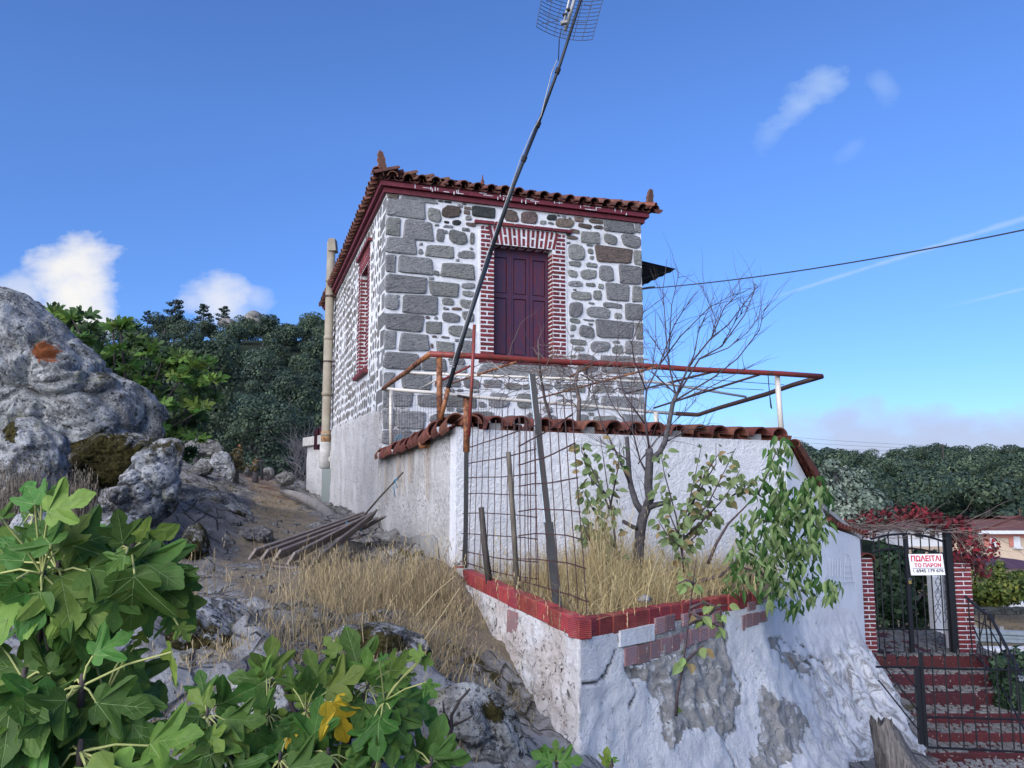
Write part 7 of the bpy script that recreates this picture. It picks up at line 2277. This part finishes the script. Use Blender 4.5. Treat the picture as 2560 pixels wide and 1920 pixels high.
# --- leafy quince shoots
def oval_leaf(mats, w=.30, curl=.25, seed=0):
    mb = MB(); n_ = 6; rnd = random.Random(seed)
    ys_ = [0, .12, .32, .55, .78, 1.0]; ws = [0, .6, 1.0, .95, .55, 0]
    cen, lf, rg = [], [], []
    for y, w_ in zip(ys_, ws):
        zc = -curl * y * y
        cen.append((0, y, zc)); lf.append((-w * w_, y, zc + .35 * w * w_)); rg.append((w * w_, y, zc + .35 * w * w_))
    mb.grid([lf, cen]); mb.grid([cen, rg])
    return mb.mesh('oval_leaf', M[mats])
QL = [oval_leaf('quince_leaf', .30, c) for c in (.1, .35)] ; QR = [oval_leaf('quince_red', .28, .3)]
qs = thing('quince_shrub', 'leafy green shrub with a few reddening leaves in the planter', 'shrub', tuple(at(1710, 1430, 6.9)))
stems_q = [[(1708, 1440), (1706, 1380), (1712, 1300), (1735, 1200), (1755, 1110)], [(1706, 1390), (1690, 1290), (1660, 1180), (1650, 1120)], [(1712, 1330), (1770, 1260), (1800, 1200), (1840, 1120)], [(1715, 1340), (1760, 1300), (1815, 1240), (1850, 1175)], [(1706, 1360), (1680, 1300), (1650, 1230)],
           [(1712, 1310), (1740, 1240), (1790, 1160), (1790, 1110)], [(1708, 1370), (1750, 1330), (1790, 1290)], [(1705, 1370), (1670, 1340), (1645, 1300)], [(1720, 1280), (1760, 1190), (1800, 1130)], [(1830, 1240), (1860, 1220), (1875, 1200)]]
stems_q2 = [[(1545, 1400), (1530, 1290), (1515, 1190), (1500, 1090)], [(1530, 1290), (1490, 1190), (1455, 1130), (1452, 1110)], [(1525, 1270), (1545, 1170), (1550, 1110)], [(1520, 1330), (1480, 1270), (1455, 1220)], [(1540, 1370), (1490, 1330), (1470, 1320)], [(1500, 1400), (1470, 1340), (1450, 1290)], [(1520, 1240), (1480, 1200), (1460, 1165)]]
def leafy(t_, stems, y, n, meshes, reds, size, droop, rnd, mat='twig', cap=300, r0=.010, dr=.35, name='stem'):
    cnt = 0
    for pts in stems:
        q = [at(px, py, y + rnd.uniform(-dr, dr) * (i / len(pts))) for i, (px, py) in enumerate(pts)]
        mb = MB(); mb.tube(q, [lerp(r0, .0025, i / (len(q) - 1)) for i in range(len(q))], 5); mb.build(name, M[mat], t_, True)
        for _ in range(n):
            i = rnd.randrange(1, len(q)); p = q[i - 1].lerp(q[i], rnd.random())
            d = Vector((rnd.uniform(-1, 1), rnd.uniform(-1, 1), rnd.uniform(-.5, .5))).normalized()
            L = rnd.uniform(*size)
            b = p + d * rnd.uniform(.01, .07)
            tp_ = b + (d + Vector((0, 0, -rnd.uniform(*droop)))).normalized() * L
            me = rnd.choice(reds) if reds and rnd.random() < .09 else rnd.choice(meshes)
            o = addobj('leaf', me, t_); o.matrix_basis = leaf_frame(b, tp_, 1.0, rnd=rnd); cnt += 1
    return cnt
leafy(qs, stems_q, 6.9, 29, QL, QR, (.06, .105), (.1, 1.2), rp)
qs2 = thing('quince_shrub', 'sparse leafy shoots with reddish leaves left of the bare tree', 'shrub', tuple(at(1540, 1420, 6.8)))
leafy(qs2, stems_q2, 6.8, 30, QL, QR, (.055, .10), (.1, 1.2), rp)
# --- sapling rooted in the wall crack
sa = thing('wall_sapling', 'thin sapling with yellowing leaves growing from the broken wall', 'sapling', tuple(at(1690, 1790, 5.6)))
leafy(sa, [[(1690, 1790), (1692, 1740), (1705, 1680), (1715, 1600), (1725, 1520), (1735, 1440), (1740, 1400)], [(1722, 1560), (1770, 1540), (1800, 1515), (1838, 1510)], [(1725, 1520), (1760, 1505), (1800, 1520), (1812, 1590)], [(1735, 1460), (1715, 1450), (1690, 1462)], [(1708, 1660), (1750, 1620), (1760, 1610)], [(1725, 1530), (1785, 1560), (1808, 1575)]],
      5.35, 6, [oval_leaf('fig_leaf_lt', .32, .2)], [oval_leaf('quince_red', .3, .2)], (.06, .10), (.2, 1.3), rp, 'twig', r0=.012, dr=.1)
# --- peach tree drooping over the end of the planter
PE = [oval_leaf('peach_leaf', .15, c) for c in (.25, .55, .8)]
pe = thing('peach_tree', 'peach tree with drooping narrow green leaves over the planter end', 'tree', tuple(at(1765, 1460, 6.9)))
for pts, r in (([(1690, 1480), (1740, 1455), (1800, 1440), (1850, 1395), (1860, 1350)], .022), ([(1770, 1410), (1790, 1360), (1820, 1310), (1860, 1270), (1895, 1232)], .016), ([(1860, 1350), (1900, 1300), (1940, 1255), (1960, 1220)], .012), ([(1860, 1420), (1920, 1440), (1980, 1470), (2040, 1490)], .010), ([(1900, 1300), (1960, 1310), (2000, 1290)], .010), ([(1895, 1235), (1920, 1180), (1940, 1130)], .009)):
    q = [at(x, y, 6.85 - .1 * i / len(pts)) for i, (x, y) in enumerate(pts)]
    mb = MB(); mb.tube(q, [lerp(r, .004, i / (len(q) - 1)) for i in range(len(q))], 7); mb.build('branch', M['twig'], pe, True)
PZ = [((1945, 1150), 34, 55, 26), ((1920, 1225), 46, 40, 30), ((1980, 1270), 55, 45, 60), ((2035, 1250), 42, 55, 52), ((1900, 1320), 62, 45, 50), ((1985, 1340), 58, 50, 56), ((1870, 1400), 48, 55, 38), ((1950, 1410), 60, 55, 56), ((2015, 1390), 42, 50, 30), ((1920, 1480), 48, 38, 30), ((2010, 1470), 45, 40, 30), ((2080, 1480), 22, 30, 18), ((2045, 1320), 30, 40, 24), ((1840, 1470), 28, 35, 14), ((1985, 1520), 25, 15, 8)]
pl_leaves = []
for (cx, cy), rx, ry, n_ in PZ:
    for _ in range(int(n_ * 1.9)):
        a, rr = rp.uniform(0, 6.28), math.sqrt(rp.random())
        b = at(cx + rx * rr * math.cos(a), cy + ry * rr * math.sin(a) - 10, 6.75 + rp.uniform(-.35, .35))
        d = Vector((rp.uniform(-.7, .7), rp.uniform(-.6, .6), -rp.uniform(.3, 1.3))).normalized()
        pl_leaves.append((b, b + d * rp.uniform(.075, .13)))
pl_leaves.sort(key=lambda q: q[0].y)
pm = MB(); pm.attr['tone'] = []
M['peach_mass'] = m_leafmass('peach_foliage', (.040, .095, .022), (.062, .130, .030), (.105, .175, .045), .25)
for i, (b, tp_) in enumerate(pl_leaves):
    me = rp.choice(PE)
    if i < 300:
        o = addobj('leaf', me, pe); o.matrix_basis = leaf_frame(b, tp_, 1.1, rnd=rp)
    else:
        mt4 = leaf_frame(b, tp_, 1.1, rnd=rp); bs = len(pm.v)
        pm.v += [tuple(mt4 @ v.co) for v in me.vertices]
        for p_ in me.polygons: pm.f.append(tuple(q + bs for q in p_.vertices)); pm.m.append(0)
        pm.attr['tone'] += [rp.uniform(.1, .95)] * len(me.vertices)
pm.build('leaves', M['peach_mass'], pe)['kind'] = 'stuff'

# ================================================================== dry grass
def blade(mb, p, h, w, lean, rnd, seg=4, head=False):
    a = rnd.uniform(0, 6.28); d = Vector((math.cos(a), math.sin(a), 0)) * lean
    s = Vector((-math.sin(a + 1.2), math.cos(a + 1.2), 0)) * w
    tone = min(1, max(0, rnd.gauss(.5, .25)))
    b = len(mb.v)
    for i in range(seg):
        t = i / seg
        c = p + Vector((0, 0, h * (t - .18 * lean * t * t))) + d * (h * t * t)
        mb.v += [tuple(c - s * (1 - t * .8)), tuple(c + s * (1 - t * .8))]
    mb.v.append(tuple(p + Vector((0, 0, h * (1 - .18 * lean))) + d * h))
    for i in range(seg - 1):
        mb.f.append((b + 2 * i, b + 2 * i + 1, b + 2 * i + 3, b + 2 * i + 2)); mb.m.append(0)
    mb.f.append((b + 2 * seg - 2, b + 2 * seg - 1, b + 2 * seg)); mb.m.append(0)
    nv = 2 * seg + 1
    if head:
        c = Vector(mb.v[-1])
        for k_ in range(4):
            q = c + Vector((rnd.uniform(-.02, .02), rnd.uniform(-.02, .02), -.03 * k_))
            mb.v += [tuple(q), tuple(q + s * 2.2 + Vector((0, 0, .03))), tuple(q + Vector((0, 0, .045)))]
            mb.f.append((len(mb.v) - 3, len(mb.v) - 2, len(mb.v) - 1)); mb.m.append(0); nv += 3
    mb.attr['tone'] += [tone] * nv
gr = MB(); gr.attr['tone'] = []
for i in range(7600):
    s_, t_ = rp.random(), rp.random() ** .85
    if rp.random() < .5: a_, c_ = PL.lerp(PC, .12 + .88 * s_), WN.lerp(WE, .05 + .5 * s_)
    else: a_, c_ = PC.lerp(PR, s_), WN.lerp(WE, .55 + .42 * s_)
    p = Vector((lerp(a_.x, c_.x, .04 + .93 * t_), lerp(a_.y, c_.y, .04 + .93 * t_), -1.03))
    px = proj(p)[0]
    dens = .25 + .75 * math.exp(-((px - 1545) / 190) ** 2)
    if px < 1330: dens *= .45
    if rp.random() > dens: continue
    h = rp.uniform(.14, .38) * (1 + .55 * math.exp(-((px - 1520) / 90) ** 2))
    if px > 1780: h *= .8
    if rp.random() < .10: h *= 1.55
    if p.y < 5.7: h *= .75
    blade(gr, p, h, rp.uniform(.0018, .0048), abs(rp.gauss(0, .42)) if rp.random() < .55 else rp.uniform(.5, 1.9), rp, 4, rp.random() < .3)
for i in range(260):                                    # the tall sheaf left of the tree
    p = at(1505 + rp.gauss(0, 22), 1430, 6.6 + rp.uniform(-.3, .4)); p.z = -1.03
    blade(gr, p, rp.uniform(.45, .85), rp.uniform(.002, .0042), abs(rp.gauss(0, .16)), rp, 4, rp.random() < .5)
tag(gr.build('planter_grass', M['straw']), 'tall dry straw grass growing in the planter', 'grass', kind='stuff')

gg = MB(); gg.attr['tone'] = []
def ground_at(px, py):
    d = ray(px, py)
    y = 2.2
    while y < 30:
        p = d * (y / d.y)
        if p.z < gz(p.x, p.y): return p
        y += .08 + y * .01
    return None
zones = [((640, 1150), (1390, 1610), 900, (.10, .34), .5), ((780, 1140), (1440, 1560), 1700, (.14, .36), .6), ((560, 1120), (1460, 1640), 1500, (.03, .12), 1.2), ((900, 1200), (1500, 1700), 900, (.06, .24), .9), ((500, 1000), (1480, 1760), 420, (.05, .18), .8), ((620, 760), (1235, 1300), 420, (.06, .16), .6), ((380, 560), (1420, 1520), 240, (.08, .24), .6), ((440, 720), (1660, 1720), 160, (.06, .2), .8), ((1000, 1180), (1560, 1750), 380, (.10, .30), .6), ((1080, 1300), (1720, 1900), 200, (.06, .2), .7), ((560, 700), (1200, 1260), 200, (.05, .12), .7), ((200, 560), (1650, 1900), 260, (.05, .16), .8)]
for (x0, x1), (y0, y1), n_, hh, ln in zones:
    for _ in range(n_ // 6):
        p = ground_at(rp.uniform(x0, x1), rp.uniform(y0, y1))
        if p is None or p.y > 24: continue
        for k_ in range(7):
            q = p + Vector((rp.gauss(0, .05), rp.gauss(0, .06), 0)); q.z = gz(q.x, q.y) - .02
            if q.x > WN.x - .05 and q.y > 7.6: continue
            blade(gg, q, rp.uniform(*hh) * rp.choice((.6, 1, 1, 1.2)), rp.uniform(.0014, .0032) * (1 + q.y * .04), abs(rp.gauss(0, ln)), rp, 3, rp.random() < .2)
for pts in ([(736, 1700), (735, 1600), (728, 1480), (722, 1400)], [(765, 1720), (768, 1640), (770, 1570)], [(1040, 1540), (1090, 1480), (1138, 1440)], [(910, 1620), (905, 1560), (912, 1500)], [(1060, 1600), (1110, 1530), (1150, 1470)], [(1130, 1780), (1150, 1690), (1160, 1660)]):
    q = [at(x, y, 4.8) for x, y in pts]; b = len(gg.v); gg.tube(q, .0035, 3, caps=False); gg.attr['tone'] += [.8] * (len(gg.v) - b)
tag(gg.build('ground_grass', M['straw_dull']), 'dry yellow grass on the rocky ground beside the wall', 'grass', kind='stuff')
wd = MB(); wd.attr['tone'] = []
for _ in range(120):
    px, py = rp.choice(((rp.uniform(-20, 110), rp.uniform(1170, 1290)), (rp.uniform(165, 215), rp.uniform(1190, 1280))))
    p = at(px, py + 60, 7.4 + rp.uniform(-.2, .2))
    for k_ in range(8):
        blade(wd, p + Vector((rp.gauss(0, .04), rp.gauss(0, .04), 0)), rp.uniform(.12, .34), .004, abs(rp.gauss(0, .3)), rp, 3, True)
tag(wd.build('dry_weeds', M['weed']), 'brown seeding weeds at the foot of the boulders', 'weeds', kind='stuff')

# ================================================================== loose stones, litter
gv = MB()
for _ in range(700):
    p = ground_at(rp.uniform(430, 1150), rp.uniform(1220, 1760))
    if p is None or p.y > 20: continue
    r = rp.uniform(.008, .03) * (.6 + p.y * .08)
    c = Vector((p.x, p.y, gz(p.x, p.y) + r * .2))
    vs8 = [c + Vector((sx * r * rp.uniform(.6, 1.2), sy * r * rp.uniform(.6, 1.2), sz * r * rp.uniform(.4, .8))) for sx in (-1, 1) for sy in (-1, 1) for sz in (-1, 1)]
    gv.add(vs8, [(0, 1, 3, 2), (4, 6, 7, 5), (0, 4, 5, 1), (2, 3, 7, 6), (0, 2, 6, 4), (1, 5, 7, 3)])
tag(gv.build('gravel', M['rock_grey']), 'loose gravel scattered over the path', 'gravel', kind='stuff')

# ================================================================== pallet of planks with blue rope, stick
pa = thing('wooden_pallet', 'broken grey wooden pallet lying against the house wall', 'pallet', tuple(at(720, 1420, 8.9)))
S7 = 700 / 2212
k7 = lambda x, y, d: at(600 + x * S7, 1080 + y * S7, d)
pl_up = Vector((0, 0, .05))
def plank(a, b, wid, thk, upv, mat='wood_grey'):
    d = (b - a); L = d.length; d.normalize(); s_ = d.cross(upv).normalized(); u_ = s_.cross(d)
    mb = MB(); me_ = None
    bx_ = MB(); bx_.bevbox((0, 0, 0), (L / 2, 0, 0), (0, thk / 2, 0), (0, 0, wid / 2), .004)
    o = bx_.build('plank', M[mat], pa); o.matrix_basis = frame(d, s_, u_, (a + b) / 2)
    return o
upl = Vector((.25, -.2, .95))
for (x0, y0, d0), (x1, y1, d1), wd_ in (((95, 1000, 8.6), (960, 690, 11.2), .085), ((190, 1005, 8.5), (985, 700, 11.1), .085), ((290, 1010, 8.4), (1000, 720, 11.0), .085), ((400, 1035, 8.2), (1020, 700, 10.8), .09), ((565, 1080, 8.0), (1060, 680, 10.6), .10)):
    plank(k7(x0, y0 - 34, d0 - .8), k7(x1, y1 - 30, d1 - .7), wd_ + .05, .026, Vector((.5, -.5, .75)))
for (x0, y0, d0), (x1, y1, d1) in (((110, 1025, 8.75), (690, 1100, 8.15)), ((600, 960, 9.3), (870, 945, 8.9)), ((830, 850, 10.0), (1010, 805, 9.9)), ((960, 760, 10.6), (1135, 670, 10.4))):
    a, b = k7(x0, y0 + 10, d0 - .7), k7(x1, y1, d1 - .7); plank(a, b, .024, .10, upl, 'wood_grey')
stk = MB(); stk.tube([k7(905, 745, 10.0), k7(1100, 520, 9.9), k7(1290, 318, 9.8)], [.013, .012, .010], 7)
tag(stk.build('wooden_stick', M['wood_dark'], smooth=True), 'dark stick propped up from the pallet', 'stick')
rpe = thing('blue_rope', 'blue nylon rope knotted round the pallet plank', 'rope', tuple(k7(850, 760, 9.7)))
mb = MB(); mb.tube([k7(830, 810, 9.55), k7(835, 770, 9.5), k7(850, 745, 9.5), k7(880, 735, 9.5), k7(915, 745, 9.5), k7(945, 765, 9.55), k7(960, 780, 9.7)], .011, 6); mb.build('loop', M['rope'], rpe, True)
mb = MB(); mb.tube([k7(845, 710, 9.5), k7(840, 760, 9.48), k7(825, 800, 9.5), k7(835, 815, 9.5)], .009, 6); mb.build('tail', M['rope'], rpe, True)
mb = MB(); mb.tube([k7(880, 735, 9.5), k7(860, 765, 9.45), k7(835, 785, 9.45)], .010, 6); mb.build('tail', M['rope'], rpe, True)
r2 = MB(); r2.tube([k7(1215, 385, 9.8), k7(1240, 365, 9.78), k7(1225, 400, 9.78), k7(1245, 440, 9.8), k7(1215, 430, 9.8), k7(1225, 515, 9.8)], .006, 5)
tag(r2.build('blue_twine', M['rope'], smooth=True), 'blue twine tied near the tip of the stick', 'twine')
r3 = MB(); r3.tube([k7(1230, 75, 11.2), k7(1245, 35, 11.2), k7(1275, 20, 11.2), k7(1260, 55, 11.2)], .010, 5)
tag(r3.build('blue_twine', M['rope'], smooth=True), 'blue twine knotted at the foot of the pergola net', 'twine')

# ================================================================== red creeper over the gate
rc = random.Random(31)
vc = thing('red_creeper', 'red autumn creeper trailing over the gate arch and pillar', 'creeper', tuple(gp(2300, 1345)))
cl = MB(); lob = []
for px, py, rx, ry, dy in ((2080, 1325, 30, 22, .6), (2130, 1315, 40, 28, .5), (2180, 1300, 45, 30, .5), (2240, 1290, 45, 28, .4), (2300, 1285, 45, 30, .3), (2335, 1300, 40, 30, .2), (2380, 1310, 40, 28, .2), (2410, 1320, 35, 30, .1), (2420, 1360, 35, 35, .0), (2400, 1390, 30, 28, .0), (2440, 1400, 30, 30, .0), (2470, 1370, 25, 35, .0), (2455, 1430, 18, 25, .0), (2395, 1345, 30, 25, .05), (2150, 1335, 50, 14, .3), (2105, 1330, 30, 15, .4)):
    c = gp(px, py, dy); lob.append((c, (rx * GY_ / FPX, .22, ry * GY_ / FPX)))
foliage(cl, lob, 1500, .020, .050, rc, .2)
cl.build('leaves', M['vine_red'], vc)['kind'] = 'stuff'
cs = MB()
for i in range(90):
    p = gp(rc.uniform(2110, 2400), 1322 + rc.uniform(-12, 14), rc.uniform(-.1, .5))
    a_, r_ = wander(p, Vector((rc.choice((-1, 1)), rc.uniform(-.2, .2), rc.uniform(-.15, .15))), rc.uniform(.4, 1.2), .008, 8, .22, rc); cs.tube(a_, r_, 4, caps=False)
for i in range(30):
    p = gp(rc.uniform(2370, 2440), 1330 + rc.uniform(-10, 10), rc.uniform(-.1, .1))
    a_, r_ = wander(p, Vector((rc.uniform(.1, 1), 0, -rc.uniform(.3, 1))), rc.uniform(.3, .8), .006, 8, .3, rc); cs.tube(a_, r_, 4, caps=False)
cs.build('stems', M['vine_stem'], vc)['kind'] = 'stuff'

# ================================================================== behind the gate
leafy_tree('garden_bush', 'dark ivy covered bush seen through the iron gate', [(2215, 1470, 35, 70), (2235, 1420, 30, 50), (2255, 1500, 35, 60), (2290, 1520, 35, 50), (2210, 1560, 30, 40), (2300, 1570, 30, 30), (2330, 1500, 25, 60), (2200, 1420, 25, 50), (2280, 1440, 30, 40), (2320, 1430, 20, 30), (2250, 1590, 60, 25), (2205, 1375, 22, 30), (2240, 1385, 25, 20), (2300, 1400, 30, 25), (2340, 1400, 18, 25)], 13.2, 5600, (.03, .07), 'oleander', 41, (2250, 1640), 'bush', .3)
def boxpx(name, label, cat, x0, y0, x1, y1, y, th, mat):
    a, b = at(x0, y1, y), at(x1, y0, y); b = Vector((at(x1, y1, y).x, y, at(x0, y0, y).z))
    mb = MB(); mb.bevbox(((a.x + b.x) / 2, y + th / 2, (a.z + b.z) / 2), ((b.x - a.x) / 2, 0, 0), (0, th / 2, 0), (0, 0, (b.z - a.z) / 2), .01)
    return tag(mb.build(name, M[mat]), label, cat)
boxpx('side_wall', 'white garden wall seen through the right half of the gate', 'wall', 2346, 1440, 2386, 1650, 12.6, .2, 'stucco')
boxpx('green_box', 'pale green box standing on the landing behind the gate', 'box', 2256, 1598, 2318, 1614, 12.0, .25, 'galv')
M['green_paint'] = m_plain('green_paint', (.16, .33, .25), (.13, .27, .21), 8, .6)
bpy.data.objects['green_box'].data.materials[0] = M['green_paint']

# oleander beside the stairs
leafy_tree('oleander_bush', 'dark green oleander bush beside the stair railing', [(2520, 1690, 40, 45), (2550, 1660, 40, 40), (2570, 1720, 50, 60), (2530, 1740, 40, 50), (2560, 1800, 50, 60), (2500, 1660, 22, 22)], 10.2, 2600, (.02, .07), 'oleander', 44, (2545, 1900), 'bush', .25)

# ================================================================== village below: houses, trees, road
def m_house(name, c): return m_plain(name, c, tuple(x * .88 for x in c), 2, .85, .1, .01, 20)
M['cream'] = m_house('cream_render', (.55, .44, .33)); M['pink'] = m_house('salmon_render', (.50, .20, .155)); M['roof_far'] = m_plain('far_roof_tiles', (.17, .070, .052), (.11, .05, .042), 3, .9)
M['shutter_white'] = m_plain('white_shutter', (.62, .64, .68), (.55, .57, .60), 6, .7); M['roof_maroon'] = m_plain('maroon_roof_sheet', (.09, .035, .05), (.07, .03, .04), 3, .7)
M['white_house'] = m_house('white_render', (.62, .63, .64))
ph_ = thing('village_house', 'salmon and cream house with a hipped red tile roof', 'house', tuple(at(2520, 1450, 44)))
HY = 44.0
hx0, hx1 = at(2458, 1340, HY).x, at(2680, 1340, HY).x
zt_, zb_ = at(2500, 1327, HY).z, at(2500, 1470, HY).z
mb = MB(); mb.box(((hx0 + hx1) / 2, HY + 4, (zt_ + zb_) / 2), ((hx1 - hx0) / 2, 0, 0), (0, 4, 0), (0, 0, (zt_ - zb_) / 2)); mb.build('wall', M['cream'], ph_)
zp = at(2500, 1343, HY).z
mb = MB(); mb.box(((hx0 + hx1) / 2, HY - .02, (zt_ + zp) / 2 - .02), ((hx1 - hx0) / 2 + .02, 0, 0), (0, .06, 0), (0, 0, (zt_ - zp) / 2)); mb.build('frieze', M['pink'], ph_)
for x0, x1 in ((2458, 2475), (2521, 2533)):
    a, b = at(x0, 1343, HY).x, at(x1, 1343, HY).x; z0 = at(2500, 1367, HY).z
    mb = MB(); mb.box(((a + b) / 2, HY - .02, (zp + z0) / 2), ((b - a) / 2, 0, 0), (0, .05, 0), (0, 0, (zp - z0) / 2 - .003)); mb.build('pink_panel', M['pink'], ph_)
mb = MB(); e_ = .5; A4 = [(hx0 - e_, HY - e_), (hx1 + e_, HY - e_), (hx1 + e_, HY + 8 + e_), (hx0 - e_, HY + 8 + e_)]
zr = at(2550, 1290, HY + 4).z; ap = at(2550, 1290, HY + 4)
mb.add([(*A4[0], zt_), (*A4[1], zt_), (*A4[2], zt_), (*A4[3], zt_), (ap.x, HY + 4, zr), (hx1 - 2, HY + 4, zr)], [(0, 1, 5, 4), (1, 2, 5), (2, 3, 4, 5), (3, 0, 4), (3, 2, 1, 0)])
rf_ = mb.build('roof', M['roof_far'], ph_)
mb = MB(); mb.tube([(ap.x, HY + 4, zr), (A4[0][0], A4[0][1], zt_)], .09, 6); mb.build('hip_ridge', M['tile'], rf_)
mb = MB(); mb.box(((hx0 + hx1) / 2, HY - .45, zt_ - .05), ((hx1 - hx0) / 2 + .5, 0, 0), (0, .06, 0), (0, 0, .09)); mb.build('gutter', M['shutter_white'], ph_)
mb = MB(); mb.lathe((ap.x, HY + 4, zr), [(.05, 0), (.02, .2), (.03, .3), (.005, .5)], n=6); mb.build('finial', M['tile'], rf_)
for x0, y0, x1, y1 in ((2474, 1343, 2486, 1365), (2533, 1341, 2547, 1367)):
    a, b = at(x0, y1, HY), at(x1, y0, HY)
    mb = MB(); mb.box(((a.x + b.x) / 2, HY - .03, (a.z + b.z) / 2), ((b.x - a.x) / 2, 0, 0), (0, .07, 0), (0, 0, (b.z - a.z) / 2)); w_ = mb.build('window', M['shutter_white'], ph_)
    mb = MB(); mb.box(((a.x + b.x) / 2, HY - .06, a.z - .05), ((b.x - a.x) / 2 + .08, 0, 0), (0, .1, 0), (0, 0, .04)); mb.build('sill', M['shutter_white'], w_)
def simple_house(label, x0, x1, ye, yb, y, apex, wall, roof_m, wins=(), depth=6):
    t_ = thing('village_house', label, 'house', tuple(at((x0 + x1) / 2, yb, y)))
    a, b = at(x0, yb, y), at(x1, ye, y)
    mb = MB(); mb.box(((a.x + b.x) / 2, y + depth / 2, (a.z + b.z) / 2), ((b.x - a.x) / 2, 0, 0), (0, depth / 2, 0), (0, 0, (b.z - a.z) / 2)); mb.build('wall', M[wall], t_)
    ap = at(*apex, y + depth / 2); e_ = .3
    mb = MB(); q = [(a.x - e_, y - e_, b.z), (b.x + e_, y - e_, b.z), (b.x + e_, y + depth + e_, b.z), (a.x - e_, y + depth + e_, b.z)]
    mb.add(q + [tuple(ap), (ap.x + .01, ap.y + .3, ap.z)], [(0, 1, 4), (1, 2, 5, 4), (2, 3, 5), (3, 0, 4, 5), (3, 2, 1, 0)]); mb.build('roof', M[roof_m], t_)
    for wx0, wy0, wx1, wy1 in wins:
        p, q = at(wx0, wy1, y), at(wx1, wy0, y); mb = MB(); mb.box(((p.x + q.x) / 2, y - .03, (p.z + q.z) / 2), ((q.x - p.x) / 2, 0, 0), (0, .05, 0), (0, 0, (q.z - p.z) / 2)); mb.build('window', M['cable'] if wall == 'white_house' else M['shutter_white'], t_)
simple_house('cream house with a low brown roof behind the creeper', 2390, 2460, 1326, 1440, 46, (2419, 1306), 'cream', 'roof_far', ((2410, 1345, 2420, 1365),))
simple_house('white house seen through the top of the gate', 2262, 2380, 1318, 1366, 34, (2300, 1300), 'white_house', 'roof_far', ((2288, 1324, 2302, 1342), (2325, 1326, 2335, 1342)))
simple_house('low shed with a maroon sheet roof', 2516, 2640, 1420, 1450, 33, (2552, 1400), 'cream', 'roof_maroon', (), 5)
leafy_tree('fruit_tree', 'round yellow green fruit tree beyond the stair railing', [(2460, 1465, 38, 40), (2490, 1440, 30, 35), (2510, 1470, 40, 40), (2450, 1490, 30, 30), (2540, 1480, 35, 30), (2480, 1495, 45, 25), (2500, 1415, 14, 16)], 27, 3600, (.04, .10), 'lemon_far', 51, (2475, 1530), 'tree', .8)
leafy_tree('fruit_tree', 'pale green shrub row behind the fruit tree', [(2550, 1440, 25, 14), (2570, 1455, 25, 16), (2530, 1442, 16, 12)], 31, 900, (.05, .10), 'lemon_far', 52, (2550, 1480), 'shrub', .4)
boxpx('field_wall', 'white rendered wall beyond the fruit tree', 'wall', 2482, 1505, 2640, 1519, 28.5, .3, 'stucco')
dw = thing('drystone_wall', 'dark drystone wall along the dry field', 'wall', tuple(at(2500, 1535, 26)))
for i in range(46):
    q = at(2440 + (i % 23) * 9 + rc.uniform(-2, 2), 1523 + (i // 23) * 8 + rc.uniform(-2, 2), 26)
    bx_ = MB(); bx_.bevbox(q, (.07 + rc.uniform(0, .03), 0, 0), (0, .12, 0), (0, 0, .05 + rc.uniform(0, .02)), .02); bx_.build('stone', M['stone_dark'], dw)
gr_ = thing('guard_rail', 'pale metal guard rail along the road below', 'guard rail', tuple(at(2500, 1620, 17)))
a, b = at(2430, 1588, 17.0), at(2640, 1598, 16.6)
mb = MB(); prof = [(0, .14), (-.03, .11), (-.03, .05), (.02, .02), (.02, -.02), (-.03, -.05), (-.03, -.11), (0, -.14)]
mb.grid([[p + Vector((0, d, z)) for d, z in prof] for p in (a, b)], flip=True); mb.grid([[p + Vector((0, d + .012, z)) for d, z in prof] for p in (a, b)])
mb.build('beam', M['galv'], gr_)
for t in (.06, .38, .7): 
    p = a.lerp(b, t); mb = MB(); mb.box(p + Vector((0, .06, -.25)), (.04, 0, 0), (0, .03, 0), (0, 0, .45)); mb.build('post', M['cement_dark'], gr_)
for x, y0, y1 in ((2498, 1566, 1584), (2531, 1575, 1590)):
    mb = MB(); mb.tube([at(x, y0, 20), at(x, y1, 20)], .02, 5); tag(mb.build('field_stake', M['wood_dark']), ('left' if x < 2510 else 'right') + ' of two thin stakes in the dry field', 'stake')
boxpx('street_wall', 'low white wall below the guard rail', 'wall', 2448, 1622, 2640, 1670, 15.0, .25, 'stucco')
